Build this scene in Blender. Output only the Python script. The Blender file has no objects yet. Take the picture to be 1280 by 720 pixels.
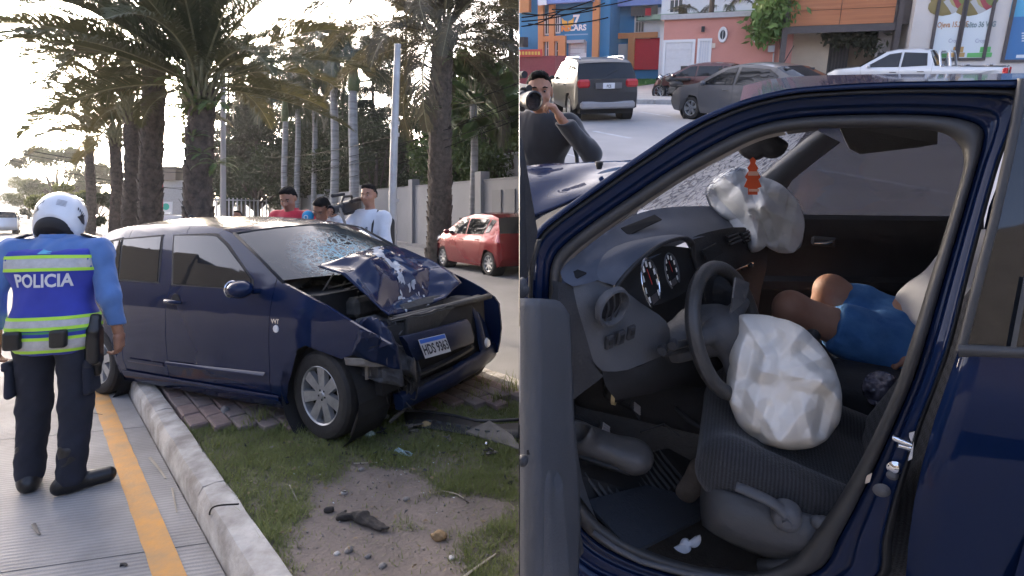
import bpy, bmesh, math, random
import numpy as np
from mathutils import Vector, Matrix, noise as mnoise
from mathutils.bvhtree import BVHTree
random.seed(7)
RNG = np.random.default_rng(7)
PI = math.pi
R = math.radians
SC = bpy.context.scene
# ------------------------------------------------------------------ camera, sky, sun, exposure
FPX, CX, CY, EYE = 680.0, 640.0, 260.0, 1.62     # focal length in 1280-px units, horizon row, eye height
cam_d = bpy.data.cameras.new('camera')
cam_d.sensor_width = 36.0
cam_d.lens = FPX / 1280.0 * 36.0
cam_d.shift_y = -100.0 / 1280.0
cam_d.clip_start, cam_d.clip_end = 0.05, 3000.0
cam = bpy.data.objects.new('camera', cam_d)
SC.collection.objects.link(cam)
cam.location = (0, 0, EYE)
cam.rotation_euler = (R(90), 0, 0)
SC.camera = cam
SUN_AZ, SUN_EL = R(-32.0), R(12.0)                # measured from +Y, negative = towards -X
world = bpy.data.worlds.new('World')
SC.world = world
world.use_nodes = True
wn = world.node_tree
sky_n = wn.nodes.new('ShaderNodeTexSky')
sky_n.sky_type = 'NISHITA'
sky_n.sun_disc = False
sky_n.sun_elevation = SUN_EL
sky_n.sun_rotation = SUN_AZ
sky_n.air_density = 0.25
sky_n.dust_density = 4.0
sky_n.ozone_density = 0.2
wn.links.new(sky_n.outputs[0], wn.nodes['Background'].inputs[0])
wn.nodes['Background'].inputs[1].default_value = 0.15
sun_d = bpy.data.lights.new('sun', 'SUN')
sun_d.energy = 1.3
sun_d.angle = R(10)
sun_d.color = (1.0, 0.83, 0.62)
sun = bpy.data.objects.new('sun', sun_d)
SC.collection.objects.link(sun)
_sd = Vector((math.sin(SUN_AZ) * math.cos(SUN_EL), math.cos(SUN_AZ) * math.cos(SUN_EL), math.sin(SUN_EL)))
sun.rotation_euler = (-_sd).to_track_quat('-Z', 'Y').to_euler()
SC.view_settings.view_transform = 'Standard'
SC.view_settings.look = 'None'
SC.view_settings.gamma = 1.0
SC.view_settings.use_curve_mapping = False
SC.view_settings.exposure = 3.4
SC.cycles.max_bounces = 8
SC.cycles.transparent_max_bounces = 12
SC.cycles.use_denoising = True
# ------------------------------------------------------------------ helpers
COL = SC.collection
MATS = {}
def srgb(h):
 h = h.lstrip('#')
 c = [int(h[i:i + 2], 16) / 255 for i in (0, 2, 4)]
 return tuple(((v / 12.92) if v <= 0.04045 else ((v + 0.055) / 1.055) ** 2.4) for v in c)
def mat(name, col=(.5, .5, .5), rough=.6, metal=0.0, spec=.5, var=0.0, vscale=8.0, col2=None, bump=0.0, bscale=40.0,
  coat=0.0, alpha=1.0, trans=0.0, detail=6.0, sheen=0.0, rvar=0.0, stretch=None, bdist=.01):
 """procedural principled material: base colour with noise towards col2 (or darker), optional bump and roughness noise"""
 if name in MATS:
  return MATS[name]
 m = bpy.data.materials.new(name)
 m.use_nodes = True
 nt = m.node_tree
 b = nt.nodes['Principled BSDF']
 b.inputs['Roughness'].default_value = rough
 b.inputs['Metallic'].default_value = metal
 b.inputs['Specular IOR Level'].default_value = spec
 b.inputs['Coat Weight'].default_value = coat
 b.inputs['Coat Roughness'].default_value = .04
 b.inputs['Transmission Weight'].default_value = trans
 b.inputs['Alpha'].default_value = alpha
 if sheen:
  b.inputs['Sheen Weight'].default_value = sheen
 c1 = tuple(col[:3]) + (1,)
 b.inputs['Base Color'].default_value = c1
 tc = nt.nodes.new('ShaderNodeTexCoord')
 vec = tc.outputs['Object']
 if stretch:
  mp = nt.nodes.new('ShaderNodeMapping')
  mp.inputs['Scale'].default_value = stretch
  nt.links.new(vec, mp.inputs[0])
  vec = mp.outputs[0]
 if var > 0 or col2 is not None:
  n = nt.nodes.new('ShaderNodeTexNoise')
  n.inputs['Scale'].default_value = vscale
  n.inputs['Detail'].default_value = detail
  n.inputs['Roughness'].default_value = .6
  nt.links.new(vec, n.inputs['Vector'])
  rp = nt.nodes.new('ShaderNodeValToRGB')
  c2 = tuple(col2[:3]) + (1,) if col2 is not None else tuple(max(0, v * (1 - var)) for v in col[:3]) + (1,)
  rp.color_ramp.elements[0].position = .34
  rp.color_ramp.elements[1].position = .66
  rp.color_ramp.elements[0].color = c2
  rp.color_ramp.elements[1].color = c1
  nt.links.new(n.outputs[0], rp.inputs[0])
  nt.links.new(rp.outputs[0], b.inputs['Base Color'])
  if rvar:
   ma = nt.nodes.new('ShaderNodeMapRange')
   ma.inputs['To Min'].default_value = max(0, rough - rvar)
   ma.inputs['To Max'].default_value = min(1, rough + rvar)
   nt.links.new(n.outputs[0], ma.inputs[0])
   nt.links.new(ma.outputs[0], b.inputs['Roughness'])
 if bump > 0:
  n2 = nt.nodes.new('ShaderNodeTexNoise')
  n2.inputs['Scale'].default_value = bscale
  n2.inputs['Detail'].default_value = 5
  nt.links.new(vec, n2.inputs['Vector'])
  bp = nt.nodes.new('ShaderNodeBump')
  bp.inputs['Strength'].default_value = bump
  bp.inputs['Distance'].default_value = bdist
  nt.links.new(n2.outputs[0], bp.inputs['Height'])
  nt.links.new(bp.outputs[0], b.inputs['Normal'])
 MATS[name] = m
 return m
def nodes_of(m):
 nt = m.node_tree
 return nt, nt.nodes['Principled BSDF']
class MB:
 """collects verts and faces; build() links them as one mesh object"""
 def __init__(s):
  s.v, s.f, s.m = [], [], []
  s.mi = 0
 def add(s, vs, fs):
  o = len(s.v)
  s.v.extend([tuple(map(float, p)) for p in vs])
  for f in fs:
   s.f.append(tuple(i + o for i in f))
   s.m.append(s.mi)
  return s
 def box(s, c, d, rot=None, taper=1.0):
  x, y, z = d[0] / 2, d[1] / 2, d[2] / 2
  t = taper
  vs = [Vector(p) for p in ((-x, -y, -z), (x, -y, -z), (x, y, -z), (-x, y, -z), (-x * t, -y * t, z), (x * t, -y * t, z), (x * t, y * t, z), (-x * t, y * t, z))]
  if rot is not None:
   vs = [rot @ p for p in vs]
  c = Vector(c)
  return s.add([p + c for p in vs], [(3, 2, 1, 0), (4, 5, 6, 7), (0, 1, 5, 4), (1, 2, 6, 5), (2, 3, 7, 6), (3, 0, 4, 7)])
 def rbox(s, c, d, r=.02, rot=None):
  """box with chamfered edges"""
  hx, hy, hz = d[0] / 2, d[1] / 2, d[2] / 2
  r = min(r, hx * .95, hy * .95, hz * .95)
  vs, idx = [], {}
  for sx in (-1, 1):
   for sy in (-1, 1):
    for sz in (-1, 1):
     for a in range(3):
      p = [sx * hx, sy * hy, sz * hz]
      for b in range(3):
       if b != a:
        p[b] -= (sx, sy, sz)[b] * r
      idx[(sx, sy, sz, a)] = len(vs)
      vs.append(Vector(p))
  fs = []
  for a in range(3):
   b, c2 = (a + 1) % 3, (a + 2) % 3
   for sg in (-1, 1):
    q = []
    for (u, w) in ((-1, -1), (1, -1), (1, 1), (-1, 1)):
     k = [0, 0, 0]
     k[a], k[b], k[c2] = sg, u, w
     q.append(idx[(k[0], k[1], k[2], a)])
    fs.append(tuple(q if sg > 0 else q[::-1]))
  for a in range(3):       # edges parallel to a
   b, c2 = (a + 1) % 3, (a + 2) % 3
   for u in (-1, 1):
    for w in (-1, 1):
     k0, k1 = [0, 0, 0], [0, 0, 0]
     k0[a], k0[b], k0[c2] = -1, u, w
     k1[a], k1[b], k1[c2] = 1, u, w
     q = [idx[tuple(k0) + (b,)], idx[tuple(k1) + (b,)], idx[tuple(k1) + (c2,)], idx[tuple(k0) + (c2,)]]
     fs.append(tuple(q if u * w < 0 else q[::-1]))
  for sx in (-1, 1):
   for sy in (-1, 1):
    for sz in (-1, 1):
     q = [idx[(sx, sy, sz, a)] for a in range(3)]
     fs.append(tuple(q if sx * sy * sz > 0 else q[::-1]))
  if rot is not None:
   vs = [rot @ p for p in vs]
  c = Vector(c)
  return s.add([p + c for p in vs], fs)
 def tube(s, pts, rad, n=8, caps=True, flat=1.0, up=None):
  """tube along pts; rad a number or list"""
  pts = [Vector(p) for p in pts]
  k = len(pts)
  if not hasattr(rad, '__len__'):
   rad = [rad] * k
  ref = Vector(up) if up is not None else Vector((0, 0, 1))
  rings = []
  for i, p in enumerate(pts):
   t = (pts[min(i + 1, k - 1)] - pts[max(i - 1, 0)])
   t = t.normalized() if t.length > 1e-9 else Vector((0, 0, 1))
   a = ref - t * ref.dot(t)
   if a.length < 1e-3:
    a = Vector((1, 0, 0)) - t * t.x
    if a.length < 1e-3:
     a = Vector((0, 1, 0)) - t * t.y
   a.normalize()
   ref = a
   b = t.cross(a)
   rings.append([p + (a * math.cos(2 * PI * j / n) * flat + b * math.sin(2 * PI * j / n)) * rad[i] for j in range(n)])
  vs = [q for r_ in rings for q in r_]
  fs = []
  for i in range(k - 1):
   for j in range(n):
    fs.append((i * n + j, (i + 1) * n + j, (i + 1) * n + (j + 1) % n, i * n + (j + 1) % n)[::-1])
  if caps:
   fs.append(tuple(range(n))[::-1][::-1])
   fs.append(tuple((k - 1) * n + j for j in range(n))[::-1])
  return s.add(vs, fs)
 def lathe(s, prof, c=(0, 0, 0), axis='z', n=24, a0=0, a1=2 * PI, closed=False):
  """prof: list of (radius, height) revolved round axis"""
  k = len(prof)
  full = abs(a1 - a0 - 2 * PI) < 1e-6
  m = n if full else n + 1
  vs = []
  for i in range(m):
   a = a0 + (a1 - a0) * i / n
   for r_, h in prof:
    x, y = r_ * math.cos(a), r_ * math.sin(a)
    p = (x, y, h) if axis == 'z' else ((h, x, y) if axis == 'x' else (y, h, x))
    vs.append((p[0] + c[0], p[1] + c[1], p[2] + c[2]))
  fs = []
  kk = k if closed else k - 1
  for i in range(n):
   i2 = (i + 1) % m
   for j in range(kk):
    j2 = (j + 1) % k
    fs.append((i * k + j, i2 * k + j, i2 * k + j2, i * k + j2))
  return s.add(vs, fs)
 def grid(s, rows, flip=False, closev=False):
  """rows: list of equal-length point lists"""
  n, m = len(rows), len(rows[0])
  vs = [p for r_ in rows for p in r_]
  fs = []
  for i in range(n - 1):
   for j in range(m if closev else m - 1):
    q = (i * m + j, (i + 1) * m + j, (i + 1) * m + (j + 1) % m, i * m + (j + 1) % m)
    fs.append(q[::-1] if flip else q)
  return s.add(vs, fs)
 def prism(s, poly, vec):
  """extrude a planar 3-D polygon along vec, closed"""
  k = len(poly)
  v = Vector(vec)
  vs = [Vector(p) for p in poly] + [Vector(p) + v for p in poly]
  fs = [tuple(range(k))[::-1], tuple(range(k, 2 * k))]
  for i in range(k):
   fs.append((i, (i + 1) % k, k + (i + 1) % k, k + i))
  return s.add(vs, fs)
 def ball(s, c, r_, n=12, k=8):
  if not hasattr(r_, '__len__'):
   r_ = (r_, r_, r_)
  vs = [(c[0], c[1], c[2] - r_[2])]
  for i in range(1, k):
   a = -PI / 2 + PI * i / k
   for j in range(n):
    t = 2 * PI * j / n
    vs.append((c[0] + r_[0] * math.cos(a) * math.cos(t), c[1] + r_[1] * math.cos(a) * math.sin(t), c[2] + r_[2] * math.sin(a)))
  vs.append((c[0], c[1], c[2] + r_[2]))
  fs = []
  for j in range(n):
   fs.append((0, 1 + (j + 1) % n, 1 + j))
   for i in range(k - 2):
    fs.append((1 + i * n + j, 1 + i * n + (j + 1) % n, 1 + (i + 1) * n + (j + 1) % n, 1 + (i + 1) * n + j))
   fs.append((1 + (k - 2) * n + j, 1 + (k - 2) * n + (j + 1) % n, len(vs) - 1))
  return s.add(vs, fs)
 def mesh(s, name, mats, smooth=None):
  me = bpy.data.meshes.new(name)
  me.from_pydata(s.v, [], s.f)
  if not isinstance(mats, (list, tuple)):
   mats = [mats]
  for m in mats:
   me.materials.append(m)
  if len(mats) > 1:
   me.polygons.foreach_set('material_index', s.m)
  finish_mesh(me, smooth)
  return me
 def build(s, name, mats, parent=None, smooth=None, loc=None):
  return obj(name, s.mesh(name, mats, smooth), parent, loc)
def finish_mesh(me, smooth=None, fix=True):
 if fix:
  bm = bmesh.new()
  bm.from_mesh(me)
  bmesh.ops.recalc_face_normals(bm, faces=bm.faces)
  bm.to_mesh(me)
  bm.free()
 if smooth is None:
  return
 me.polygons.foreach_set('use_smooth', [True] * len(me.polygons))
 if smooth < 179:
  me.set_sharp_from_angle(angle=R(smooth))
def np_mesh(name, V, F, mats, smooth=180, fix=False):
 """fast mesh from numpy arrays (F all tris or all quads)"""
 me = bpy.data.meshes.new(name)
 V = np.asarray(V, dtype=np.float32)
 F = np.asarray(F, dtype=np.int32)
 n, k = F.shape
 me.vertices.add(len(V))
 me.vertices.foreach_set('co', V.ravel())
 me.loops.add(n * k)
 me.loops.foreach_set('vertex_index', F.ravel())
 me.polygons.add(n)
 me.polygons.foreach_set('loop_start', np.arange(0, n * k, k, dtype=np.int32))
 me.polygons.foreach_set('loop_total', np.full(n, k, dtype=np.int32))
 for m in (mats if isinstance(mats, (list, tuple)) else [mats]):
  me.materials.append(m)
 me.update(calc_edges=True)
 if smooth:
  me.polygons.foreach_set('use_smooth', np.ones(n, dtype=bool))
  if smooth < 179:
   me.set_sharp_from_angle(angle=R(smooth))
 return me
def obj(name, me, parent=None, loc=None):
 o = bpy.data.objects.new(name, me)
 COL.objects.link(o)
 if parent is not None:
  o.parent = parent
 if loc is not None:
  o.location = loc
 return o
def tag(o, label=None, cat=None, group=None, kind=None):
 if label: o['label'] = label
 if cat: o['category'] = cat
 if group: o['group'] = group
 if kind: o['kind'] = kind
 return o
def thing(name, label, cat, mw=None, group=None):
 o = bpy.data.objects.new(name, None)
 COL.objects.link(o)
 o.empty_display_size = .1
 if mw is not None:
  o.matrix_world = mw
 return tag(o, label, cat, group)
def copy_tree(o, parent=None):
 c = o.copy()
 COL.objects.link(c)
 c.parent = parent
 for ch in list(o.children):
  copy_tree(ch, c)
 return c
def TRS(loc=(0, 0, 0), rz=0.0, ry=0.0, rx=0.0, s=1.0):
 return Matrix.Translation(loc) @ Matrix.Rotation(rz, 4, 'Z') @ Matrix.Rotation(ry, 4, 'Y') @ Matrix.Rotation(rx, 4, 'X') @ Matrix.Scale(s, 4)
def P(px, py, Y):
 return Vector(((px - CX) / FPX * Y, Y, EYE - (py - CY) / FPX * Y))
def G(px, py, z=0.0):
 Y = (EYE - z) * FPX / (py - CY)
 return Vector(((px - CX) / FPX * Y, Y, z))
TH, RO, YA, HC = R(15.0), R(1.0), R(23.0), 1.55
_rot = Matrix.Rotation(-RO, 3, 'Y') @ Matrix.Rotation(TH, 3, 'X') @ Matrix.Rotation(-YA, 3, 'Z')
MR = Matrix.Translation((0, 0, EYE)) @ _rot.to_4x4() @ Matrix.Translation((0, 0, -HC))
_roti = _rot.transposed()
def _ray(px, py):
 return _roti @ Vector(((px - CX) / FPX, 1, -(py - CY) / FPX))
def Q(px, py, V):
 """point of the right-hand place at photo pixel and local depth V"""
 r_ = _ray(px, py); t = V / r_.y
 return Vector((r_.x * t, V, HC + r_.z * t))
def QW(px, py, W=0.0):
 """same, at local height W"""
 r_ = _ray(px, py); t = (W - HC) / r_.z
 return Vector((r_.x * t, r_.y * t, W))
def QU(px, py, U):
 r_ = _ray(px, py); t = U / r_.x
 return Vector((U, r_.y * t, HC + r_.z * t))
def pix(p):
 """right-local point -> photo pixel"""
 c = _rot @ (Vector(p) - Vector((0, 0, HC)))
 return (CX + FPX * c.x / c.y, CY - FPX * c.z / c.y)
CUT = 9.0 / FPX                                   # the two places meet on the vertical plane X = CUT * Y
def smoothstep(a, b, x):
 t = np.clip((np.asarray(x, dtype=float) - a) / (b - a), 0, 1)
 return t * t * (3 - 2 * t)
def spline(pts, n):
 """Catmull-Rom through pts, n samples"""
 p = [np.array(q, dtype=float) for q in pts]
 k = len(p) - 1
 out = []
 for i in range(n):
  u = k * i / (n - 1)
  j = min(int(u), k - 1)
  t = u - j
  p0, p1, p2, p3 = p[max(j - 1, 0)], p[j], p[j + 1], p[min(j + 2, k)]
  out.append(.5 * ((2 * p1) + (-p0 + p2) * t + (2 * p0 - 5 * p1 + 4 * p2 - p3) * t * t + (-p0 + 3 * p1 - 3 * p2 + p3) * t ** 3))
 return [tuple(q) for q in out]
def vnoise(V, scale, seed=0.0):
 """cheap smooth pseudo-noise on an (n,3) array, range about -1..1"""
 V = np.asarray(V, dtype=float) * scale + seed * 17.13
 x, y, z = V[:, 0], V[:, 1], V[:, 2]
 a = np.sin(x * 1.7 + 1.3 * np.sin(y * 1.1 + .5) + seed) * np.cos(y * 1.9 + 1.1 * np.sin(z * 1.3 + seed))
 b = np.sin(z * 2.1 + 1.7 * np.sin(x * .9 + 2.) + 3.) * np.cos(x * 1.3 - y * 1.5 + seed * 2)
 c = np.sin((x + y + z) * 2.9 + 2 * a)
 return .45 * a + .4 * b + .25 * c
# ---- implicit modelling: smooth unions meshed with surface nets
def _rot3(rot):
 return np.array(rot) if rot is not None else np.eye(3)
def cap(a, b, ra, rb=None, k=.03, flat=None):
 return dict(t='cap', a=np.array(a, float), b=np.array(b, float), ra=ra, rb=ra if rb is None else rb, k=k, flat=flat)
def ell(c, r, rot=None, k=.03, sub=False):
 return dict(t='ell', c=np.array(c, float), r=np.array(r, float), rot=_rot3(rot), k=k, sub=sub)
def rbx(c, h, rad=.03, rot=None, k=.03, sub=False):
 return dict(t='box', c=np.array(c, float), h=np.array(h, float), rad=rad, rot=_rot3(rot), k=k, sub=sub)
def _eval(p, X):
 if p['t'] == 'cap':
  a, b = p['a'], p['b']
  if p['flat'] is not None:
   d, s_ = p['flat']
   d = np.array(d, float); d /= np.linalg.norm(d)
   t0 = X - a
   al = (t0 @ d)
   X = X + al[..., None] * d * (1 / s_ - 1)
   ba = b - a
   b = a + ba + (ba @ d) * d * (1 / s_ - 1)
  ba = b - a
  t = np.clip(((X - a) @ ba) / max(ba @ ba, 1e-9), 0, 1)
  q = X - a - t[..., None] * ba
  return np.sqrt((q * q).sum(-1)) - (p['ra'] + (p['rb'] - p['ra']) * t)
 q = (X - p['c']) @ p['rot']
 if p['t'] == 'ell':
  k0 = np.sqrt(((q / p['r']) ** 2).sum(-1))
  k1 = np.sqrt(((q / p['r'] ** 2) ** 2).sum(-1)) + 1e-9
  return k0 * (k0 - 1) / k1
 d = np.abs(q) - (p['h'] - p['rad'])
 return np.sqrt((np.maximum(d, 0) ** 2).sum(-1)) + np.minimum(d.max(-1), 0) - p['rad']
def _bounds(p):
 if p['t'] == 'cap':
  r_ = max(p['ra'], p['rb'])
  return np.minimum(p['a'], p['b']) - r_, np.maximum(p['a'], p['b']) + r_
 e = np.abs(p['rot']) @ (p['r'] if p['t'] == 'ell' else p['h'])
 return p['c'] - e, p['c'] + e
def sdf(prims, h, cuts=(), infl=0.0, relax=1):
 """mesh (V, quads) of the smooth union of prims at cell size h; cuts: (point, normal) half-spaces removed on the normal side"""
 lo = np.min([_bounds(p)[0] for p in prims if not p.get('sub')], axis=0) - 4 * h - infl
 hi = np.max([_bounds(p)[1] for p in prims if not p.get('sub')], axis=0) + 4 * h + infl
 n = np.ceil((hi - lo) / h).astype(int) + 1
 F = np.full(n, 1.0, dtype=np.float64)
 for p in prims:
  b0, b1 = _bounds(p)
  m = p['k'] + 3 * h + infl
  i0 = np.clip(np.floor((b0 - m - lo) / h).astype(int), 0, n)
  i1 = np.clip(np.ceil((b1 + m - lo) / h).astype(int) + 1, 0, n)
  if (i1 <= i0).any():
   continue
  ax = [lo[a] + h * np.arange(i0[a], i1[a]) for a in range(3)]
  X = np.stack(np.meshgrid(*ax, indexing='ij'), -1)
  d = _eval(p, X) - (0 if p.get('sub') else infl)
  sl = tuple(slice(i0[a], i1[a]) for a in range(3))
  f = F[sl]
  k = p['k']
  if p.get('sub'):
   hh = np.clip(.5 - .5 * (f + d) / k, 0, 1)
   F[sl] = f * (1 - hh) - d * hh + k * hh * (1 - hh)
  else:
   hh = np.clip(.5 + .5 * (f - d) / k, 0, 1)
   F[sl] = f * (1 - hh) + d * hh - k * hh * (1 - hh)
 if len(cuts):
  ax = [lo[a] + h * np.arange(n[a]) for a in range(3)]
  X = np.stack(np.meshgrid(*ax, indexing='ij'), -1)
  for c, nn in cuts:
   nn = np.array(nn, float); nn /= np.linalg.norm(nn)
   F = np.maximum(F, (X - np.array(c, float)) @ nn)
 return _nets(F, lo, h, relax)
def _nets(F, lo, h, relax=1):
 s = F < 0
 n = np.array(F.shape)
 cs = [(i, j, k) for i in (0, 1) for j in (0, 1) for k in (0, 1)]
 sl = lambda c: tuple(slice(c[a], n[a] - 1 + c[a]) for a in range(3))
 cnt = sum(s[sl(c)].astype(np.int8) for c in cs)
 act = (cnt > 0) & (cnt < 8)
 I = np.argwhere(act)
 idm = -np.ones(act.shape, dtype=np.int64)
 idm[act] = np.arange(len(I))
 acc = np.zeros((len(I), 3)); num = np.zeros(len(I))
 for a in range(3):
  for c in cs:
   if c[a]:
    continue
   c2 = list(c); c2[a] = 1
   f0 = F[I[:, 0] + c[0], I[:, 1] + c[1], I[:, 2] + c[2]]
   f1 = F[I[:, 0] + c2[0], I[:, 1] + c2[1], I[:, 2] + c2[2]]
   m = (f0 < 0) != (f1 < 0)
   t = np.where(m, f0 / np.where(m, f0 - f1, 1), 0)
   q = np.tile(np.array(c, float), (len(I), 1)); q[:, a] = t
   acc[m] += q[m]; num[m] += 1
 V = lo + h * (I + acc / num[:, None])
 quads = []
 for a in range(3):
  b, c = (a + 1) % 3, (a + 2) % 3
  s0 = [slice(None)] * 3; s1 = [slice(None)] * 3
  s0[a] = slice(0, n[a] - 1); s1[a] = slice(1, n[a])
  x = s[tuple(s0)] != s[tuple(s1)]
  E = np.argwhere(x)
  E = E[(E[:, b] > 0) & (E[:, c] > 0) & (E[:, b] < n[b] - 1) & (E[:, c] < n[c] - 1)]
  sg = s[tuple(E.T)]
  def at(db, dc):
   q = E.copy(); q[:, b] -= db; q[:, c] -= dc
   return idm[tuple(q.T)]
  q = np.stack([at(0, 0), at(1, 0), at(1, 1), at(0, 1)], 1)
  q[~sg] = q[~sg][:, ::-1]
  quads.append(q)
 Fq = np.concatenate(quads)
 Fq = Fq[(Fq >= 0).all(1)]
 for _ in range(relax):
  S = np.zeros_like(V); N = np.zeros(len(V))
  for i in range(4):
   np.add.at(S, Fq[:, i], V[Fq[:, (i + 1) % 4]]); np.add.at(N, Fq[:, i], 1)
   np.add.at(S, Fq[:, (i + 1) % 4], V[Fq[:, i]]); np.add.at(N, Fq[:, (i + 1) % 4], 1)
  V = V * .5 + .5 * S / np.maximum(N, 1)[:, None]
 return V, Fq
def vnormals(V, F):
 fn = np.cross(V[F[:, 2]] - V[F[:, 0]], V[F[:, 3 if F.shape[1] > 3 else 1]] - V[F[:, 1 if F.shape[1] > 3 else 0]])
 N = np.zeros_like(V)
 for i in range(F.shape[1]):
  np.add.at(N, F[:, i], fn)
 return N / np.maximum(np.linalg.norm(N, axis=1), 1e-9)[:, None]
def sdf_obj(name, prims, h, m, parent=None, cuts=(), infl=0.0, wrinkle=None, relax=1, smooth=180):
 """wrinkle: list of (amplitude, (sx,sy,sz) scale, seed)"""
 V, F = sdf(prims, h, cuts, infl, relax)
 if wrinkle:
  N = vnormals(V, F)
  d = np.zeros(len(V))
  for amp, sc, sd in wrinkle:
   d += amp * vnoise(V * np.array(sc), 1.0, sd)
  V = V + N * d[:, None]
 o = obj(name, np_mesh(name, V, F, m, smooth), parent)
 return o
def bvh_of(o):
 me = o.data
 return BVHTree.FromPolygons([v.co[:] for v in me.vertices], [tuple(p.vertices) for p in me.polygons])
_tcache = {}
def text_shape(s_, size=1.0, depth=0.0, bold=0.0, align='CENTER', xs=1.0):
 """mesh verts/faces of a line of lettering in the xy plane"""
 key = (s_, size, depth, bold, align, xs)
 if key in _tcache:
  return _tcache[key]
 cu = bpy.data.curves.new('lettering', 'FONT')
 cu.body = s_
 cu.size = size
 cu.align_x = align
 cu.align_y = 'CENTER'
 cu.offset = bold
 cu.extrude = depth
 cu.resolution_u = 3
 o = bpy.data.objects.new('lettering', cu)
 COL.objects.link(o)
 bpy.context.view_layer.update()
 me = o.to_mesh()
 vs = [Vector((v.co.x * xs, v.co.y, v.co.z)) for v in me.vertices]
 fs = [tuple(p.vertices) for p in me.polygons]
 o.to_mesh_clear()
 bpy.data.objects.remove(o)
 bpy.data.curves.remove(cu)
 _tcache[key] = (vs, fs)
 return vs, fs
def text_on(mb, s_, size, origin, ux, uy, bold=0.0, xs=1.0, lift=0.0):
 """add lettering to mb on the plane origin + ux*x + uy*y"""
 vs, fs = text_shape(s_, size, 0.0, bold, 'CENTER', xs)
 o, ux, uy = Vector(origin), Vector(ux).normalized(), Vector(uy).normalized()
 nrm = ux.cross(uy)
 mb.add([o + ux * v.x + uy * v.y + nrm * lift for v in vs], fs)
 return mb
def poly_sheet(poly, step=.08, h=None):
 """subdivided planar polygon (list of (x,z)); returns 2-D verts and faces, cut on a grid of the given step"""
 bm = bmesh.new()
 vs = [bm.verts.new((p[0], 0, p[1])) for p in poly]
 bm.faces.new(vs)
 bmesh.ops.triangulate(bm, faces=bm.faces[:])
 xs = [p[0] for p in poly]; zs = [p[1] for p in poly]
 x = math.floor(min(xs) / step) * step + step
 while x < max(xs):
  bmesh.ops.bisect_plane(bm, geom=bm.verts[:] + bm.edges[:] + bm.faces[:], dist=1e-5, plane_co=(x, 0, 0), plane_no=(1, 0, 0))
  x += step
 hs = h or step
 z = math.floor(min(zs) / hs) * hs + hs
 while z < max(zs):
  bmesh.ops.bisect_plane(bm, geom=bm.verts[:] + bm.edges[:] + bm.faces[:], dist=1e-5, plane_co=(0, 0, z), plane_no=(0, 0, 1))
  z += hs
 bmesh.ops.dissolve_limit(bm, angle_limit=.001, verts=[], edges=[])
 bm.verts.index_update()
 V = [(v.co.x, v.co.z) for v in bm.verts]
 F = [tuple(v.index for v in f.verts) for f in bm.faces]
 bm.free()
 return V, F
def clip_poly(poly, lines):
 """keep the part of a 2-D polygon where n.(p-a) <= 0 for each (a, n)"""
 out = list(poly)
 for (a, n) in lines:
  res = []
  for i in range(len(out)):
   p, q = out[i], out[(i + 1) % len(out)]
   dp = (p[0] - a[0]) * n[0] + (p[1] - a[1]) * n[1]
   dq = (q[0] - a[0]) * n[0] + (q[1] - a[1]) * n[1]
   if dp <= 0:
    res.append(p)
   if (dp < 0 < dq) or (dq < 0 < dp):
    t = dp / (dp - dq)
    res.append((p[0] + (q[0] - p[0]) * t, p[1] + (q[1] - p[1]) * t))
  out = res
  if len(out) < 3:
   return []
 return out
def facets(n, w, h, amp, seed, edge=0.0):
 """piecewise-flat relief over the rectangle w x h: crumpled sheet; returns f(u, v)"""
 from mathutils.geometry import delaunay_2d_cdt
 rng = random.Random(seed)
 pts = [Vector((-.1 * w, -.1 * h)), Vector((1.1 * w, -.1 * h)), Vector((1.1 * w, 1.1 * h)), Vector((-.1 * w, 1.1 * h))]
 k = 0
 while len(pts) < n + 4 and k < 40 * n:
  k += 1
  q = Vector((rng.uniform(0, w), rng.uniform(0, h)))
  if min((q - p).length for p in pts) > .55 * math.sqrt(w * h / n):
   pts.append(q)
 vs, _, fs, *_r = delaunay_2d_cdt(pts, [], [], 0, 1e-6)
 H = [rng.uniform(-1, 1) * amp for _ in vs]
 T = [(np.array(vs[f[0]]), np.array(vs[f[1]]), np.array(vs[f[2]]), H[f[0]], H[f[1]], H[f[2]]) for f in fs]
 def f(u, v):
  if hasattr(u, '__len__'):
   out = np.zeros(len(u))
   for a, b, c, ha, hb, hc in T:
    d = (b[1] - c[1]) * (a[0] - c[0]) + (c[0] - b[0]) * (a[1] - c[1])
    l1 = ((b[1] - c[1]) * (u - c[0]) + (c[0] - b[0]) * (v - c[1])) / d
    l2 = ((c[1] - a[1]) * (u - c[0]) + (a[0] - c[0]) * (v - c[1])) / d
    k_ = (l1 >= -1e-6) & (l2 >= -1e-6) & (l1 + l2 <= 1 + 1e-6)
    out[k_] = (l1 * ha + l2 * hb + (1 - l1 - l2) * hc)[k_]
   return out
  for a, b, c, ha, hb, hc in T:
   d = (b[1] - c[1]) * (a[0] - c[0]) + (c[0] - b[0]) * (a[1] - c[1])
   l1 = ((b[1] - c[1]) * (u - c[0]) + (c[0] - b[0]) * (v - c[1])) / d
   l2 = ((c[1] - a[1]) * (u - c[0]) + (a[0] - c[0]) * (v - c[1])) / d
   if l1 >= -1e-6 and l2 >= -1e-6 and l1 + l2 <= 1 + 1e-6:
    return l1 * ha + l2 * hb + (1 - l1 - l2) * hc
  return 0.0
 return f
def arc(cx, cz, r_, a0, a1, n):
 return [(cx + r_ * math.cos(a0 + (a1 - a0) * i / n), cz + r_ * math.sin(a0 + (a1 - a0) * i / n)) for i in range(n + 1)]
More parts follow.
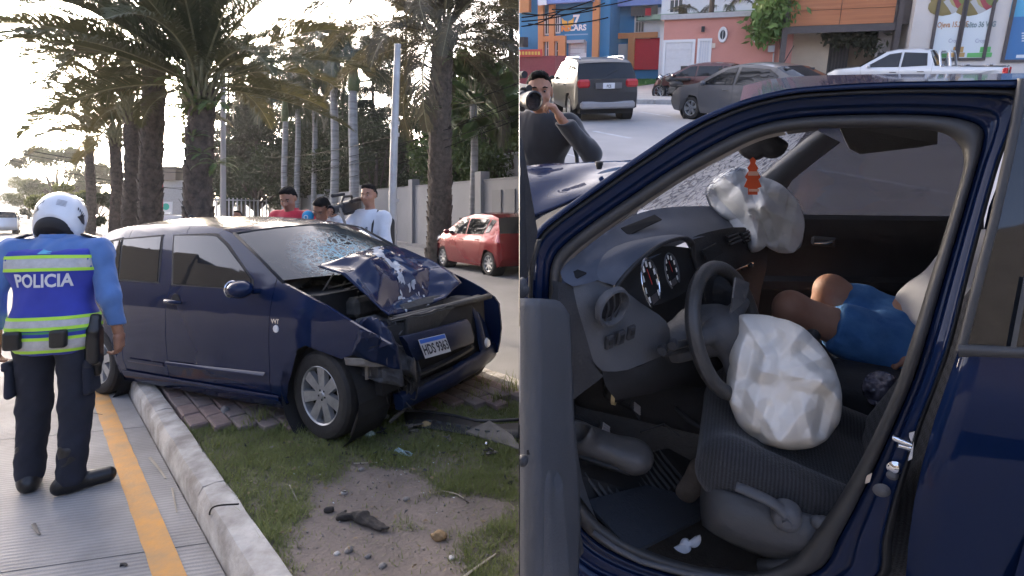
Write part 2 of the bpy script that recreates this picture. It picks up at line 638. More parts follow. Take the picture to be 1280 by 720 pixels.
# ================================================================== LEFT PLACE: road, median, wall, trees
KA = Vector((-1.25, 2.395, 0))
KD = Vector((-.665, .747, 0)).normalized()        # along the kerb, away from the camera
KN = Vector((.747, .665, 0)).normalized()         # from the road towards the median
JD = Vector((1, .27, 0)).normalized()             # direction of the slab joints
def K(s_, n, z=0.0):
 p = KA + KD * s_ + KN * n
 return Vector((p.x, p.y, z))
def KJ(s_, n, z=0.0):
 """like K but sliding along the skewed joints"""
 p = KA + KD * s_ + JD * (n / JD.dot(KN))
 return Vector((p.x, p.y, z))
def concrete_mat():
 m = mat('grooved_concrete', (.36, .345, .325), .85, var=.3, vscale=2.2, spec=.2)
 nt, b = nodes_of(m)
 tc = nt.nodes.new('ShaderNodeTexCoord')
 mp = nt.nodes.new('ShaderNodeMapping')
 mp.inputs['Rotation'].default_value = (0, 0, -math.atan2(JD.y, JD.x))
 nt.links.new(tc.outputs['Object'], mp.inputs[0])
 wv = nt.nodes.new('ShaderNodeTexWave')
 wv.bands_direction = 'Y'
 wv.inputs['Scale'].default_value = 11.0
 wv.inputs['Distortion'].default_value = .6
 wv.inputs['Detail'].default_value = 2
 nt.links.new(mp.outputs[0], wv.inputs['Vector'])
 n2 = nt.nodes.new('ShaderNodeTexNoise')
 n2.inputs['Scale'].default_value = 90
 nt.links.new(tc.outputs['Object'], n2.inputs['Vector'])
 mx = nt.nodes.new('ShaderNodeMath')
 mx.operation = 'MULTIPLY_ADD'
 nt.links.new(n2.outputs[0], mx.inputs[0])
 mx.inputs[1].default_value = .9
 nt.links.new(wv.outputs[1], mx.inputs[2])
 bp = nt.nodes.new('ShaderNodeBump')
 bp.inputs['Strength'].default_value = .35
 bp.inputs['Distance'].default_value = .006
 nt.links.new(mx.outputs[0], bp.inputs['Height'])
 nt.links.new(bp.outputs[0], b.inputs['Normal'])
 rp = [n for n in nt.nodes if n.type == 'VALTORGB'][0]
 mul = nt.nodes.new('ShaderNodeMixRGB')
 mul.blend_type = 'MULTIPLY'
 mul.inputs[0].default_value = .18
 nt.links.new(rp.outputs[0], mul.inputs[1])
 nt.links.new(wv.outputs[0], mul.inputs[2])
 nt.links.new(mul.outputs[0], b.inputs['Base Color'])
 return m
M_CONC = concrete_mat()
M_KERB = mat('whitewashed_kerb', (.50, .48, .44), .9, var=.5, vscale=5.5, col2=(.23, .21, .185), bump=.6, bscale=30, detail=10)
M_YEL = mat('worn_yellow_paint', (.58, .27, .055), .8, col2=(.38, .23, .10), vscale=7, bump=.3, bscale=60, detail=10)
M_SOIL = mat('dry_soil', (.195, .16, .135), .95, col2=(.12, .10, .085), vscale=3.0, bump=.7, bscale=45, detail=9)
M_PAVER = mat('brick_paver', (.23, .185, .17), .9, var=.4, vscale=6, bump=.4, bscale=50)
M_ROAD2 = mat('grey_asphalt', (.20, .20, .20), .9, var=.22, vscale=.7, bump=.35, bscale=80)
M_FAR = mat('far_ground', (.16, .155, .14), .95, var=.3, vscale=.08)
g = MB()
g.add([(-1400, -.6, -.05), (60, -.6, -.05), (60, 2200, -.05), (-1400, 2200, -.05)], [(0, 1, 2, 3)])
tag(g.build('ground', M_FAR), kind='structure')
GROUND_CUT = True
road = thing('road', None, None)
tag(road, kind='structure')
base = MB()
base.add([K(-7, -14, -.045), K(-7, -.005, -.045), K(70, -.005, -.045), K(70, -14, -.045)], [(0, 1, 2, 3)])
base.build('road_base', mat('joint_dirt', (.06, .055, .05), .95), road)
js = [-8.6 + 1.87 * i for i in range(40)]
j0 = (2.635 - KA.y) / KD.y
js = [j0 + 1.87 * i for i in range(-4, 30)]
for i in range(len(js) - 1):
 for (n0, n1) in ((-3.6, -.008), (-7.3, -3.615), (-11, -7.315)):
  a, b = js[i] + .005, js[i + 1] - .005
  q = [KJ(a, n0), KJ(a, n1), KJ(b, n1), KJ(b, n0)]
  m = MB()
  m.prism([Vector((p.x, p.y, 0)) for p in q], (0, 0, -.04))
  m.build('slab', M_CONC, road)
yl = MB()
rows = []
ss = np.arange(-4.5, 40, .12)
for i, s_ in enumerate(ss):
 w0, w1 = .002 * math.sin(s_ * 19.1), .002 * math.sin(s_ * 27.3 + 1)
 rows.append([K(s_, -.25 + w0, .004), K(s_, -.135 + w1, .004)])
yl.grid(rows)
tag(yl.build('road_marking', M_YEL), kind='structure')
kerb = thing('kerb', None, None)
tag(kerb, kind='structure')
def kerb_run(n0, w, s0, s1, step, zt, flip=1):
 s_ = s0
 while s_ < s1:
  e = s_ + step * random.uniform(.85, 1.15)
  rows = []
  k = 7 if s_ < 8 else 2
  for i in range(k):
   t = s_ + .006 + (e - s_ - .012) * i / (k - 1)
   j = lambda a: random.uniform(-a, a)
   a = .006
   rows.append([K(t, n0, -.05), K(t, n0 + .008 * flip + j(a), zt - .04 + j(a)), K(t, n0 + .03 * flip + j(a), zt - .006 + j(a * .6)), K(t, n0 + w * .6 * flip, zt + j(.003)),
       K(t, n0 + (w - .015) * flip + j(a), zt - .003 + j(.004)), K(t, n0 + w * flip + j(a), zt - .03), K(t, n0 + w * flip, -.05)])
  m = MB()
  m.grid(rows)
  m.add(rows[0], [tuple(range(7))])
  m.add(rows[-1], [tuple(range(7))])
  m.build('kerb_stone', M_KERB, kerb, smooth=35)
  s_ = e
kerb_run(0, .15, -3.2, 14, 1.25, .15)
kerb_run(0, .15, 14, 60, 6.0, .15)
kerb_run(2.55, .15, -8, 12, 1.25, .14, -1)
kerb_run(2.55, .15, 12, 60, 6.0, .14, -1)
def median_z(x, y):
 p = Vector((x, y, 0)) - KA
 n = p.dot(KN)
 z = .115 + .018 * math.sin(x * 2.3 + y) * math.sin(y * 1.9) + .012 * mnoise.noise((x * 3, y * 3, 0)) + .006 * mnoise.noise((x * 11, y * 11, 3))
 return z
rows = []
for i in range(150):
 s_ = -6 + i * .085
 rows.append([(lambda p: Vector((p.x, p.y, median_z(p.x, p.y) - (.0 if .0 < n < 2.4 else .02))))(K(s_, n)) for n in np.linspace(.14, 2.42, 30)])
sm = MB()
sm.grid(rows)
sm.grid([[K(s_, n, .10) for n in (.14, 1.2, 2.42)] for s_ in (6.65, 12, 30, 60)])
MEDIAN = tag(sm.build('median', M_SOIL, smooth=180), kind='structure')
def edge_n(s_, n):
 """signed: >0 on the paved side of the grass edge"""
 p = K(s_, n)
 return p.y - (3.74 + .10 * (p.x + 2.2) + .05 * math.sin(p.x * 5)) - .28 * smoothstep(-1.2, 0, p.x)
pm = MB().rbox((0, 0, 0), (.235, .113, .06), .006).mesh('paver', M_PAVER)
pm2 = MB().rbox((0, 0, 0), (.235, .113, .06), .01).mesh('paver', mat('brick_paver_red', (.25, .18, .16), .9, var=.4, vscale=7, bump=.4, bscale=50))
pave = thing('paving', None, None)
tag(pave, kind='structure')
cnt = 0
ang = math.atan2(KD.y, KD.x)
for r_ in range(0, 22):
 n = .22 + r_ * .12
 if n > 2.34:
  break
 for c_ in range(-10, 40):
  s_ = c_ * .242 + (.121 if r_ % 2 else 0)
  if edge_n(s_, n) < 0 or s_ > 3.3 - .35 * n:
   continue
  p = K(s_, n)
  o = obj('paver', pm if random.random() < .6 else pm2, pave, (p.x, p.y, .118 + random.uniform(-.004, .004)))
  o.rotation_euler = (random.uniform(-.02, .02), random.uniform(-.02, .02), ang + random.uniform(-.02, .02))
  cnt += 1
fr = MB()
fr.add([K(-9, 2.56, 0), K(-9, 11.5, 0), K(75, 11.5, 0), K(75, 2.56, 0)], [(0, 1, 2, 3)])
tag(fr.build('far_road', M_ROAD2), kind='structure')
fp = MB()
for a, b in ((-9, 30), (30.02, 75)):
 fp.prism([K(a, 11.5, .12), K(a, 13.3, .12), K(b, 13.3, .12), K(b, 11.5, .12)], (0, 0, -.17))
tag(fp.build('footpath', mat('path_concrete', (.27, .26, .25), .9, var=.25, vscale=2)), kind='structure')
WA, WB = Vector((1.2, 14.86, 0)), Vector((-25, 56, 0))
WDIR = (WB - WA).normalized()
WNRM = Vector((-WDIR.y, WDIR.x, 0))               # towards the road (left-front)
if WNRM.y > 0: WNRM = -WNRM
M_WALL = mat('grey_plaster', (.225, .228, .235), .9, var=.16, vscale=.6, bump=.2, bscale=25)
M_WALLD = mat('grey_plaster_panel', (.18, .183, .19), .9, var=.15, vscale=.8, bump=.2, bscale=25)
wall = thing('boundary_wall', 'long grey plastered wall with square piers along the far road', 'wall')
def wpt(d, off, z): return WA + WDIR * d + WNRM * off + Vector((0, 0, z))
def wbox(m, d0, d1, o0, o1, z0, z1):
 c = [wpt(d0, o0, z0), wpt(d1, o0, z0), wpt(d1, o1, z0), wpt(d0, o1, z0)]
 m.prism(c, (0, 0, z1 - z0))
piers = [-.3, 4.2, 10.2, 17.5, 25, 33, 41, 48.4]
for i in range(len(piers) - 1):
 m = MB(); wbox(m, piers[i] + .2, piers[i + 1] - .2, 0, -.18, -.04, 2.52)
 m.build('wall_panel', M_WALL, wall)
 m = MB(); wbox(m, piers[i] + .2, piers[i + 1] - .2, .02, -.20, 2.52, 2.58)
 m.build('coping', M_WALLD, wall)
for d in piers:
 m = MB(); wbox(m, d - .21, d + .21, .12, -.22, -.04, 2.85)
 m.build('pier', M_WALL, wall)
for d in (2.3, 3.1):
 m = MB(); wbox(m, d - .28, d + .28, .045, .005, .1, 2.2)
 m.build('recess_panel', M_WALLD, wall)
wb_ = thing('white_building', 'plain white flat roofed building rising behind the grey wall', 'building')
m = MB()
a, b = P(588, 330, 25), P(700, 330, 21.5)
zt0, zt1 = P(588, 203, 25).z, P(700, 183, 21.5).z
n_ = Vector((1, 3, 0))
m.add([(a.x, a.y, 0), (b.x, b.y, 0), (b.x + 1, b.y + 5, 0), (a.x + 1, a.y + 5, 0), (a.x, a.y, zt0), (b.x, b.y, zt1), (b.x + 1, b.y + 5, zt1), (a.x + 1, a.y + 5, zt0)],
  [(3, 2, 1, 0), (4, 5, 6, 7), (0, 1, 5, 4), (1, 2, 6, 5), (2, 3, 7, 6), (3, 0, 4, 7)])
m.build('wall', mat('white_render', (.62, .63, .65), .85, var=.08, vscale=1), wb_)
m = MB()
m.tube([(a.x - .05, a.y - .06, zt0 + .03), (b.x, b.y - .06, zt1 + .03)], .07, 4)
m.build('coping', mat('pale_trim', (.45, .45, .46), .8), wb_)
# ------------------------------------------------------------------ palms
M_FROND = mat('palm_leaflet', (.052, .064, .034), .6, col2=(.078, .082, .042), vscale=1.3, spec=.3)
M_FROND2 = mat('palm_leaflet_olive', (.075, .08, .038), .6, col2=(.12, .10, .046), vscale=1.0, spec=.3)
M_FRONDB = mat('palm_leaflet_dry', (.088, .078, .062), .7, col2=(.055, .054, .040), vscale=1.0, spec=.2)
M_ROYAL = mat('royal_leaflet', (.042, .062, .048), .55, col2=(.062, .08, .06), vscale=1.2, spec=.3)
for _m in (M_FROND, M_FROND2, M_FRONDB, M_ROYAL):
 _nt, _b = nodes_of(_m)
 _b.inputs['Subsurface Weight'].default_value = 0
 _tr = _nt.nodes.new('ShaderNodeBsdfTranslucent')
 _tr.inputs[0].default_value = (.12, .105, .045, 1)
 _mx = _nt.nodes.new('ShaderNodeMixShader')
 _mx.inputs[0].default_value = .18
 _out = [n for n in _nt.nodes if n.type == 'OUTPUT_MATERIAL'][0]
 _nt.links.new(_b.outputs[0], _mx.inputs[1]); _nt.links.new(_tr.outputs[0], _mx.inputs[2]); _nt.links.new(_mx.outputs[0], _out.inputs[0])
M_BARK = mat('palm_bark', (.115, .092, .072), .95, col2=(.05, .04, .032), vscale=9, bump=.8, bscale=30)
M_ROYBARK = mat('royal_bark', (.30, .30, .295), .85, col2=(.17, .17, .165), vscale=3, bump=.3, bscale=12, stretch=(.4, .4, 3))
M_PET = mat('palm_petiole', (.17, .16, .085), .7, var=.3)
def frond_mesh(name, L, npairs, llen, lw, droop, vee, m, seed, curl=.25, start=.14, ragged=.25):
 rng = random.Random(seed)
 mb = MB()
 pts, N = [], 16
 x = z = 0.0
 a = 0.0
 for i in range(N + 1):
  pts.append(Vector((x, .04 * L * math.sin(i / N * 2 + seed) * (i / N), z)))
  t = i / N
  a = -droop * t ** 1.6
  x += L / N * math.cos(a); z += L / N * math.sin(a)
 mb.mi = 1
 mb.tube(pts, [.022 * L / 2.8 * (1 - .85 * i / N) + .002 for i in range(N + 1)], 4, flat=.6)
 mb.mi = 0
 for i in range(npairs):
  t = start + (1 - start) * (i + .5) / npairs
  u = t * N
  j = min(int(u), N - 1)
  p = pts[j].lerp(pts[j + 1], u - j)
  tan = (pts[j + 1] - pts[j]).normalized()
  side = Vector((0, 1, 0))
  up = side.cross(tan) * -1
  if up.z < 0: up = -up
  prof = math.sin(PI * min(1, (t - start) / (1 - start) * .9 + .12)) ** .6
  for sg in (-1, 1):
   ln = llen * prof * rng.uniform(1 - ragged, 1 + ragged * .4)
   sweep = .55 + .75 * t + rng.uniform(-.15, .15)
   d = (side * sg * math.cos(vee + rng.uniform(-.2, .2)) + up * math.sin(vee + rng.uniform(-.25, .25))).normalized()
   d = (d + tan * sweep).normalized()
   q1 = p + d * ln * .55
   q2 = p + d * ln + Vector((0, 0, -ln * curl * rng.uniform(.4, 1.6)))
   w = tan.cross(d).cross(d).normalized() * lw
   mb.add([p - w * .4, p + w * .4, q1 + w * .55, q1 - w * .55, q2], [(0, 1, 2, 3), (3, 2, 4)])
 return mb.mesh(name, [m, M_PET])
FR = {
 'date': [frond_mesh('frond', 2.9, 105, .50, .019, .55 + .22 * i, .45, M_FROND, i) for i in range(4)],
 'date_olive': [frond_mesh('frond', 2.6, 95, .44, .019, .6 + .3 * i, .45, M_FROND2, 10 + i) for i in range(3)],
 'dry': [frond_mesh('frond', 3.1, 110, .52, .018, 1.0 + .35 * i, .35, M_FRONDB, 20 + i, curl=.5) for i in range(4)],
 'royal': [frond_mesh('frond', 3.3, 90, .75, .03, 1.5 + .35 * i, .25, M_ROYAL, 30 + i, curl=.8, ragged=.4) for i in range(4)],
}
def palm_trunk(base, top, r0, r1, parent, scales=True, seed=0):
 rng = random.Random(seed)
 b, t = Vector(base), Vector(top)
 mb = MB()
 N = 10
 axis = [b.lerp(t, i / N) + Vector((math.sin(i * .7 + seed) * .03, math.cos(i * .5 + seed) * .03, 0)) for i in range(N + 1)]
 rad = [(r0 + (r1 - r0) * i / N) * (1.12 if i == 0 else 1) for i in range(N + 1)]
 mb.tube(axis, [q * .88 for q in rad], 12)
 if scales:
  h = (t - b).length
  rows = int(h / (r0 * .42))
  for i in range(rows):
   f = (i + .3) / rows
   c = b.lerp(t, f)
   u = f * N; j = min(int(u), N - 1)
   c = axis[j].lerp(axis[j + 1], u - j)
   r_ = r0 + (r1 - r0) * f
   k = 9
   for q in range(k):
    an = 2 * PI * (q + .5 * (i % 2)) / k + rng.uniform(-.12, .12)
    d = Vector((math.cos(an), math.sin(an), 0)); s_ = Vector((-math.sin(an), math.cos(an), 0))
    w, hh, o = r_ * .40, r_ * .62 * rng.uniform(.8, 1.25), r_ * rng.uniform(.12, .3)
    p = c + d * r_ * .86
    mb.add([p - s_ * w - Vector((0, 0, hh * .2)), p + s_ * w - Vector((0, 0, hh * .2)), p + s_ * w * .5 + d * o + Vector((0, 0, hh * .75)), p - s_ * w * .5 + d * o + Vector((0, 0, hh * .75)),
      p + Vector((0, 0, hh * .55)) - d * .02, p - Vector((0, 0, hh * .5)) + d * o * .5],
      [(0, 5, 3), (5, 2, 3), (5, 1, 2), (3, 2, 4), (0, 3, 4), (1, 4, 2)])
 o = mb.build('trunk', M_BARK if scales else M_ROYBARK, parent, smooth=None if scales else 180)
 return o
def date_palm(px, Y, r_, ybase_px, ycrown_px, nf, label, kind='date', scale=1.0, seed=0, lean=(0, 0), lo=-.5, hi=1.35, wind=(0, 0), zb=None, extra=None, dens=None):
 rng = random.Random(seed)
 b = P(px, ybase_px, Y) if zb is None else Vector(((px - CX) / FPX * Y, Y, zb))
 zc = P(px, ycrown_px, Y).z
 root = thing('date_palm', label, 'palm tree', Matrix.Translation(b), 'date palms on the median' if kind != 'dry' else None)
 h = zc - b.z
 top = Vector((lean[0], lean[1], h))
 palm_trunk((0, 0, -.1), top, r_, r_ * .85, root, True, seed)
 mb = MB()          # cut leaf bases under the crown
 for i in range(46):
  an = i * 2.4
  f = i / 46
  d = Vector((math.cos(an), math.sin(an), 0))
  p = top + Vector((0, 0, -.45 + f * .6)) + d * r_ * .75
  mb.tube([p, p + d * (.10 + .08 * f) + Vector((0, 0, .16)), p + d * (.2 + .1 * f) + Vector((0, 0, .34 + .3 * f))], [.045, .035, .012], 4, flat=.5)
 mb.build('leaf_bases', M_PET, root)
 for i in range(nf):
  f = (i + .5) / nf
  el = lo + (hi - lo) * f ** .8 + rng.uniform(-.12, .12)
  an = i * 2.39996 + rng.uniform(-.2, .2)
  me = rng.choice(FR[kind])
  o = obj('frond', me, root)
  d = Vector((math.cos(an) * math.cos(el) + wind[0], math.sin(an) * math.cos(el) + wind[1], math.sin(el))).normalized()
  xq = d
  s_ = Vector((0, 0, 1)).cross(xq)
  s_ = s_.normalized() if s_.length > 1e-3 else Vector((0, 1, 0))
  u = xq.cross(s_)
  m = Matrix((xq, s_, u)).transposed().to_4x4()
  sc = scale * rng.uniform(.85, 1.1)
  o.matrix_local = Matrix.Translation(top + Vector((0, 0, .05 + .15 * f)) + d * r_ * .4) @ m @ Matrix.Rotation(rng.uniform(-.35, .35), 4, 'X') @ Matrix.Scale(sc, 4)
 return root
date_palm(250, 10.6, .27, 300, 112, 66, 'large date palm with ferns on its trunk nearest behind the blue car', 'date', 1.12, 1, lo=.0, wind=(-.25, 0), zb=.1)
date_palm(190, 13.4, .27, 300, 68, 46, 'tall date palm with ragged shaggy trunk next to the fern grown palm', 'date', 1.05, 2, lo=-.15, wind=(-.35, 0), zb=.1)
date_palm(165, 16.5, .26, 300, 140, 34, 'date palm with a shorter trunk squeezed between two shaggy palms', 'date_olive', 1.1, 3, lo=.1, wind=(-.4, 0), zb=.1)
date_palm(145, 21.5, .23, 300, 172, 34, 'slender date palm second from the hazy tree end of the row', 'date_olive', 1.25, 4, lo=.0, wind=(-.35, 0), zb=.1)
date_palm(113, 29, .23, 300, 180, 30, 'small far date palm at the hazy tree end of the row', 'date_olive', 1.2, 5, lo=-.1, wind=(-.25, 0), zb=.1)
date_palm(547, 15.6, .35, 322, 52, 52, 'thick date palm with drooping grey brown fronds before the grey wall', 'dry', 1.38, 6, lo=-.35, lean=(.15, 0), zb=.1)
M_FERN = mat('fern_leaf', (.12, .17, .045), .6, col2=(.06, .10, .03), vscale=6)
FERN = frond_mesh('fern', .50, 34, .09, .010, 1.2, .2, M_FERN, 77, curl=.3)
def fern_tuft(px, py, Y, n, label, sc=1.0, seed=0):
 rng = random.Random(seed)
 root = thing('fern', label, 'fern', Matrix.Translation(P(px, py, Y)), 'ferns growing on palm trunks')
 for i in range(n):
  o = obj('leaf', FERN, root)
  o.matrix_local = TRS((0, 0, 0), rng.uniform(0, 2 * PI), rng.uniform(-1.0, .3), rng.uniform(-.5, .5), sc * rng.uniform(.7, 1.2))
fern_tuft(226, 103, 10.3, 12, 'bright green fern high beside the crown of the nearest date palm', 1.0, 1)
fern_tuft(268, 128, 10.3, 14, 'bright green fern hanging at the top of the nearest palm trunk', 1.0, 2)
fern_tuft(242, 128, 10.25, 10, 'small green fern on the face of the nearest palm trunk', .7, 3)
fern_tuft(240, 172, 10.25, 7, 'thin green sprout halfway up the nearest palm trunk', .6, 4)
fern_tuft(252, 192, 10.25, 7, 'thin green sprout on the lower half of the nearest palm trunk', .6, 5)
fern_tuft(270, 205, 10.3, 12, 'dark fern on the side of the nearest palm trunk', .9, 6)
fern_tuft(567, 72, 15.2, 12, 'green fern near the top of the thick palm by the wall', 1.2, 7)
fern_tuft(530, 140, 15.2, 10, 'green fern on the side of the thick palm by the wall', 1.0, 8)
def royal(px, Y, r_, ycrown, label, seed):
 rng = random.Random(seed)
 b = Vector(((px - CX) / FPX * Y, Y, 0))
 zc = P(px, ycrown, Y).z
 root = thing('royal_palm', label, 'palm tree', Matrix.Translation(b), 'royal palms behind the wall')
 palm_trunk((0, 0, -.1), (0, 0, zc), r_, r_ * .8, root, False, seed)
 mb = MB()
 mb.tube([(0, 0, zc - .1), (0, 0, zc + .5), (0, 0, zc + 1.6)], [r_ * .95, r_ * 1.0, r_ * .35], 10)
 mb.build('crownshaft', mat('royal_shaft', (.10, .14, .06), .5, var=.3), root, smooth=180)
 for i in range(17):
  el = 1.25 - 1.35 * ((i + .5) / 17)
  an = i * 2.39996 + rng.uniform(-.2, .2)
  o = obj('frond', rng.choice(FR['royal']), root)
  o.matrix_local = TRS((0, 0, zc + 1.35), an, -el, rng.uniform(-.3, .3), rng.uniform(.95, 1.2))
royal(356, 33, .22, 150, 'royal palm with pale slim trunk, first of the row past the pines', 1)
royal(372, 38, .24, 135, 'royal palm with pale trunk, second of the row past the pines', 2)
royal(393, 35, .20, 110, 'royal palm with slim grey trunk in the middle of the row', 3)
royal(418, 29, .27, 100, 'royal palm with pale trunk next to the stoutest royal palm', 4)
royal(442, 27, .30, 112, 'stoutest royal palm nearest the steel pole', 5)
fan = thing('fan_palm', 'green fan palm behind the thick date palm at the wall', 'palm tree', Matrix.Translation(P(592, 262, 18.8)))
fan.location.z = 0
palm_trunk((0, 0, 0), (0, 0, 5.2), .16, .14, fan, False, 3)
mb = MB()
for i in range(26):
 a = -.95 + 1.9 * (i / 25)
 d = Vector((math.cos(a), math.sin(a), 0))
 s_ = Vector((-d.y, d.x, 0))
 L_ = .95 * (1 - .18 * abs(a))
 mb.add([Vector((0, 0, 0)), d * L_ * .6 - s_ * .035 + Vector((0, 0, .03)), d * L_ + Vector((0, 0, -.22)), d * L_ * .6 + s_ * .035], [(0, 1, 2), (0, 2, 3)])
mb.mi = 1
mb.tube([(-1.0, 0, -.15), (0, 0, 0)], .015, 4)
fan_me = mb.mesh('fan_leaf', [mat('fan_leaf', (.07, .12, .03), .5, col2=(.11, .15, .04), vscale=2), M_PET])
for i in range(34):
 el = -.9 + 2.2 * (i / 33)
 o = obj('fan_leaf', fan_me, fan)
 an = i * 2.4
 o.matrix_local = Matrix.Translation((0, 0, 5.2)) @ Matrix.Rotation(an, 4, 'Z') @ Matrix.Rotation(-el, 4, 'Y') @ Matrix.Translation((1.0, 0, .15)) @ Matrix.Rotation(random.uniform(-.8, .8), 4, 'X')
# ------------------------------------------------------------------ leafy and needle trees
def crown_np(blobs, n, size, seed, needle=False, up=.3):
 """n small leaf quads spread through ellipsoid blobs: (cx,cy,cz, rx,ry,rz, weight)"""
 rng = np.random.default_rng(seed)
 W = np.array([b[6] for b in blobs]); W = W / W.sum()
 idx = rng.choice(len(blobs), n, p=W)
 B = np.array([b[:6] for b in blobs])[idx]
 d = rng.normal(size=(n, 3)); d /= np.linalg.norm(d, axis=1)[:, None]
 rr = rng.uniform(0, 1, n) ** .45
 C = B[:, :3] + d * B[:, 3:6] * rr[:, None]
 C += .35 * np.stack([vnoise(C, 1.3, s) for s in (1, 2, 3)], 1) * B[:, 3:6].min(1)[:, None] * .6
 t = rng.normal(size=(n, 3)) + d * .5
 t[:, 2] += -up if needle else up
 t /= np.linalg.norm(t, axis=1)[:, None]
 s = np.cross(t, rng.normal(size=(n, 3))); s /= np.linalg.norm(s, axis=1)[:, None]
 L = size * rng.uniform(.6, 1.4, n)[:, None]
 w = L * (.10 if needle else .36)
 V = np.stack([C - t * L * .5, C + s * w * .5, C + t * L * .5, C - s * w * .5], 1).reshape(-1, 3)
 F = np.arange(n * 4).reshape(n, 4)
 return V, F
def leaf_mat(name, a, b, tr=(.12, .14, .04), f=.2):
 m = mat(name, a, .65, col2=b, vscale=1.1, spec=.25)
 nt, bb = nodes_of(m)
 t_ = nt.nodes.new('ShaderNodeBsdfTranslucent'); t_.inputs[0].default_value = tr + (1,)
 mx = nt.nodes.new('ShaderNodeMixShader'); mx.inputs[0].default_value = f
 out = [n for n in nt.nodes if n.type == 'OUTPUT_MATERIAL'][0]
 nt.links.new(bb.outputs[0], mx.inputs[1]); nt.links.new(t_.outputs[0], mx.inputs[2]); nt.links.new(mx.outputs[0], out.inputs[0])
 return m
M_PINE = leaf_mat('pine_needles', (.030, .040, .026), (.018, .024, .016), (.06, .07, .02), .12)
M_LEAFD = leaf_mat('dark_leaf', (.036, .054, .022), (.02, .032, .015), (.08, .1, .03), .12)
M_LEAFG = leaf_mat('green_leaf', (.055, .095, .028), (.03, .055, .018), (.1, .13, .03), .15)
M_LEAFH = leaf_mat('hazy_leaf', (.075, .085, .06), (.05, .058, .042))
M_TRUNK = mat('tree_bark', (.085, .07, .058), .95, var=.5, vscale=5, bump=.6, bscale=20)
_crowns = {}
def tree(name, px, Y, h, kind, label, seed, group, m=None, w=1.0, ground=0.0, n=9000):
 rng = random.Random(seed)
 b = Vector(((px - CX) / FPX * Y, Y, ground))
 root = thing(name, label, 'tree', Matrix.Translation(b), group)
 key = (kind, seed % 3, h, w, n)
 if key not in _crowns:
  blobs, limbs = [], []
  if kind == 'pine':
   for i in range(16):
    f = .22 + .78 * i / 15
    r_ = w * h * .15 * (1.15 - f) + .25
    for q in range(3):
     an = rng.uniform(0, 2 * PI)
     c = (math.cos(an) * r_ * .75, math.sin(an) * r_ * .75, h * f - .1 * r_)
     blobs.append(c + (r_ * .55, r_ * .55, h * .025 + .1, r_))
     limbs.append([(0, 0, h * f + .1), (c[0] * 1.2, c[1] * 1.2, c[2])])
  else:
   for i in range(26):
    an = rng.uniform(0, 2 * PI); f = rng.uniform(.32, 1.0)
    rr = w * h * .34 * math.sin(PI * min(.95, max(.12, (f - .2) * 1.15)))
    c = (math.cos(an) * rr, math.sin(an) * rr, h * f * .92)
    r_ = h * rng.uniform(.08, .17)
    blobs.append(c + (r_ * 1.25, r_ * 1.25, r_ * .8, r_ ** 2))
    limbs.append([(0, 0, h * .22), (c[0] * .5, c[1] * .5, h * (.25 + .3 * f)), c])
  V, F = crown_np(blobs, n, .42 if kind == 'pine' else .22 + h * .006, seed, kind == 'pine')
  cm = np_mesh('crown', V, F, m, 0)
  tb = MB()
  r0 = .028 * h if kind != 'pine' else .018 * h
  tb.tube([(0, 0, -.1), (.1, 0, h * .3), (0, .08, h * .6), (0, 0, h * (.97 if kind == 'pine' else .7))], [r0, r0 * .8, r0 * .5, r0 * .12], 8)
  for l in limbs:
   tb.tube(l, [r0 * .4, r0 * .15] if len(l) == 2 else [r0 * .5, r0 * .3, r0 * .1], 5)
  _crowns[key] = (cm, tb.mesh('trunk', M_TRUNK, 180))
 cm, tm = _crowns[key]
 c_, t_ = obj('crown', cm, root), obj('trunk', tm, root)
 root.rotation_euler.z = rng.uniform(0, 6)
 return root
for i, (px, Y, h, lab) in enumerate([(286, 46, 15, 'dark pine just right of the nearest date palm trunk'), (302, 52, 19, 'tall dark pine between the date palm and the first royal palm'), (322, 44, 14, 'lower dark pine before the first royal palm'),
          (340, 56, 20, 'dark pine directly beside the first royal palm trunk'), (382, 50, 18, 'dark pine between the second and middle royal palms'), (406, 55, 20, 'dark pine behind the middle royal palm'),
          (466, 47, 17, 'dark pine between the stoutest royal palm and the steel pole'), (508, 44, 19, 'dark pine behind the thick date palm and steel pole'), (640, 30, 17, 'tall dark pine at the edge of the view above the white building'), (575, 50, 16, 'dark pine showing between the fan palm and thick palm')]):
 tree('pine_tree', px, Y, h, 'pine', lab, i, 'dark pines behind the wall', M_PINE, n=30000, w=1.3)
tree('leafy_tree', 612, 26, 8.2, 'leaf', 'dense green leafy tree behind the white building', 31, None, M_LEAFG, 1.05, n=16000)
tree('leafy_tree', 652, 24, 6.6, 'leaf', 'bright green bushy tree cut by the edge above the white building', 35, None, M_LEAFG, 1.0, n=14000)
tree('leafy_tree', 350, 48, 10, 'leaf', 'dark leafy tree filling the gap behind the first royal palms', 38, None, M_LEAFD, 1.3, n=26000)
tree('leafy_tree', 445, 46, 11, 'leaf', 'dark leafy tree filling the gap behind the stoutest royal palm', 39, None, M_LEAFD, 1.2, n=26000)
tree('leafy_tree', 470, 36, 7.5, 'leaf', 'dark undergrowth tree behind wall next to the steel pole', 32, None, M_LEAFD, 1.2, n=15000)
tree('leafy_tree', 400, 44, 8.0, 'leaf', 'dark shrubby tree behind the row of royal palms', 33, None, M_LEAFD, 1.5, n=15000)
tree('leafy_tree', 320, 40, 6.0, 'leaf', 'dark low tree under the pines behind the parked roof', 34, None, M_LEAFD, 1.3, n=12000)
tree('leafy_tree', 540, 40, 9.0, 'leaf', 'dark leafy tree behind the thick date palm crown', 36, None, M_LEAFD, 1.4, n=15000)
tree('hazy_tree', 72, 75, 10.6, 'leaf', 'big round hazy grey green tree above the white helmet', 41, None, M_LEAFH, 1.5, n=42000)
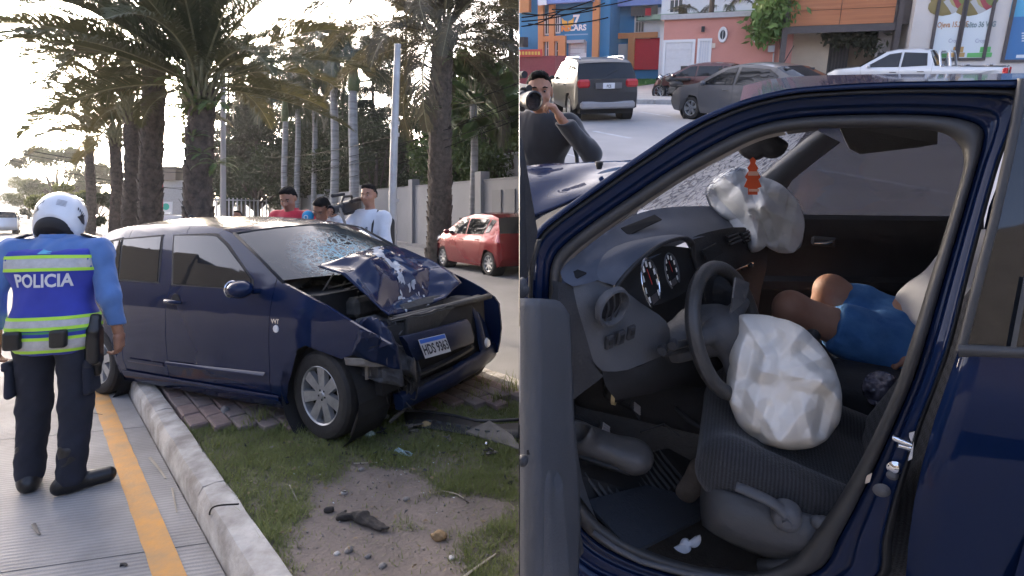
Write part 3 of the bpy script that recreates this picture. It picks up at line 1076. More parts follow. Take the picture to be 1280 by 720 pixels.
tree('hazy_tree', 36, 82, 7.0, 'leaf', 'smaller hazy tree at the far end of the left road', 42, None, M_LEAFH, 1.3, n=12000)
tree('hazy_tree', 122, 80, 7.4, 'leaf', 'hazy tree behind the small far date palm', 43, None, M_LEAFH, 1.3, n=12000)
tree('leafy_bush', 84, 40, 3.4, 'leaf', 'yellow green bush right behind the white helmet', 44, None, leaf_mat('olive_leaf', (.13, .14, .04), (.07, .08, .028)), 1.5, n=9000)
tree('leafy_bush', 118, 34, 2.6, 'leaf', 'dark low bush under the slender date palms', 45, None, M_LEAFD, 2.0, n=9000)
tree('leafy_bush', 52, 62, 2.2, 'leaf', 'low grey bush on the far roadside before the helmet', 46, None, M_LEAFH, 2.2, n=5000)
# ------------------------------------------------------------------ poles, cables, far things on the left
M_STEEL = mat('galvanised_steel', (.36, .37, .37), .5, metal=.35, var=.25, vscale=3)
M_CABLE = mat('black_cable', (.012, .012, .013), .95, spec=.05)
pole = thing('steel_pole', 'slim grey steel pole standing by the man with the video camera', 'pole', Matrix.Translation((P(491, 300, 9.5).x, 9.5, 0)))
m = MB(); m.tube([(0, 0, 0), (.0, 0, 1.9), (.03, 0, 3.0), (.085, 0, 4.45)], [.075, .07, .066, .055], 14); m.build('shaft', M_STEEL, pole, smooth=60)
for z in (1.75, 2.9, 3.1):
 m = MB(); m.lathe([(.066, -.03), (.082, -.03), (.082, .03), (.066, .03)], (z * .012, 0, z), n=14, closed=True); m.build('band', M_STEEL, pole)
m = MB(); m.lathe([(.0, .02), (.06, .015), (.062, -.02)], (.085, 0, 4.46), n=12); m.build('cap', M_STEEL, pole)
pole = thing('utility_pole', 'thin pale utility pole beside the fern grown palm trunk', 'pole', Matrix.Translation((P(279, 262, 19).x, 19, 0)))
m = MB(); m.tube([(0, 0, 0), (0, 0, 6.4)], [.10, .08], 10); m.build('shaft', mat('pale_concrete', (.36, .35, .34), .9), pole, smooth=60)
m = MB(); m.box((0, 0, 5.9), (.9, .08, .1)); m.build('crossarm', M_STEEL, pole)
def cable(p0, p1, sag, label, r_=.012, group='cables over the far road'):
 m = MB()
 pts = [p0.lerp(p1, i / 20) + Vector((0, 0, -sag * 4 * (i / 20) * (1 - i / 20))) for i in range(21)]
 m.tube(pts, r_, 5)
 tag(m.build('overhead_cable', M_CABLE, smooth=180), label, 'cable', group)
for i, (a, b, sg) in enumerate([((320, 207), (660, 126), .5), ((320, 214), (660, 139), .55), ((330, 230), (660, 143), .6), ((345, 222), (660, 118), .35), ((430, 165), (660, 100), .2), ((330, 196), (500, 168), .2)]):
 cable(P(a[0], a[1], 30), P(b[0], b[1], 12.5), sg, ['lowest thin cable passing before the thick palm trunk', 'thin cable second from the bottom before the thick palm', 'sagging thin cable just above the grey wall', 'thin cable crossing mid height of the thick palm', 'uppermost thin cable from the steel pole to the right', 'short thin cable among the royal palm trunks'][i], .011)
for i, (a, b, w) in enumerate([((-40, 172), (300, 212), .05), ((-40, 178), (300, 216), .03), ((-40, 186), (300, 240), .035), ((-40, 205), (300, 232), .02)]):
 cable(P(a[0], a[1], 32), P(b[0], b[1], 40), .6, ['thick upper cable bundle over the left road', 'second cable under the thick bundle over the left road', 'third cable sagging across the hazy tree', 'lowest faint cable across the hazy tree'][i], w * .55, 'cables over the left road')
def hill(name, pts, Y, depth, m):
 mb = MB()
 top = [P(px, py, Y) for px, py in pts]
 rows = [[Vector((p.x, p.y - depth * .5, -.2)) for p in top], [Vector((p.x, p.y - depth * .15, max(.2, p.z * .7))) for p in top], top, [Vector((p.x, p.y + depth, -.2)) for p in top]]
 mb.grid(rows)
 return tag(mb.build(name, m, smooth=180), kind='structure')
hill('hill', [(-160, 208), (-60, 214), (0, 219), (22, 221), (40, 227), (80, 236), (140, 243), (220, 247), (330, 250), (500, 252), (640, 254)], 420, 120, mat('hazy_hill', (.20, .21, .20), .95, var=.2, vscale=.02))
fb = thing('far_building', 'pale low building with dark roof glimpsed between the palm trunks', 'building', Matrix.Translation((P(216, 262, 45).x, 45, 0)))
m = MB(); m.box((0, 0, 1.9), (4.4, 4, 3.8)); m.build('wall', mat('cream_render', (.42, .39, .35), .9, var=.15), fb)
m = MB(); m.box((.6, -.2, 4.35), (2.2, 4.4, 1.1)); m.build('roof', mat('brown_roof', (.16, .12, .09), .8), fb)
m = MB(); m.box((-.9, -2.03, 2.0), (.9, .06, 1.2)); m.build('window', mat('dim_pane', (.05, .055, .06), .2), fb)
sg = thing('billboard', 'small white billboard with a round green emblem between palm trunks', 'sign', Matrix.Translation((P(208, 270, 24).x, 24, 0)))
m = MB(); m.box((0, 0, 1.62), (.52, .05, .55)); m.build('panel', mat('sign_white', (.62, .64, .65), .5), sg)
m = MB(); m.lathe([(0, 0), (.15, 0), (.15, .012), (0, .012)], (.0, -.04, 1.68), axis='y', n=20); m.build('emblem', mat('sign_green', (.05, .42, .30), .5), sg)
m = MB()
for x in (-.2, .2): m.tube([(x, 0, 0), (x, 0, 1.4)], .03, 6)
m.build('posts', M_STEEL, sg)
m = MB(); m.box((.15, -.15, .85), (1.3, .08, .9)); m.build('lower_panel', mat('sign_white', (.6, .6, .6), .5), sg)
rp_ = thing('sign_post', 'slim red and white post beside the green emblem billboard', 'sign', Matrix.Translation((P(202, 270, 22).x, 22, 0)))
m = MB(); m.tube([(0, 0, 0), (0, 0, 2.6)], .06, 8); m.build('shaft', mat('red_post', (.42, .05, .06), .5), rp_)
m = MB(); m.tube([(0, 0, .9), (0, 0, 1.5)], .064, 8); m.build('band', mat('sign_white'), rp_)
fen = thing('metal_fence', 'pale vertical bar fence seen low beyond the blue car roof', 'fence')
for i in range(16):
 p = P(255 + i * 5.2, 262, 34 + i * .4)
 m = MB(); m.tube([(p.x, p.y, 0), (p.x, p.y, 2.3)], .045, 5); m.build('bar', mat('pale_bar', (.5, .5, .5), .6), fen)
m = MB(); a, b = P(252, 262, 33.8), P(338, 262, 40.5)
for z in (.3, 2.15): m.tube([(a.x, a.y, z), (b.x, b.y, z)], .04, 4)
m.build('rail', mat('pale_bar'), fen)
# ------------------------------------------------------------------ grass on the median
def grass_density(x, y):
 """0..1 cover of grass; bare soil has a shape of its own"""
 n1 = vnoise(np.stack([x, y, 0 * x], 1), 2.2, 1)
 n2 = vnoise(np.stack([x, y, 0 * x], 1), 5.5, 4)
 u = (x - (-.72)) ; v = (y - 2.55)
 d1 = np.sqrt(((x + .78) / .30) ** 2 + ((y - 2.75) / .50) ** 2)
 d2 = np.sqrt(((x + .50) / .36) ** 2 + ((y - 2.2) / .45) ** 2)
 d3 = np.sqrt(((x + .28) / .30) ** 2 + ((y - 2.70) / .16) ** 2)
 bare = np.minimum(np.minimum(d1, d2), d3)
 g_ = smoothstep(.75, 1.25, bare + .3 * n1 + .22 * n2)
 return np.clip(g_ * (.72 + .4 * n2) + .03, 0, 1)
def grass(nb):
 rng = np.random.default_rng(5)
 x = rng.uniform(-3.2, .75, nb); y = rng.uniform(1.35, 4.6, nb)
 kn = (x - KA.x) * KN.x + (y - KA.y) * KN.y
 pave_edge = 3.74 + .10 * (x + 2.2) + .05 * np.sin(x * 5) + .28 * smoothstep(-1.2, 0, x)
 dens = grass_density(x, y)
 ok = (kn > .125) & (kn < 2.4) & (rng.uniform(0, 1, nb) < dens) & (y < pave_edge + .06 * rng.normal(size=nb))
 ok &= (x < CUT * y - .005)
 x, y, dens = x[ok], y[ok], dens[ok]
 n = len(x)
 z = np.array([median_z(a, b) for a, b in zip(x, y)])
 L = rng.uniform(.016, .050, n) * (.6 + .6 * dens)
 tall = (rng.uniform(0, 1, n) < .03)
 L[tall] *= 2.0
 an = rng.uniform(0, 2 * PI, n)
 tilt = rng.uniform(.2, 1.1, n)
 d = np.stack([np.cos(an) * np.sin(tilt), np.sin(an) * np.sin(tilt), np.cos(tilt)], 1)
 s = np.stack([-np.sin(an), np.cos(an), 0 * an], 1)
 B = np.stack([x, y, z - .004], 1)
 w = rng.uniform(.0012, .0032, n)[:, None]
 tip = B + d * L[:, None] + np.stack([np.cos(an), np.sin(an), 0 * an], 1) * (L * .3)[:, None]
 V = np.stack([B - s * w, B + s * w, tip], 1).reshape(-1, 3)
 return V, np.arange(n * 3).reshape(n, 3)
M_GRASS = leaf_mat('short_grass', (.20, .225, .085), (.115, .15, .05), (.24, .26, .08), .3)
V, F = grass(420000)
tag(obj('grass', np_mesh('grass', V, F, M_GRASS, 0)), 'short patchy green grass covering the median', 'grass', kind='stuff')
def weed(p, n, h, label, seed):
 rng = np.random.default_rng(seed)
 an = rng.uniform(0, 2 * PI, n); tl = rng.uniform(.05, .75, n)
 L = h * rng.uniform(.5, 1.1, n)
 d = np.stack([np.cos(an) * np.sin(tl), np.sin(an) * np.sin(tl), np.cos(tl)], 1)
 s = np.stack([-np.sin(an), np.cos(an), 0 * an], 1) * .0035
 B = np.stack([rng.normal(0, .035, n), rng.normal(0, .035, n), np.zeros(n) - .01], 1)
 mid = B + d * L[:, None] * .6
 tip = B + d * L[:, None] + np.stack([np.cos(an), np.sin(an), -.4 + 0 * an], 1) * (L * .25)[:, None]
 V = np.stack([B - s, B + s, mid + s * .7, mid - s * .7, tip, tip + s * .1], 1).reshape(-1, 3)
 F = np.concatenate([np.stack([np.arange(n) * 6 + k for k in q], 1) for q in ((0, 1, 2, 3), (3, 2, 5, 4))])
 o = obj('weed', np_mesh('weed', V, F, M_GRASS, 0), None, (p.x, p.y, median_z(p.x, p.y)))
 tag(o, label, 'weed', 'tall weeds on the median')
for i, (px, py, n, h, lab) in enumerate([(325, 528, 60, .17, 'tall grass tuft just left of the front wheel'), (308, 534, 40, .10, 'low grass tuft beside the grey stone near the wheel'), (352, 538, 40, .11, 'grass tuft touching the front tyre'), (590, 500, 70, .12, 'grass clump under the far end of the bumper'),
         (622, 503, 80, .15, 'thick grass clump at the edge of the brick paving'), (640, 492, 40, .24, 'tall thin stalks beside the far kerb'), (605, 488, 30, .20, 'thin stalks just beyond the bumper corner'), (545, 512, 40, .10, 'small tuft behind the torn bumper strip'),
         (270, 560, 35, .08, 'small tuft by the kerb edge'), (455, 560, 30, .07, 'small tuft under the torn wheel liner')]):
 weed(G(px, py, .12), n, h, lab, 100 + i)
# ------------------------------------------------------------------ vehicles: shared builder
def paint(name, col, rough=.22, coat=1.0, metal=.3, var=.0):
 m = mat(name, col, rough, metal=metal, coat=coat, spec=.15, var=var, vscale=3)
 return m
M_GLASSD = mat('dark_glass', (.010, .012, .015), .03, spec=.5)
M_RUBBER = mat('black_rubber', (.016, .016, .017), .7, var=.3, vscale=20)
M_TYRE = mat('tyre_rubber', (.022, .021, .021), .8, var=.4, vscale=14, bump=.3, bscale=60)
M_PLASTIC = mat('black_plastic', (.022, .022, .024), .5, var=.2, vscale=30, bump=.1, bscale=200)
M_ALLOY = mat('alloy_wheel', (.42, .43, .44), .35, metal=.7, var=.25, vscale=18)
M_CHROME = mat('chrome', (.65, .66, .68), .12, metal=1.0)
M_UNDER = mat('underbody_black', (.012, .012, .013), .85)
M_REDLENS = mat('red_lens', (.42, .02, .025), .12, coat=.8)
M_WHITELENS = mat('clear_lens', (.55, .57, .6), .1, coat=.8)
M_AMBER = mat('amber_lens', (.55, .22, .04), .15, coat=.8)
def interp(tab, x):
 xs = [t[0] for t in tab]; ys = [t[1] for t in tab]
 return np.interp(x, xs, ys)
def sheet_bm(poly, step, hstep=None):
 bm = bmesh.new()
 bm.faces.new([bm.verts.new((p[0], 0, p[1])) for p in poly])
 bmesh.ops.triangulate(bm, faces=bm.faces[:])
 xs = [p[0] for p in poly]; zs = [p[1] for p in poly]
 for lo, hi, st, no in ((min(xs), max(xs), step, (1, 0, 0)), (min(zs), max(zs), hstep or step, (0, 0, 1))):
  c = math.floor(lo / st) * st + st
  while c < hi:
   bmesh.ops.bisect_plane(bm, geom=bm.verts[:] + bm.edges[:] + bm.faces[:], dist=1e-5, plane_co=tuple(c * q for q in no), plane_no=no)
   c += st
 return bm
class Car:
 """body in local axes: x forward, y left, z up, origin on the ground between the axles"""
 def __init__(s, root, plan, prof, body):
  s.root, s.plan, s.prof, s.body = root, plan, prof, body
 def S(s, x, z):
  return float(interp(s.plan, x)) * float(interp(s.prof, z))
 def pt(s, x, z, sg, off=0.0):
  return Vector((x, sg * (s.S(x, z) + off), z))
 def side_panels(s, poly, sg, panels, m=None, step=.09):
  """panels: (name, [(point, normal)...]) keeps where n.(p-a) <= 0"""
  out = {}
  for name, lines in panels:
   bm = sheet_bm(poly, step, .07)
   for (a, n) in lines:
    bmesh.ops.bisect_plane(bm, geom=bm.verts[:] + bm.edges[:] + bm.faces[:], dist=1e-5, plane_co=(a[0], 0, a[1]), plane_no=(n[0], 0, n[1]), clear_outer=True)
   for v in bm.verts:
    x, z = v.co.x, v.co.z
    v.co.y = sg * s.S(x, z)
   be = [e for e in bm.edges if len(e.link_faces) == 1]
   r_ = bmesh.ops.extrude_edge_only(bm, edges=be)
   for v in [g_ for g_ in r_['geom'] if isinstance(g_, bmesh.types.BMVert)]:
    v.co.y -= sg * .02
   bmesh.ops.recalc_face_normals(bm, faces=bm.faces[:])
   me = bpy.data.meshes.new(name)
   bm.to_mesh(me); bm.free()
   me.materials.append(m or s.body)
   me.polygons.foreach_set('use_smooth', [True] * len(me.polygons))
   me.set_sharp_from_angle(angle=R(40))
   out[name] = obj(name, me, s.root)
  return out
 def patch(s, name, poly, sg, m, off, parent=None, step=.1, thick=.012):
  """thin slab following the side surface, proud by off"""
  bm = sheet_bm(poly, step)
  for v in bm.verts:
   v.co.y = sg * (s.S(v.co.x, v.co.z) + off)
  be = [e for e in bm.edges if len(e.link_faces) == 1]
  r_ = bmesh.ops.extrude_edge_only(bm, edges=be)
  for v in [g_ for g_ in r_['geom'] if isinstance(g_, bmesh.types.BMVert)]:
   v.co.y -= sg * thick
  bmesh.ops.recalc_face_normals(bm, faces=bm.faces[:])
  me = bpy.data.meshes.new(name)
  bm.to_mesh(me); bm.free()
  me.materials.append(m)
  me.polygons.foreach_set('use_smooth', [True] * len(me.polygons))
  me.set_sharp_from_angle(angle=R(40))
  return obj(name, me, parent or s.root)
 def window(s, poly, sg, glass=None, frame=.022, parent=None, off=.003, name='window'):
  c = (sum(p[0] for p in poly) / len(poly), sum(p[1] for p in poly) / len(poly))
  big = []
  for p in poly:
   d = Vector((p[0] - c[0], p[1] - c[1]))
   big.append((p[0] + d.normalized().x * frame * 1.25, p[1] + d.normalized().y * frame * 1.1))
  f = s.patch(name, big, sg, M_RUBBER, off, parent)
  s.patch('pane', poly, sg, glass or M_GLASSD, off + .004, f, thick=.006)
  return f
 def strip(s, name, edge, m, parent=None, n=13, sub=4, smooth=50, lift=0.0, t0=-1, t1=1, wscale=1.0):
  """cross-car surface through edge points (x, z, bx, bz): (bx,bz) is how far the centreline bulges"""
  pts = []
  for i in range(len(edge) - 1):
   for q in range(sub):
    t = q / sub
    pts.append([edge[i][k] * (1 - t) + edge[i + 1][k] * t for k in range(4)])
  pts.append(list(edge[-1]))
  if len(edge) > 2:
   pts = [list(p) for p in spline([e[:4] for e in edge], len(edge) * sub)]
  mb = MB()
  rows = []
  for (x, z, bx, bz) in pts:
   w = s.S(x, z) * wscale
   row = []
   for j in range(n):
    t = t0 + (t1 - t0) * j / (n - 1)
    g_ = 1 - abs(t) ** 2.2
    row.append((x + bx * g_, w * t, z + bz * g_ + lift))
   rows.append(row)
  mb.grid(rows)
  return mb.build(name, m, parent or s.root, smooth=smooth)
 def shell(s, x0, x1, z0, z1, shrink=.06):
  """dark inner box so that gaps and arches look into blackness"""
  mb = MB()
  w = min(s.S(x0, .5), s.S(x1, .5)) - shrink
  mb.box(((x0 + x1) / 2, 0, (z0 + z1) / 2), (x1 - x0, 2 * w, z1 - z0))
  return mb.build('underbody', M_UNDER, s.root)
_rims = {}
def wheel(root, x, y, r_, w, sg, spokes=7, style='alloy', rz=0.0, rimr=.66, z=None):
 """wheel > tyre, rim; sg = side the face looks to"""
 key = (r_, w, spokes, style, rimr)
 if key not in _rims:
  t = MB()
  k = r_
  prof = [(k * rimr, -w * .46), (k * .80, -w * .5), (k * .93, -w * .46), (k * .985, -w * .36), (k, -w * .2), (k, -w * .1), (k * .985, -w * .09), (k * .985, -w * .06), (k, -w * .05), (k, w * .05), (k * .985, w * .06), (k * .985, w * .09),
    (k, w * .1), (k, w * .2), (k * .985, w * .36), (k * .93, w * .46), (k * .86, w * .485), (k * .80, w * .5), (k * rimr, w * .46)]
  t.lathe(prof, axis='y', n=48)
  tm = t.mesh('tyre', M_TYRE, 30)
  q = MB()
  rr = k * rimr
  q.lathe([(rr, w * .46), (rr * .985, w * .47), (rr * .94, w * .44), (rr * .92, w * .30), (rr * .9, -w * .4)], axis='y', n=48)
  for i in range(spokes):
   a = 2 * PI * i / spokes
   ca, sa = math.cos(a), math.sin(a)
   def pp(rad, tang, yy):
    return (ca * rad - sa * tang, yy, sa * rad + ca * tang)
   w0, w1 = rr * .13, rr * (.20 if spokes <= 7 else .12)
   f0, f1 = w * .36, w * .42
   vs = [pp(rr * .12, -w0, f0), pp(rr * .12, w0, f0), pp(rr * .95, w1, f1), pp(rr * .95, -w1, f1),
     pp(rr * .12, -w0 * 1.2, f0 - w * .16), pp(rr * .12, w0 * 1.2, f0 - w * .16), pp(rr * .95, w1 * 1.15, f1 - w * .16), pp(rr * .95, -w1 * 1.15, f1 - w * .16)]
   q.add(vs, [(0, 1, 2, 3), (4, 7, 6, 5), (0, 4, 5, 1), (1, 5, 6, 2), (2, 6, 7, 3), (3, 7, 4, 0)])
  q.lathe([(0, w * .40), (rr * .10, w * .40), (rr * .13, w * .37), (rr * .22, w * .36), (rr * .24, w * .2)], axis='y', n=24)
  q.mi = 1
  q.lathe([(0, w * .05), (rr * .92, w * .05)], axis='y', n=24)
  for i in range(5):
   a = 2 * PI * i / 5 + .3
   q.lathe([(0, w * .375), (rr * .035, w * .375), (rr * .04, w * .34)], (math.cos(a) * rr * .17, 0, math.sin(a) * rr * .17), axis='y', n=8)
  rm = q.mesh('rim', [M_ALLOY, M_UNDER], 30)
  _rims[key] = (tm, rm)
 tm, rm = _rims[key]
 e = bpy.data.objects.new('wheel', None)
 COL.objects.link(e)
 e.parent = root
 e.location = (x, y, r_ if z is None else z)
 e.rotation_euler = (0, random.uniform(0, 6), rz + (0 if sg > 0 else PI))
 e.rotation_mode = 'ZXY' if False else 'XYZ'
 obj('tyre', tm, e); obj('rim', rm, e)
 return e
def arch_poly(cx, cz, r_, z0, n=16):
 """points of a wheel arch from front foot over the top to the rear foot (x decreasing)"""
 h = max(-1, min(1, (z0 - cz) / r_))
 a0 = math.asin(h)
 return arc(cx, cz, r_, a0, PI - a0, n)
def wheel_well(root, car, x, z, r_, sg):
 mb = MB()
 y1 = car.S(x, .5) - .015
 mb.lathe([(r_, sg * (y1 - .30)), (r_, sg * y1)], (x, 0, z), axis='y', n=24)
 mb.lathe([(0, sg * (y1 - .30)), (r_, sg * (y1 - .30))], (x, 0, z), axis='y', n=24)
 return mb.build('wheel_well', M_UNDER, root)
def plate(root, c, ux, uy, w, h, txt, tcol=(.02, .02, .03), blue=True):
 """licence plate > band, lettering"""
 c, ux, uy = Vector(c), Vector(ux).normalized(), Vector(uy).normalized()
 n = ux.cross(uy)
 mb = MB()
 q = [c - ux * w / 2 - uy * h / 2, c + ux * w / 2 - uy * h / 2, c + ux * w / 2 + uy * h / 2, c - ux * w / 2 + uy * h / 2]
 mb.prism([p - n * .004 for p in q], n * .004)
 o = mb.build('licence_plate', mat('plate_white', (.60, .61, .62), .4, var=.12, vscale=20), root)
 if blue:
  mb = MB()
  q = [c - ux * w * .48 + uy * h * .28, c + ux * w * .48 + uy * h * .28, c + ux * w * .48 + uy * h * .48, c - ux * w * .48 + uy * h * .48]
  mb.prism([p + n * .0005 for p in q], n * .001)
  mb.build('plate_band', mat('plate_blue', (.03, .13, .50), .4), o)
 mb = MB()
 text_on(mb, txt, h * .72, c - uy * h * .10, ux, uy, bold=.003, xs=.62 * w / h / 1.94, lift=.0025)
 mb.build('lettering', mat('plate_ink', tcol, .5), o)
 return o
# ------------------------------------------------------------------ the crashed dark blue hatchback
LC_O = Vector((-2.0254, 4.8084, .06))
LC_YAW, LC_PIT = R(-27.504), R(-2.595)
LCM = Matrix.Translation(LC_O) @ Matrix.Rotation(LC_YAW, 4, 'Z') @ Matrix.Rotation(LC_PIT, 4, 'Y')
_LI = LCM.inverted()
_lo = _LI @ Vector((0, 0, EYE))
def _lray(px, py):
 return (_LI.to_3x3() @ Vector(((px - CX) / FPX, 1, -(py - CY) / FPX)))
def LY(px, py, y):
 d = _lray(px, py); return _lo + d * ((y - _lo.y) / d.y)
def LX(px, py, x):
 d = _lray(px, py); return _lo + d * ((x - _lo.x) / d.x)
def LZ(px, py, z):
 d = _lray(px, py); return _lo + d * ((z - _lo.z) / d.z)
M_BLUE = paint('dark_blue_paint', (.004, .012, .044), .25, coat=.5, metal=0.0)
nodes_of(M_BLUE)[1].inputs['Specular IOR Level'].default_value = .03
M_BLUES = paint('scuffed_blue_paint', (.006, .016, .052), .42, coat=.15, metal=0.0, var=.4)
car = thing('crashed_car', 'dark blue hatchback with smashed front end straddling the kerb', 'car', LCM)
C1 = Car(car, [(-1.85, .72), (-1.72, .77), (-1.2, .82), (0, .83), (1.3, .83), (1.65, .80), (1.9, .74)],
   [(.12, .90), (.22, .955), (.30, .975), (.345, .985), (.36, 1.0), (.39, 1.0), (.41, .985), (.55, .997), (.72, 1.0), (.82, .992), (.92, .968), (.98, .945), (1.05, .92), (1.2, .868), (1.33, .818), (1.39, .787), (1.43, .75), (1.465, .70)], M_BLUE)
rw_x, fw_x, WR = -1.345, 1.315, .288
top = [(-1.80, .55), (-1.80, .82), (-1.74, 1.02), (-1.67, 1.32), (-1.58, 1.385), (-1.40, 1.43), (-1.15, 1.452), (-.8, 1.46), (-.4, 1.447), (-.05, 1.423), (.17, 1.395), (.36, 1.345), (.68, 1.18), (.98, 1.01),
  (1.23, .935), (1.42, .87), (1.60, .79), (1.75, .715), (1.87, .650)]
fa = [p for p in arch_poly(fw_x, .29, .335, .2) if p[1] < .60 or p[0] < fw_x + .19]
poly_near = top + [(1.74, .605), (1.60, .575)] + [p for p in fa if p[0] < 1.575] + [(.97, .17), (-.99, .15)] + arch_poly(rw_x, .27, .335, .15) + [(-1.73, .24)]
poly_far = top[:-1] + [(1.80, .66), (1.82, .45), (1.78, .25)] + arch_poly(fw_x, .29, .335, .2) + [(.97, .17), (-.99, .15)] + arch_poly(rw_x, .27, .335, .15) + [(-1.73, .24)]
bx0, dx0, fx0 = -.945, -.315, .873
gp = .003
pans = [('quarter_panel', [((bx0 - gp, .5), (1, .16))]),
  ('rear_door', [((bx0 + gp, .5), (-1, -.16)), ((dx0 - gp, 0), (1, -.04))]),
  ('front_door', [((dx0 + gp, 0), (-1, .04)), ((fx0 - gp, .3), (1, -.06))]),
  ('fender', [((fx0 + gp, .3), (-1, .06))])]
near = C1.side_panels(poly_near, -1, pans, step=.07)
far = C1.side_panels(poly_far, 1, pans, step=.14)
wins = [('quarter', [(-1.385, 1.315), (-1.175, 1.333), (-1.055, 1.008), (-1.205, 1.003)]),
  ('rear_door', [(-1.14, 1.337), (-.585, 1.352), (-.463, .992), (-1.025, 1.006)]),
  ('front_door', [(-.40, 1.355), (.05, 1.345), (.155, 1.335), (.30, 1.262), (.655, 1.03), (.685, .962), (-.24, .98)])]
for sg, pn in ((-1, near), (1, far)):
 for k, w in wins:
  C1.window(w, sg, parent=pn[{'quarter': 'quarter_panel'}.get(k, k)], name='window')
rf = C1.strip('roof', [(-1.60, 1.375, -.10, .06), (-1.40, 1.43, -.04, .065), (-.8, 1.46, 0, .055), (-.2, 1.435, .02, .055), (.17, 1.395, .10, .05), (.345, 1.353, .16, .045)], M_BLUE, smooth=180)
m = MB(); m.ball((-1.25, .0, 1.52), (.035, .035, .03), 10, 6); m.tube([(-1.25, 0, 1.53), (-1.45, 0, 1.72)], [.004, .002], 5); m.build('antenna', M_RUBBER, rf)
C1.strip('tailgate', [(-1.80, .62, -.10, 0), (-1.80, .82, -.12, 0), (-1.745, 1.02, -.12, 0)], M_BLUE)
C1.strip('rear_window', [(-1.743, 1.025, -.12, 0), (-1.60, 1.375, -.10, .058)], M_GLASSD)
C1.strip('rear_bumper', [(-1.73, .24, -.10, 0), (-1.80, .40, -.12, 0), (-1.80, .615, -.11, 0)], M_BLUE)
def cracked_glass():
 m = mat('cracked_windshield', (.035, .05, .06), .10, spec=.5, coat=.0)
 nt, b = nodes_of(m)
 tc = nt.nodes.new('ShaderNodeTexCoord')
 parts = []
 for sc, w, seed in ((9, .035, 0), (24, .07, 3)):
  mp = nt.nodes.new('ShaderNodeMapping'); mp.inputs['Location'].default_value = (seed, seed, 0)
  nz = nt.nodes.new('ShaderNodeTexNoise'); nz.inputs['Scale'].default_value = 6
  nt.links.new(tc.outputs['Object'], mp.inputs[0])
  nt.links.new(mp.outputs[0], nz.inputs['Vector'])
  ad = nt.nodes.new('ShaderNodeMixRGB'); ad.inputs[0].default_value = .12
  nt.links.new(mp.outputs[0], ad.inputs[1]); nt.links.new(nz.outputs[1], ad.inputs[2])
  vo = nt.nodes.new('ShaderNodeTexVoronoi'); vo.feature = 'DISTANCE_TO_EDGE'; vo.inputs['Scale'].default_value = sc
  nt.links.new(ad.outputs[0], vo.inputs['Vector'])
  lt = nt.nodes.new('ShaderNodeMath'); lt.operation = 'LESS_THAN'; lt.inputs[1].default_value = w
  nt.links.new(vo.outputs[0], lt.inputs[0])
  parts.append(lt.outputs[0])
 sub = nt.nodes.new('ShaderNodeVectorMath'); sub.operation = 'DISTANCE'; sub.inputs[1].default_value = (.95, -.12, 1.06)
 nt.links.new(tc.outputs['Object'], sub.inputs[0])
 mr = nt.nodes.new('ShaderNodeMapRange'); mr.inputs[1].default_value = .5; mr.inputs[2].default_value = .02
 nt.links.new(sub.outputs['Value'], mr.inputs[0])
 a = nt.nodes.new('ShaderNodeMath'); a.operation = 'MAXIMUM'
 nt.links.new(parts[0], a.inputs[0]); nt.links.new(parts[1], a.inputs[1])
 mu = nt.nodes.new('ShaderNodeMath'); mu.operation = 'MULTIPLY'; mu.use_clamp = True
 nt.links.new(a.outputs[0], mu.inputs[0]); nt.links.new(mr.outputs[0], mu.inputs[1])
 mx = nt.nodes.new('ShaderNodeMixRGB'); mx.inputs[1].default_value = (.02, .028, .034, 1); mx.inputs[2].default_value = (.30, .52, .55, 1)
 nt.links.new(mu.outputs[0], mx.inputs[0]); nt.links.new(mx.outputs[0], b.inputs['Base Color'])
 rr = nt.nodes.new('ShaderNodeMapRange'); rr.inputs[3].default_value = .08; rr.inputs[4].default_value = .7
 nt.links.new(mu.outputs[0], rr.inputs[0]); nt.links.new(rr.outputs[0], b.inputs['Roughness'])
 nz2 = nt.nodes.new('ShaderNodeTexNoise'); nz2.inputs['Scale'].default_value = 7; nz2.inputs['Detail'].default_value = 4
 nt.links.new(tc.outputs['Object'], nz2.inputs['Vector'])
 bp = nt.nodes.new('ShaderNodeBump'); bp.inputs['Strength'].default_value = .5; bp.inputs['Distance'].default_value = .05
 m2 = nt.nodes.new('ShaderNodeMath'); m2.operation = 'MULTIPLY'
 nt.links.new(nz2.outputs[0], m2.inputs[0]); nt.links.new(mr.outputs[0], m2.inputs[1])
 nt.links.new(m2.outputs[0], bp.inputs['Height']); nt.links.new(bp.outputs[0], b.inputs['Normal'])
 return m
ws = C1.strip('windshield', [(.355, 1.348, .16, .045), (.66, 1.19, .17, .03), (.965, 1.025, .20, .01)], cracked_glass(), n=25, sub=8, smooth=180)
for v in ws.data.vertices:                      # dished in where it was hit
 d = (v.co - Vector((.95, -.12, 1.06))).length
 k = max(0, 1 - d / .55)
 v.co += Vector((-.5, 0, -.85)) * (.055 * k * k)
wf = MB()
for sg in (-1, 1):
 wf.tube([(.345, sg * (C1.S(.345, 1.35) + .0), 1.355), (.66, sg * C1.S(.66, 1.19), 1.195), (.99, sg * C1.S(.99, 1.01), 1.01)], .011, 6)
wf.tube([C1.pt(.345, 1.352, -1) + Vector((0, 0, .004))] + [Vector((.345 + .16 * (1 - abs(t) ** 2.2), C1.S(.35, 1.35) * t, 1.352 + .045 * (1 - abs(t) ** 2.2))) for t in np.linspace(-.9, .9, 9)] + [C1.pt(.345, 1.352, 1)], .009, 5)
wf.build('windshield_trim', M_RUBBER, car, smooth=180)
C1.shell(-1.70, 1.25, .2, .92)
ir = MB(); ir.box((-.60, 0, 1.10), (1.5, 1.10, .36)); ir.build('cabin', M_UNDER, car)
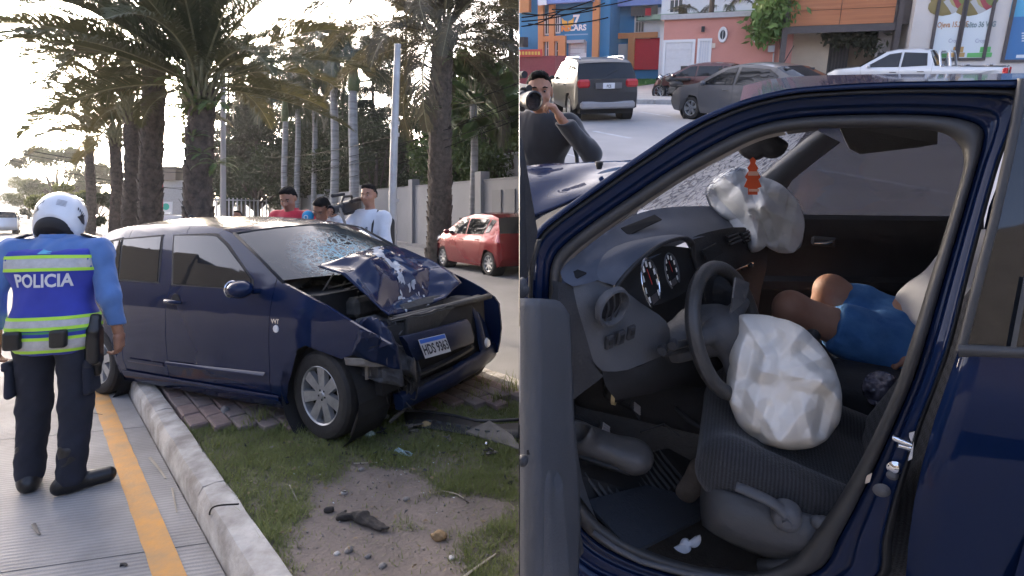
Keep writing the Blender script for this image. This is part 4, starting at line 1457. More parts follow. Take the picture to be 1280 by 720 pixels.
for x in (rw_x, fw_x):
 for sg in (-1, 1):
  wheel_well(car, C1, x, .28, .345, sg)
wheel(car, fw_x, -.70, WR, .19, -1, rz=R(-6))
wheel(car, rw_x, -.71, WR, .19, -1, z=WR - .004)
wheel(car, fw_x, .70, WR, .19, 1); wheel(car, rw_x, .70, WR, .19, 1)
m = MB(); m.grid([[C1.pt(x, .352 + .03 * (x + .8) / 1.7 - .0, -1, .012), C1.pt(x, .364 + .03 * (x + .8) / 1.7, -1, .010), C1.pt(x, .376 + .03 * (x + .8) / 1.7, -1, .002)] for x in np.linspace(-.30, .84, 20)])
m.build('side_moulding', M_BLUE, near['front_door'], smooth=180)
m = MB(); m.grid([[C1.pt(x, .335, -1, .008), C1.pt(x, .35, -1, .012), C1.pt(x, .365, -1, .002)] for x in np.linspace(-.84, -.335, 12)])
m.build('side_moulding', M_BLUE, near['rear_door'], smooth=180)
m = MB(); m.grid([[C1.pt(x, .255, -1, .012), C1.pt(x, .24, -1, .02), C1.pt(x, .16, -1, .012), C1.pt(x, .12, -1, -.05)] for x in np.linspace(-.96, .95, 24)])
m.build('sill', M_BLUE, car, smooth=50)
for d, (hx, hz) in (('front_door', (-.17, .852)), ):
 m = MB(); m.lathe([(0, 0), (.055, .0), (.06, .006)], (hx, -C1.S(hx, hz) - .004, hz), axis='y', n=16); m.build('handle_cup', M_UNDER, near[d])
 m = MB(); m.tube([C1.pt(hx - .11, hz, -1, .012), C1.pt(hx - .06, hz + .004, -1, .04), C1.pt(hx + .05, hz, -1, .04), C1.pt(hx + .10, hz - .006, -1, .012)], [.013, .017, .017, .012], 8)
 m.build('door_handle', M_BLUE, near[d], smooth=180)
mp_ = LY(300, 362, -.93)
mir = sdf_obj('mirror', [ell((mp_.x, -.93, mp_.z), (.085, .085, .062), k=.02), cap((mp_.x + .02, -.76, mp_.z - .03), (mp_.x, -.88, mp_.z - .02), .022, k=.02)], .01, M_BLUE, car)
m = MB(); m.lathe([(0, 0), (.055, 0), (.06, -.006)], (mp_.x - .078, -.93, mp_.z), axis='x', n=20); m.build('mirror_glass', M_CHROME, mir)
m = MB()
bp_ = LY(344, 402, -.83)
text_on(m, 'VVT', .042, C1.pt(bp_.x, bp_.z, -1, .004), (1, 0, 0), (0, 0, 1), bold=.001)
m.build('badge', M_CHROME, near['fender'])
m = MB(); bq = LY(345, 411, -.83); m.lathe([(0, -.006), (.024, -.005), (.026, 0)], (bq.x, -C1.S(bq.x, bq.z), bq.z), axis='y', n=18); m.build('side_repeater', M_WHITELENS, near['fender'])
ctl = [[(397, 332, -.62), (428, 341, -.64), (458, 366, -.60), (487, 394, -.52)],
  [(430, 324, -.38), (462, 331, -.34), (483, 356, -.30), (497, 394, -.28)],
  [(470, 313, .02), (484, 313, .02), (508, 341, .06), (527, 386, .02)],
  [(487, 310, .32), (520, 320, .34), (538, 346, .34), (556, 374, .30)],
  [(500, 309, .60), (541, 326, .62), (566, 341, .64), (577, 354, .62)]]
CP = np.array([[np.array(LY(*c)) for c in row] for row in ctl])
def bil(CP, u, v, nu, nv):
 i = min(int(u), nu - 2); j = min(int(v), nv - 2)
 a, b = u - i, v - j
 return CP[i, j] * (1 - a) * (1 - b) + CP[i + 1, j] * a * (1 - b) + CP[i, j + 1] * (1 - a) * b + CP[i + 1, j + 1] * a * b
def crumple(CP, nu, nv, su, sv, amp, seed, nf=14):
 rng = random.Random(seed)
 ff, f2 = facets(nf, nu - 1, nv - 1, 1.0, seed), facets(nf * 4, nu - 1, nv - 1, 1.0, seed + 50)
 rows = []
 for i in range(su + 1):
  row = []
  for j in range(sv + 1):
   u, v = (nu - 1) * i / su, (nv - 1) * j / sv
   p = bil(CP, u, v, nu, nv)
   k = ff(u, v) + .25 * f2(u, v)
   edge = min(1, 3.2 * min(u, nu - 1 - u, v, nv - 1 - v) + .25)
   row.append(Vector(p) + Vector((.35, -.35, .85)) * amp * k * edge)
  rows.append(row)
 return rows
NU, NV = 52, 46
rows = crumple(CP, 5, 4, NU, NV, .062, 3, 16)
m = MB()
m.grid(rows)
hood = m.build('bonnet', M_BLUE, car, smooth=24)
md = hood.modifiers.new('thick', 'SOLIDIFY'); md.thickness = .012; md.offset = -1
M_SCRAPE = mat('scraped_primer', (.46, .47, .47), .6, col2=(.26, .27, .29), vscale=14, bump=.5, bscale=30)
m = MB()
sel = {}
for i in range(NU):
 for j in range(NV):
  u, v = (i + .5) / NU * 4, (j + .5) / NV * 3
  w = math.hypot((u - 1.72 - .12 * math.sin(v * 5)) / .24, (v - 1.1) / 1.5) + .55 * mnoise.noise((u * 4.5, v * 3.0, 5)) + .3 * mnoise.noise((u * 11, v * 9, 2))
  if w < .75 or (abs(u - 1.9) < .6 and v > 2.2 and mnoise.noise((u * 7, v * 7, 1)) > .28):
   q = []
   for (a, b) in ((i, j), (i + 1, j), (i + 1, j + 1), (i, j + 1)):
    if (a, b) not in sel:
     sel[(a, b)] = len(sel)
    q.append(sel[(a, b)])
   m.f.append(tuple(q)); m.m.append(0)
inv = sorted(sel.items(), key=lambda t: t[1])
nrm = {}
for (a, b), _ in inv:
 p = rows[a][b]
 e1 = rows[min(a + 1, NU)][b] - rows[max(a - 1, 0)][b]; e2 = rows[a][min(b + 1, NV)] - rows[a][max(b - 1, 0)]
 n_ = e1.cross(e2).normalized()
 if n_.z < 0: n_ = -n_
 m.v.append(tuple(p + n_ * .004 + Vector((random.uniform(-.006, .006), random.uniform(-.006, .006), 0))))
m.build('scrape', M_SCRAPE, hood, smooth=24)
M_GREYP = mat('weathered_grey_plastic', (.16, .145, .125), .8, var=.35, vscale=9)
m = MB()
q = [LY(344, 352, -.70), LY(382, 339, -.42), LY(386, 344, -.42), LY(352, 368, -.72)]
m.prism([p + Vector((0, -.02, .01)) for p in q], (.02, .03, -.035))
m.build('cowl_panel', M_GREYP, car)
M_ENG = mat('engine_dark', (.030, .029, .027), .6, var=.5, vscale=12, bump=.4, bscale=30)
M_ENG2 = mat('engine_dusty', (.10, .095, .085), .8, var=.5, vscale=14, bump=.3, bscale=40)
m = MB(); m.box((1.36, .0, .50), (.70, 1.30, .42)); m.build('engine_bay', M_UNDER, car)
rng = random.Random(11)
for nm, (c, d, rr), mm in (('engine_block', ((1.36, .05, .70), (.36, .55, .18), .03), M_ENG), ('battery', ((1.28, .48, .70), (.18, .24, .16), .015), M_PLASTIC), ('air_box', ((1.22, -.32, .80), (.26, .30, .14), .03), M_ENG2),
       ('brake_reservoir', ((1.12, -.48, .84), (.10, .12, .10), .03), M_GREYP), ('radiator', ((1.68, .12, .60), (.05, 1.05, .30), .01), M_ENG), ('radiator_support', ((1.70, .12, .735), (.06, 1.12, .04), .01), M_ENG)):
 m = MB(); m.rbox(c, d, rr, Matrix.Rotation(rng.uniform(-.12, .12), 3, 'Z') @ Matrix.Rotation(rng.uniform(-.1, .1), 3, 'Y')); m.build(nm, mm, car)
m = MB()
inn = [LY(352, 366, -.55), LY(400, 333, -.5), LY(445, 352, -.3), LY(480, 392, -.2), LY(450, 392, -.45), LY(400, 376, -.58)]
for i in range(9):
 a = LY(rng.uniform(360, 450), rng.uniform(345, 385), rng.uniform(-.5, -.2)); b = LY(rng.uniform(370, 480), rng.uniform(350, 395), rng.uniform(-.5, -.1))
 mid = (a + b) / 2 + Vector((0, 0, rng.uniform(-.06, .03)))
 m.tube(spline([a, mid, b], 8), rng.uniform(.006, .018), 6)
m.build('hoses', M_PLASTIC, car, smooth=180)
m = MB()
m.tube(spline([LY(388, 376, -.5), LY(400, 368, -.5), LY(412, 350, -.5), LY(417, 342, -.5)], 9), .0065, 6)
m.tube([LY(410, 360, -.42), LY(446, 352, -.3)], .006, 6)
m.build('bonnet_stay', M_GREYP, car, smooth=180)
def bar(name, p0, p1, p2, p3, x0, x1, bow, m_, depth=.05, n=14, parent=None, rough=0.0):
 """curved horizontal bar between pixel corners: p0,p1 top edge, p3,p2 bottom edge (near -> far)"""
 a0, a1, b1, b0 = LX(*p0, x0), LX(*p1, x1), LX(*p2, x1), LX(*p3, x0)
 mb = MB()
 rows = []
 for i in range(n + 1):
  t = i / n
  k = bow * (1 - (2 * t - 1) ** 2)
  jt = Vector((random.uniform(-rough, rough), random.uniform(-rough, rough), random.uniform(-rough, rough)))
  a, b = a0.lerp(a1, t) + Vector((k, 0, 0)) + jt, b0.lerp(b1, t) + Vector((k, 0, 0)) + jt
  mid = (a + b) / 2 + Vector((depth * .5, 0, 0))
  back = Vector((-depth, 0, 0))
  rows.append([a + back, a, (a + mid) / 2 + Vector((.012, 0, .004)), mid, (b + mid) / 2 + Vector((.012, 0, -.004)), b, b + back])
 mb.grid(rows)
 mb.add(rows[0], [tuple(range(7))]); mb.add(rows[-1], [tuple(range(7))])
 return mb.build(name, m_, parent or car, smooth=50)
bump_ = bar('front_bumper', (503, 421), (584, 399), (592, 428), (516, 452), 1.80, 1.78, .03, M_BLUES, .03)
bar('bumper_lip', (500, 493), (618, 427), (617, 448), (503, 513), 1.74, 1.72, .07, M_BLUES, .05, rough=.005)
bar('grille_slat', (512, 470), (590, 432), (590, 436), (512, 474), 1.74, 1.74, .03, M_PLASTIC, .03)
bar('grille_slat', (508, 484), (592, 445), (592, 450), (508, 489), 1.74, 1.74, .03, M_PLASTIC, .03)
bar('grille_backing', (495, 452), (598, 424), (598, 446), (495, 505), 1.64, 1.64, .02, M_UNDER, .04)
bar('upper_rail', (488, 400), (584, 376), (584, 379), (488, 403), 1.70, 1.70, .02, M_ENG, .02, rough=.006)
m = MB()
ps = [[(584, 372, .45), (590, 383, .46), (595, 402, .47), (598, 424, .48), (600, 436, .48), (602, 450, .47)],
  [(589, 374, .56), (597, 384, .57), (603, 402, .58), (607, 422, .59), (609, 434, .59), (609, 447, .58)],
  [(590, 378, .70), (601, 390, .70), (609, 405, .71), (614, 424, .72), (616, 432, .72), (616, 443, .71)],
  [(585, 382, .82), (594, 392, .82), (602, 407, .82), (607, 424, .82), (609, 432, .82), (608, 441, .82)]]
m.grid([[LY(*q) for q in r_] for r_ in ps])
bc = m.build('bumper_corner', M_BLUE, car, smooth=60)
md = bc.modifiers.new('thick', 'SOLIDIFY'); md.thickness = .012; md.offset = -1
fl = LY(608, 429, .60)
m = MB(); m.lathe([(0, .02), (.03, .016), (.042, 0), (.046, -.01)], (fl.x + .005, fl.y, fl.z), axis='x', n=16); m.build('fog_lamp', M_WHITELENS, bc)
m = MB(); a = LY(596, 392, .66); m.rbox(tuple(a + Vector((.02, -.02, .012))), (.03, .12, .035), .01, Matrix.Rotation(.5, 3, 'X')); m.build('headlight_remnant', M_WHITELENS, bc)
pc, pr = LX(541, 432, 1.845), None
u1 = LX(562, 426, 1.845) - LX(519, 437, 1.845)
u2 = LX(535, 421, 1.845) - LX(543, 442, 1.845)
plate(bump_, pc + Vector((.022, 0, 0)), u1, u2, .30, .155, 'HDS 9363')
M_MANGLE = mat('torn_dark_plastic', (.045, .046, .05), .55, col2=(.012, .012, .014), vscale=16, bump=.5, bscale=40)
def ragged(name, ctl, su, sv, amp, seed, m_, thick=.006):
 cp = np.array([[np.array(LY(*c)) for c in r_] for r_ in ctl])
 rows = crumple(cp, len(ctl), len(ctl[0]), su, sv, amp, seed)
 mb = MB(); mb.grid(rows)
 o = mb.build(name, m_, car, smooth=20)
 md = o.modifiers.new('thick', 'SOLIDIFY'); md.thickness = thick
 return o
ragged('torn_panel', [[(446, 398, -.70), (440, 425, -.74), (452, 448, -.72)], [(470, 392, -.58), (474, 425, -.64), (476, 470, -.62)], [(488, 400, -.45), (502, 430, -.50), (508, 470, -.52)], [(496, 408, -.38), (520, 455, -.42), (521, 478, -.46)]], 16, 14, .06, 5, M_MANGLE)
ragged('headlight_housing', [[(436, 448, -.74), (438, 462, -.74)], [(470, 448, -.70), (474, 478, -.72)], [(500, 446, -.58), (506, 484, -.60)]], 12, 8, .05, 8, M_MANGLE)
ragged('bent_bracket', [[(430, 447, -.82), (432, 456, -.82)], [(455, 448, -.78), (456, 459, -.78)], [(484, 446, -.70), (484, 458, -.70)]], 10, 4, .012, 9, M_GREYP)
ragged('wheel_liner', [[(436, 458, -.74), (448, 485, -.72), (448, 515, -.74), (438, 545, -.76)], [(446, 459, -.66), (462, 485, -.62), (460, 515, -.64), (452, 551, -.66)]], 8, 16, .03, 12, mat('brown_liner', (.11, .088, .075), .9, var=.4, vscale=8))
ragged('torn_fender_edge', [[(430, 449, -.80), (445, 440, -.80), (474, 432, -.77)], [(434, 455, -.74), (455, 452, -.72), (482, 446, -.66)]], 6, 12, .02, 15, M_UNDER)
m = MB(); rng = random.Random(21)
for i in range(46):
 px, py = rng.gauss(478, 20), rng.gauss(440, 26)
 if py > 490 or py < 398 or px < 436 or px > 522: continue
 c = LY(px, py, -.74 + .005 * (px - 440) + rng.uniform(-.05, .04))
 rot = Matrix.Rotation(rng.uniform(0, 6), 3, 'X') @ Matrix.Rotation(rng.uniform(0, 6), 3, 'Z')
 L_ = rng.uniform(.03, .10)
 vs = [rot @ Vector(p) * L_ for p in ((-.5, -.2, 0), (.2, -.35, .1), (.6, .1, -.1), (-.1, .4, .05))]
 m.add([c + v for v in vs] + [c + v + rot @ Vector((0, 0, .006)) for v in vs], [(0, 1, 2, 3), (7, 6, 5, 4), (0, 4, 5, 1), (1, 5, 6, 2), (2, 6, 7, 3), (3, 7, 4, 0)])
o = m.build('shards', mat('broken_plastic', (.12, .125, .13), .45, col2=(.03, .03, .035), vscale=9), car); o['kind'] = 'stuff'
m = MB()
for i in range(16):
 x0 = rng.uniform(452, 505)
 a = LY(x0, rng.uniform(410, 470), -.68 + .004 * (x0 - 450)); b = LY(x0 + rng.uniform(-22, 26), rng.uniform(470, 520), -.66 + .004 * (x0 - 450))
 m.tube(spline([a, (a + b) / 2 + Vector((rng.uniform(-.05, .05), 0, rng.uniform(-.06, .02))), b], 8), rng.uniform(.003, .007), 5)
m.build('dangling_wires', M_PLASTIC, car, smooth=180)
m = MB()
m.tube([LY(459, 458, -.72), LY(459, 474, -.72)], .014, 8); m.tube([LY(463, 455, -.70), LY(464, 470, -.70)], .010, 8)
m.build('bent_pipe', M_GREYP, car, smooth=60)
m = MB(); a0, a1 = LY(487, 528, -.5), LY(521, 497, -.3); m.tube([a0, (a0 + a1) / 2, a1], [.012, .015, .008], 6); m.build('torn_strut', M_ENG2, car)
ragged('crushed_wing', [[(438, 402, -.72), (446, 420, -.80), (440, 446, -.80)], [(462, 396, -.62), (476, 424, -.74), (470, 452, -.76)], [(484, 402, -.50), (498, 436, -.62), (500, 462, -.64)]], 14, 14, .10, 31, M_BLUES)
ragged('crushed_grille', [[(486, 396, -.40), (500, 430, -.44), (510, 470, -.46), (508, 500, -.48)], [(504, 400, -.26), (516, 432, -.34), (526, 462, -.38), (520, 496, -.42)]], 10, 18, .08, 33, M_MANGLE)
ragged('bent_radiator', [[(492, 398, -.2), (496, 416, -.2)], [(530, 388, .05), (534, 406, .05)], [(575, 378, .40), (579, 394, .40)]], 16, 6, .035, 35, M_ENG2)
rng = random.Random(77)
for i in range(14):
 px, py = rng.uniform(365, 455), rng.uniform(352, 388)
 if py < 331 + (px - 399) * .45 + 12: continue
 c = LY(px, py, rng.uniform(-.45, -.15)); mb = MB(); mb.rbox(c, (rng.uniform(.04, .14), rng.uniform(.04, .12), rng.uniform(.02, .07)), .01, Matrix.Rotation(rng.uniform(-.5, .5), 3, 'Y') @ Matrix.Rotation(rng.uniform(0, 3), 3, 'Z')); mb.build('engine_part', [M_ENG, M_ENG2, M_GREYP, M_MANGLE][i % 4], car)
for i in range(8):
 a = LY(rng.uniform(440, 500), rng.uniform(395, 430), -.62 + .2 * rng.random()); b = a + Vector((rng.uniform(.02, .2), rng.uniform(-.08, .12), rng.uniform(-.14, .06))); mb = MB(); mb.tube([a, (a + b) / 2 + Vector((0, 0, rng.uniform(-.03, .03))), b], [.012, .009, .006], 5, flat=.4); mb.build('bent_strip', [M_GREYP, M_ENG2][i % 2], car)
m = MB(); a = LY(584, 376, .62); m.rbox(tuple(a + Vector((-.10, .04, -.02))), (.2, .18, .10), .03); m.build('headlight', M_MANGLE, car)
m = MB()
for k, (x, z) in enumerate(((1.66, .70), (1.66, .55))):
 m.box((x, .15, z), (.03, 1.0, .02))
m.build('crash_beam', M_ENG2, car)
m = MB(); m.tube([LY(425, 260, .66), LY(433, 285, .64), LY(443, 309, .6)], [.014, .016, .012], 6, flat=.5)
m.build('bent_wiper', M_GREYP, car)
# ------------------------------------------------------------------ people
M_SKIN = mat('skin_tan', (.33, .17, .105), .55, col2=(.27, .13, .08), vscale=9, spec=.35)
M_HAIR = mat('black_hair', (.008, .007, .006), .85, spec=.15, var=.4, vscale=60, bump=.6, bscale=120)
def V3(*a): return np.array(a, float)
def _frame(d, n):
 d = np.array(d, float); d /= np.linalg.norm(d)
 n = np.array(n, float); n = n - d * (n @ d); n /= np.linalg.norm(n)
 return d, n, np.cross(n, d)
def hand_prims(w, d, n, thumb, curl=.5, s=1.0, spread=.0):
 """wrist w, finger direction d, palm normal n (side the fingers curl to), thumb side vector; curl 0 flat .. 1 fist"""
 d, n, _ = _frame(d, n)
 t = np.array(thumb, float); t = t - d * (t @ d) - n * (t @ n); t /= np.linalg.norm(t)
 P_ = []
 pc = w + d * .050 * s
 rot = np.stack([d, t, n], 1)
 P_.append(rbx(pc, (.046 * s, .039 * s, .015 * s), .014 * s, rot, k=.012))
 P_.append(cap(w - d * .03, w + d * .02, .024 * s, .026 * s, k=.015))
 for i, (off, ln) in enumerate(((.029, .075), (.010, .083), (-.010, .077), (-.029, .060))):
  a = w + d * .090 * s + t * off * s
  r_ = (.0092, .0095, .009, .008)[i] * s
  dd = d + t * spread * (off / .03)
  p, ang = a, 0.0
  for seg, f in enumerate((.45, .32, .26)):
   ang += curl * (1.0, 1.25, .8)[seg] * (1 + .08 * i)
   q = p + (dd * math.cos(ang) + n * math.sin(ang)) * ln * f * s
   P_.append(cap(p, q, r_ * (1 - .1 * seg), r_ * (.92 - .1 * seg), k=.006))
   p = q
 a = w + d * .025 * s + t * .032 * s
 b = a + (d * .6 + t * .65 + n * .25 * (1 + curl)) * .040 * s
 c = b + (d * .95 + t * .1 + n * .5 * curl) * .036 * s
 P_.append(cap(w + d * .02 * s + t * .015 * s, a, .017 * s, .014 * s, k=.015))
 P_.append(cap(a, b, .0125 * s, .0105 * s, k=.008)); P_.append(cap(b, c, .0105 * s, .0085 * s, k=.006))
 return P_
def head_prims(c, f, u, s=1.0):
 """head centre c, facing f, up u"""
 f = np.array(f, float); f /= np.linalg.norm(f)
 u = np.array(u, float); u = u - f * (u @ f); u /= np.linalg.norm(u)
 l = np.cross(u, f)
 Rm = np.stack([f, l, u], 1)
 L = lambda x, y, z: np.array(c) + (f * x + l * y + u * z) * s
 P_ = [ell(L(-.012, 0, .03), (.098 * s, .077 * s, .092 * s), Rm, k=.02), ell(L(.022, 0, -.045), (.068 * s, .062 * s, .075 * s), Rm, k=.03),
   ell(L(.060, 0, -.093), (.026 * s, .030 * s, .02 * s), Rm, k=.025),
   cap(L(.082, 0, .012), L(.108, 0, -.028), .009 * s, .014 * s, k=.012), ell(L(.092, 0, -.034), (.014 * s, .02 * s, .010 * s), Rm, k=.01),
   cap(L(.078, -.032, .026), L(.078, .032, .026), .012 * s, k=.015), cap(L(.082, -.020, -.062), L(.082, .020, -.062), .009 * s, k=.008), cap(L(.078, -.016, -.074), L(.078, .016, -.074), .009 * s, k=.008)]
 for q in (-1, 1):
  P_.append(ell(L(.09, q * .032, .006), (.014 * s, .016 * s, .010 * s), Rm, k=.012, sub=True))
  P_.append(ell(L(-.008, q * .080, -.008), (.022 * s, .010 * s, .034 * s), Rm, k=.008))
  P_.append(ell(L(.05, q * .045, -.03), (.03 * s, .022 * s, .025 * s), Rm, k=.02))
 return P_, L, Rm
def face_bits(root, L, Rm, s=1.0, beard=False):
 m = MB()
 for q in (-1, 1):
  c = L(.079, q * .032, .007); m.ball(c, .0075 * s, 8, 6)
 m.build('eyes', mat('eye_white', (.22, .20, .19), .4), root, smooth=180)['kind'] = 'stuff'
 m = MB()
 for q in (-1, 1):
  m.ball(L(.083, q * .032, .006), .0055 * s, 6, 5)
  m.tube([L(.086, q * .014, .028), L(.090, q * .032, .034), L(.078, q * .050, .029)], [.004 * s, .005 * s, .003 * s], 5)
 m.build('eyebrows', M_HAIR, root, smooth=180)['kind'] = 'stuff'
def hair_obj(root, L, Rm, s=1.0, h=.008, bald=0.0, m=None):
 P_ = [ell(L(-.02, 0, .040), (.095 * s, .080 * s, .088 * s), Rm, k=.02), ell(L(-.045, 0, -.005), (.072 * s, .080 * s, .06 * s), Rm, k=.03), ell(L(.040, 0, .100), (.045 * s, .056 * s, .028 * s), Rm, k=.03)]
 f, u = Rm[:, 0], Rm[:, 2]
 cut = [(L(.03 - .0, 0, .070), f * .75 - u * .65), (L(.012, 0, 0), f * .9 - u * .5)]
 return sdf_obj('hair', P_, h, m or M_HAIR, root, cuts=[(L(.042, 0, .064), f * .70 - u * .70), (L(-.04, 0, -.035), -u + f * .15)], wrinkle=[(.005, (70, 70, 70), 2), (.003, (150, 150, 150), 5)])
def join_vf(parts):
 Vs, Fs, o = [], [], 0
 for V, F in parts:
  Vs.append(V); Fs.append(F + o); o += len(V)
 return np.concatenate(Vs), np.concatenate(Fs)
def pose(**kw):
 """default standing joints (facing +x, left = +y), overridden by kw"""
 J = dict(pelvis=V3(0, 0, .95), waist=V3(0, 0, 1.08), chest=V3(.01, 0, 1.27), neck=V3(-.01, 0, 1.47), head=V3(.025, 0, 1.635), face=V3(1, 0, 0), hup=V3(0, 0, 1),
    shL=V3(-.01, .185, 1.405), shR=V3(-.01, -.185, 1.405), elL=V3(-.03, .26, 1.13), elR=V3(-.03, -.26, 1.13), wrL=V3(.05, .28, .88), wrR=V3(.05, -.28, .88),
    hiL=V3(0, .095, .90), hiR=V3(0, -.095, .90), knL=V3(.03, .11, .49), knR=V3(.03, -.11, .49), anL=V3(-.01, .12, .085), anR=V3(-.01, -.12, .085), toL=V3(.17, .15, .035), toR=V3(.17, -.15, .035))
 for k, v in kw.items():
  J[k] = np.array(v, float)
 return J
def torso_prims(J, s=1.0, belly=.0):
 P_ = [ell(J['chest'] + V3(0, 0, .02), (.118 * s, .175 * s, .19), k=.05), ell(J['waist'], (.108 * s + belly * .6, .150 * s + belly * .4, .15), k=.06), ell(J['pelvis'], (.118 * s, .165 * s, .13), k=.05)]
 for q in 'LR':
  P_.append(cap(J['neck'] + V3(0, 0, -.04), J['sh' + q], .052, .062, k=.05))
  P_.append(cap(J['chest'], J['sh' + q] + V3(0, 0, -.05), .10, .065, k=.06))
 return P_
def arm_prims(J, q, r0=.058, r1=.046, r2=.034, part='all'):
 out = []
 if part in ('all', 'upper'):
  out.append(cap(J['sh' + q], J['el' + q], r0, r1, k=.03))
 if part in ('all', 'fore'):
  out.append(cap(J['el' + q], J['wr' + q], r1, r2, k=.03))
 return out
def leg_prims(J, q, r0=.090, r1=.064, r2=.048):
 return [cap(J['hi' + q], J['kn' + q], r0, r1, k=.04), cap(J['kn' + q], J['an' + q], r1, r2, k=.03)]
def person(label, mw, J, shirt, trousers, shoes, hands, h=.011, sleeves='long', hair=True, belly=0.0, extra_shirt=(), group=None, wr=(.006, .004), name='person', skin=None, face=True, hem=.86, slv=(.056, .048, .038)):
 """body mesh is the root; clothing and hair are children. hands: {'L': kwargs, 'R': kwargs} for hand_prims"""
 hp, L, Rm = head_prims(J['head'], J['face'], J['hup'])
 body = hp + [cap(J['neck'] + V3(0, 0, -.05), J['head'] + V3(-.01, 0, -.06), .052, .05, k=.03)] + torso_prims(J, .86)
 for q in 'LR':
  body += arm_prims(J, q, .046, .037, .027) + leg_prims(J, q, .07, .05, .036) + [cap(J['an' + q] + V3(0, 0, -.02), J['to' + q] * .8 + J['an' + q] * .2, .026, .018, k=.03)]
 parts = [sdf(body, h)]
 hb, _ = None, None
 parts.append(sdf(hp + [cap(J['neck'], J['head'] + V3(-.01, 0, -.06), .053, .05, k=.03)], .0065))
 for q, kw in hands.items():
  parts.append(sdf(hand_prims(J['wr' + q], **kw), .0045))
 V, F = join_vf(parts)
 root = obj(name, np_mesh(name, V, F, skin or M_SKIN, 180))
 root.matrix_world = mw
 tag(root, label, 'person', group)
 if face:
  face_bits(root, L, Rm)
 if hair:
  hair_obj(root, L, Rm)
 sh = torso_prims(J, 1.0, belly) + list(extra_shirt)
 cuts = [(J['pelvis'] + V3(0, 0, hem - .95), (0, 0, -1)), (J['neck'] + V3(.02, 0, .035), (.25, 0, 1))]
 for q in 'LR':
  if sleeves == 'long':
   sh += arm_prims(J, q, *slv)
  else:
   e = J['sh' + q] + (J['el' + q] - J['sh' + q]) * .75
   sh.append(cap(J['sh' + q], e, .066, .066, k=.03))
 S_ = sdf_obj('shirt', sh, h, shirt, root, cuts=cuts, infl=.012, wrinkle=[(wr[0], (11, 11, 7), 1), (wr[1], (26, 26, 14), 3)])
 tr = [ell(J['pelvis'] + V3(0, 0, .02), (.115, .155, .13), k=.05)]
 for q in 'LR':
  tr += leg_prims(J, q, .092, .072, .062)
 T_ = sdf_obj('trousers', tr, h, trousers, root, cuts=[(J['pelvis'] + V3(0, 0, .12), (0, 0, 1))] + [], infl=.008, wrinkle=[(.006, (9, 9, 13), 5), (.004, (22, 22, 30), 6)])
 for q in 'LR':
  d = J['to' + q] - J['an' + q]; d[2] = 0; d /= np.linalg.norm(d)
  a = J['an' + q]
  z0 = a[2] - .085
  sole = [cap(V3(a[0], a[1], z0 + .04) - d * .045, V3(J['to' + q][0], J['to' + q][1], z0 + .036), .042, .036, k=.02), cap(a + V3(0, 0, .05), a - V3(0, 0, .03), .052, .05, k=.03)]
  sdf_obj('shoe', sole, .007, shoes, root, cuts=[(V3(0, 0, z0 + .0), (0, 0, -1))], infl=.008)
 return root, L, Rm, S_, T_
def wrap_map(o, ctr, off=.004):
 """function (angle, z) -> point on the outside of mesh o seen from its vertical axis through ctr, in o's local frame"""
 t = bvh_of(o)
 def f(a, z):
  d = Vector((math.cos(a), math.sin(a), 0))
  hit = t.ray_cast(Vector((ctr[0], ctr[1], z)) + d * .6, -d, .6)
  if hit[0] is None:
   return Vector((ctr[0], ctr[1], z)) + d * .15
  return hit[0] + d * off
 return f
def band(parent, name, f, a0, a1, z0, z1, m, n=40, k=3):
 mb = MB()
 z0f = z0 if callable(z0) else (lambda a: z0)
 z1f = z1 if callable(z1) else (lambda a: z1)
 mb.grid([[f(a, z0f(a) + (z1f(a) - z0f(a)) * j / k) for j in range(k + 1)] for a in np.linspace(a0, a1, n + 1)])
 o = mb.build(name, m, parent, smooth=180)
 return o
# ---- police officer seen from behind
PXY = (-2.63, 3.13)
MP = TRS((PXY[0], PXY[1], 0), R(106))
J = pose(pelvis=(0, 0, .93), waist=(.0, 0, 1.06), chest=(.02, 0, 1.24), neck=(.05, .02, 1.42), head=(.13, .03, 1.545), face=(.72, .10, -.62), hup=(.62, 0, .72),
   shL=(.02, .205, 1.375), shR=(.02, -.205, 1.375), elL=(-.02, .285, 1.11), elR=(-.02, -.275, 1.11), wrL=(.05, .30, .87), wrR=(.03, -.305, .875),
   hiL=(.0, .10, .88), hiR=(0, -.10, .88), knL=(.07, .13, .48), knR=(0, -.105, .48), anL=(.05, .145, .09), anR=(-.05, -.10, .09), toL=(.20, .20, .04), toR=(.03, -.25, .04))
M_LBLUE = mat('sky_blue_cotton', (.09, .19, .43), .85, var=.25, vscale=5, sheen=.2)
M_NAVY = mat('navy_twill', (.014, .017, .030), .9, var=.35, vscale=6)
M_BOOT = mat('black_leather', (.010, .010, .011), .35, var=.3, vscale=20)
cop, L, Rm, S_, T_ = person('police officer in blue vest and white helmet seen from behind', MP, J, M_LBLUE, M_NAVY, M_BOOT,
       {'L': dict(d=(.1, .05, -1), n=(.3, -1, 0), thumb=(1, .2, 0), curl=.45), 'R': dict(d=(.1, -.02, -1), n=(.2, 1, 0), thumb=(1, -.2, 0), curl=.55)}, h=.009, hair=False, face=False, hem=.95, wr=(.008, .006), slv=(.048, .042, .034))
M_VEST = mat('royal_blue_vest', (.028, .045, .36), .75, var=.25, vscale=5, sheen=.1)
tp = torso_prims(J, 1.03)
tp.append(ell((0, 0, .93), (.135, .185, .17), k=.05))
vest = sdf_obj('vest', tp, .009, M_VEST, cop, cuts=[((0, 0, .80), (0, 0, -1)), ((.05, 0, 1.425), (-.35, 0, 1)), ((0, .225, 1.2), (0, 1, .18)), ((0, -.225, 1.2), (0, -1, .18))], infl=.030, wrinkle=[(.006, (9, 9, 6), 2), (.003, (20, 20, 12), 4)])
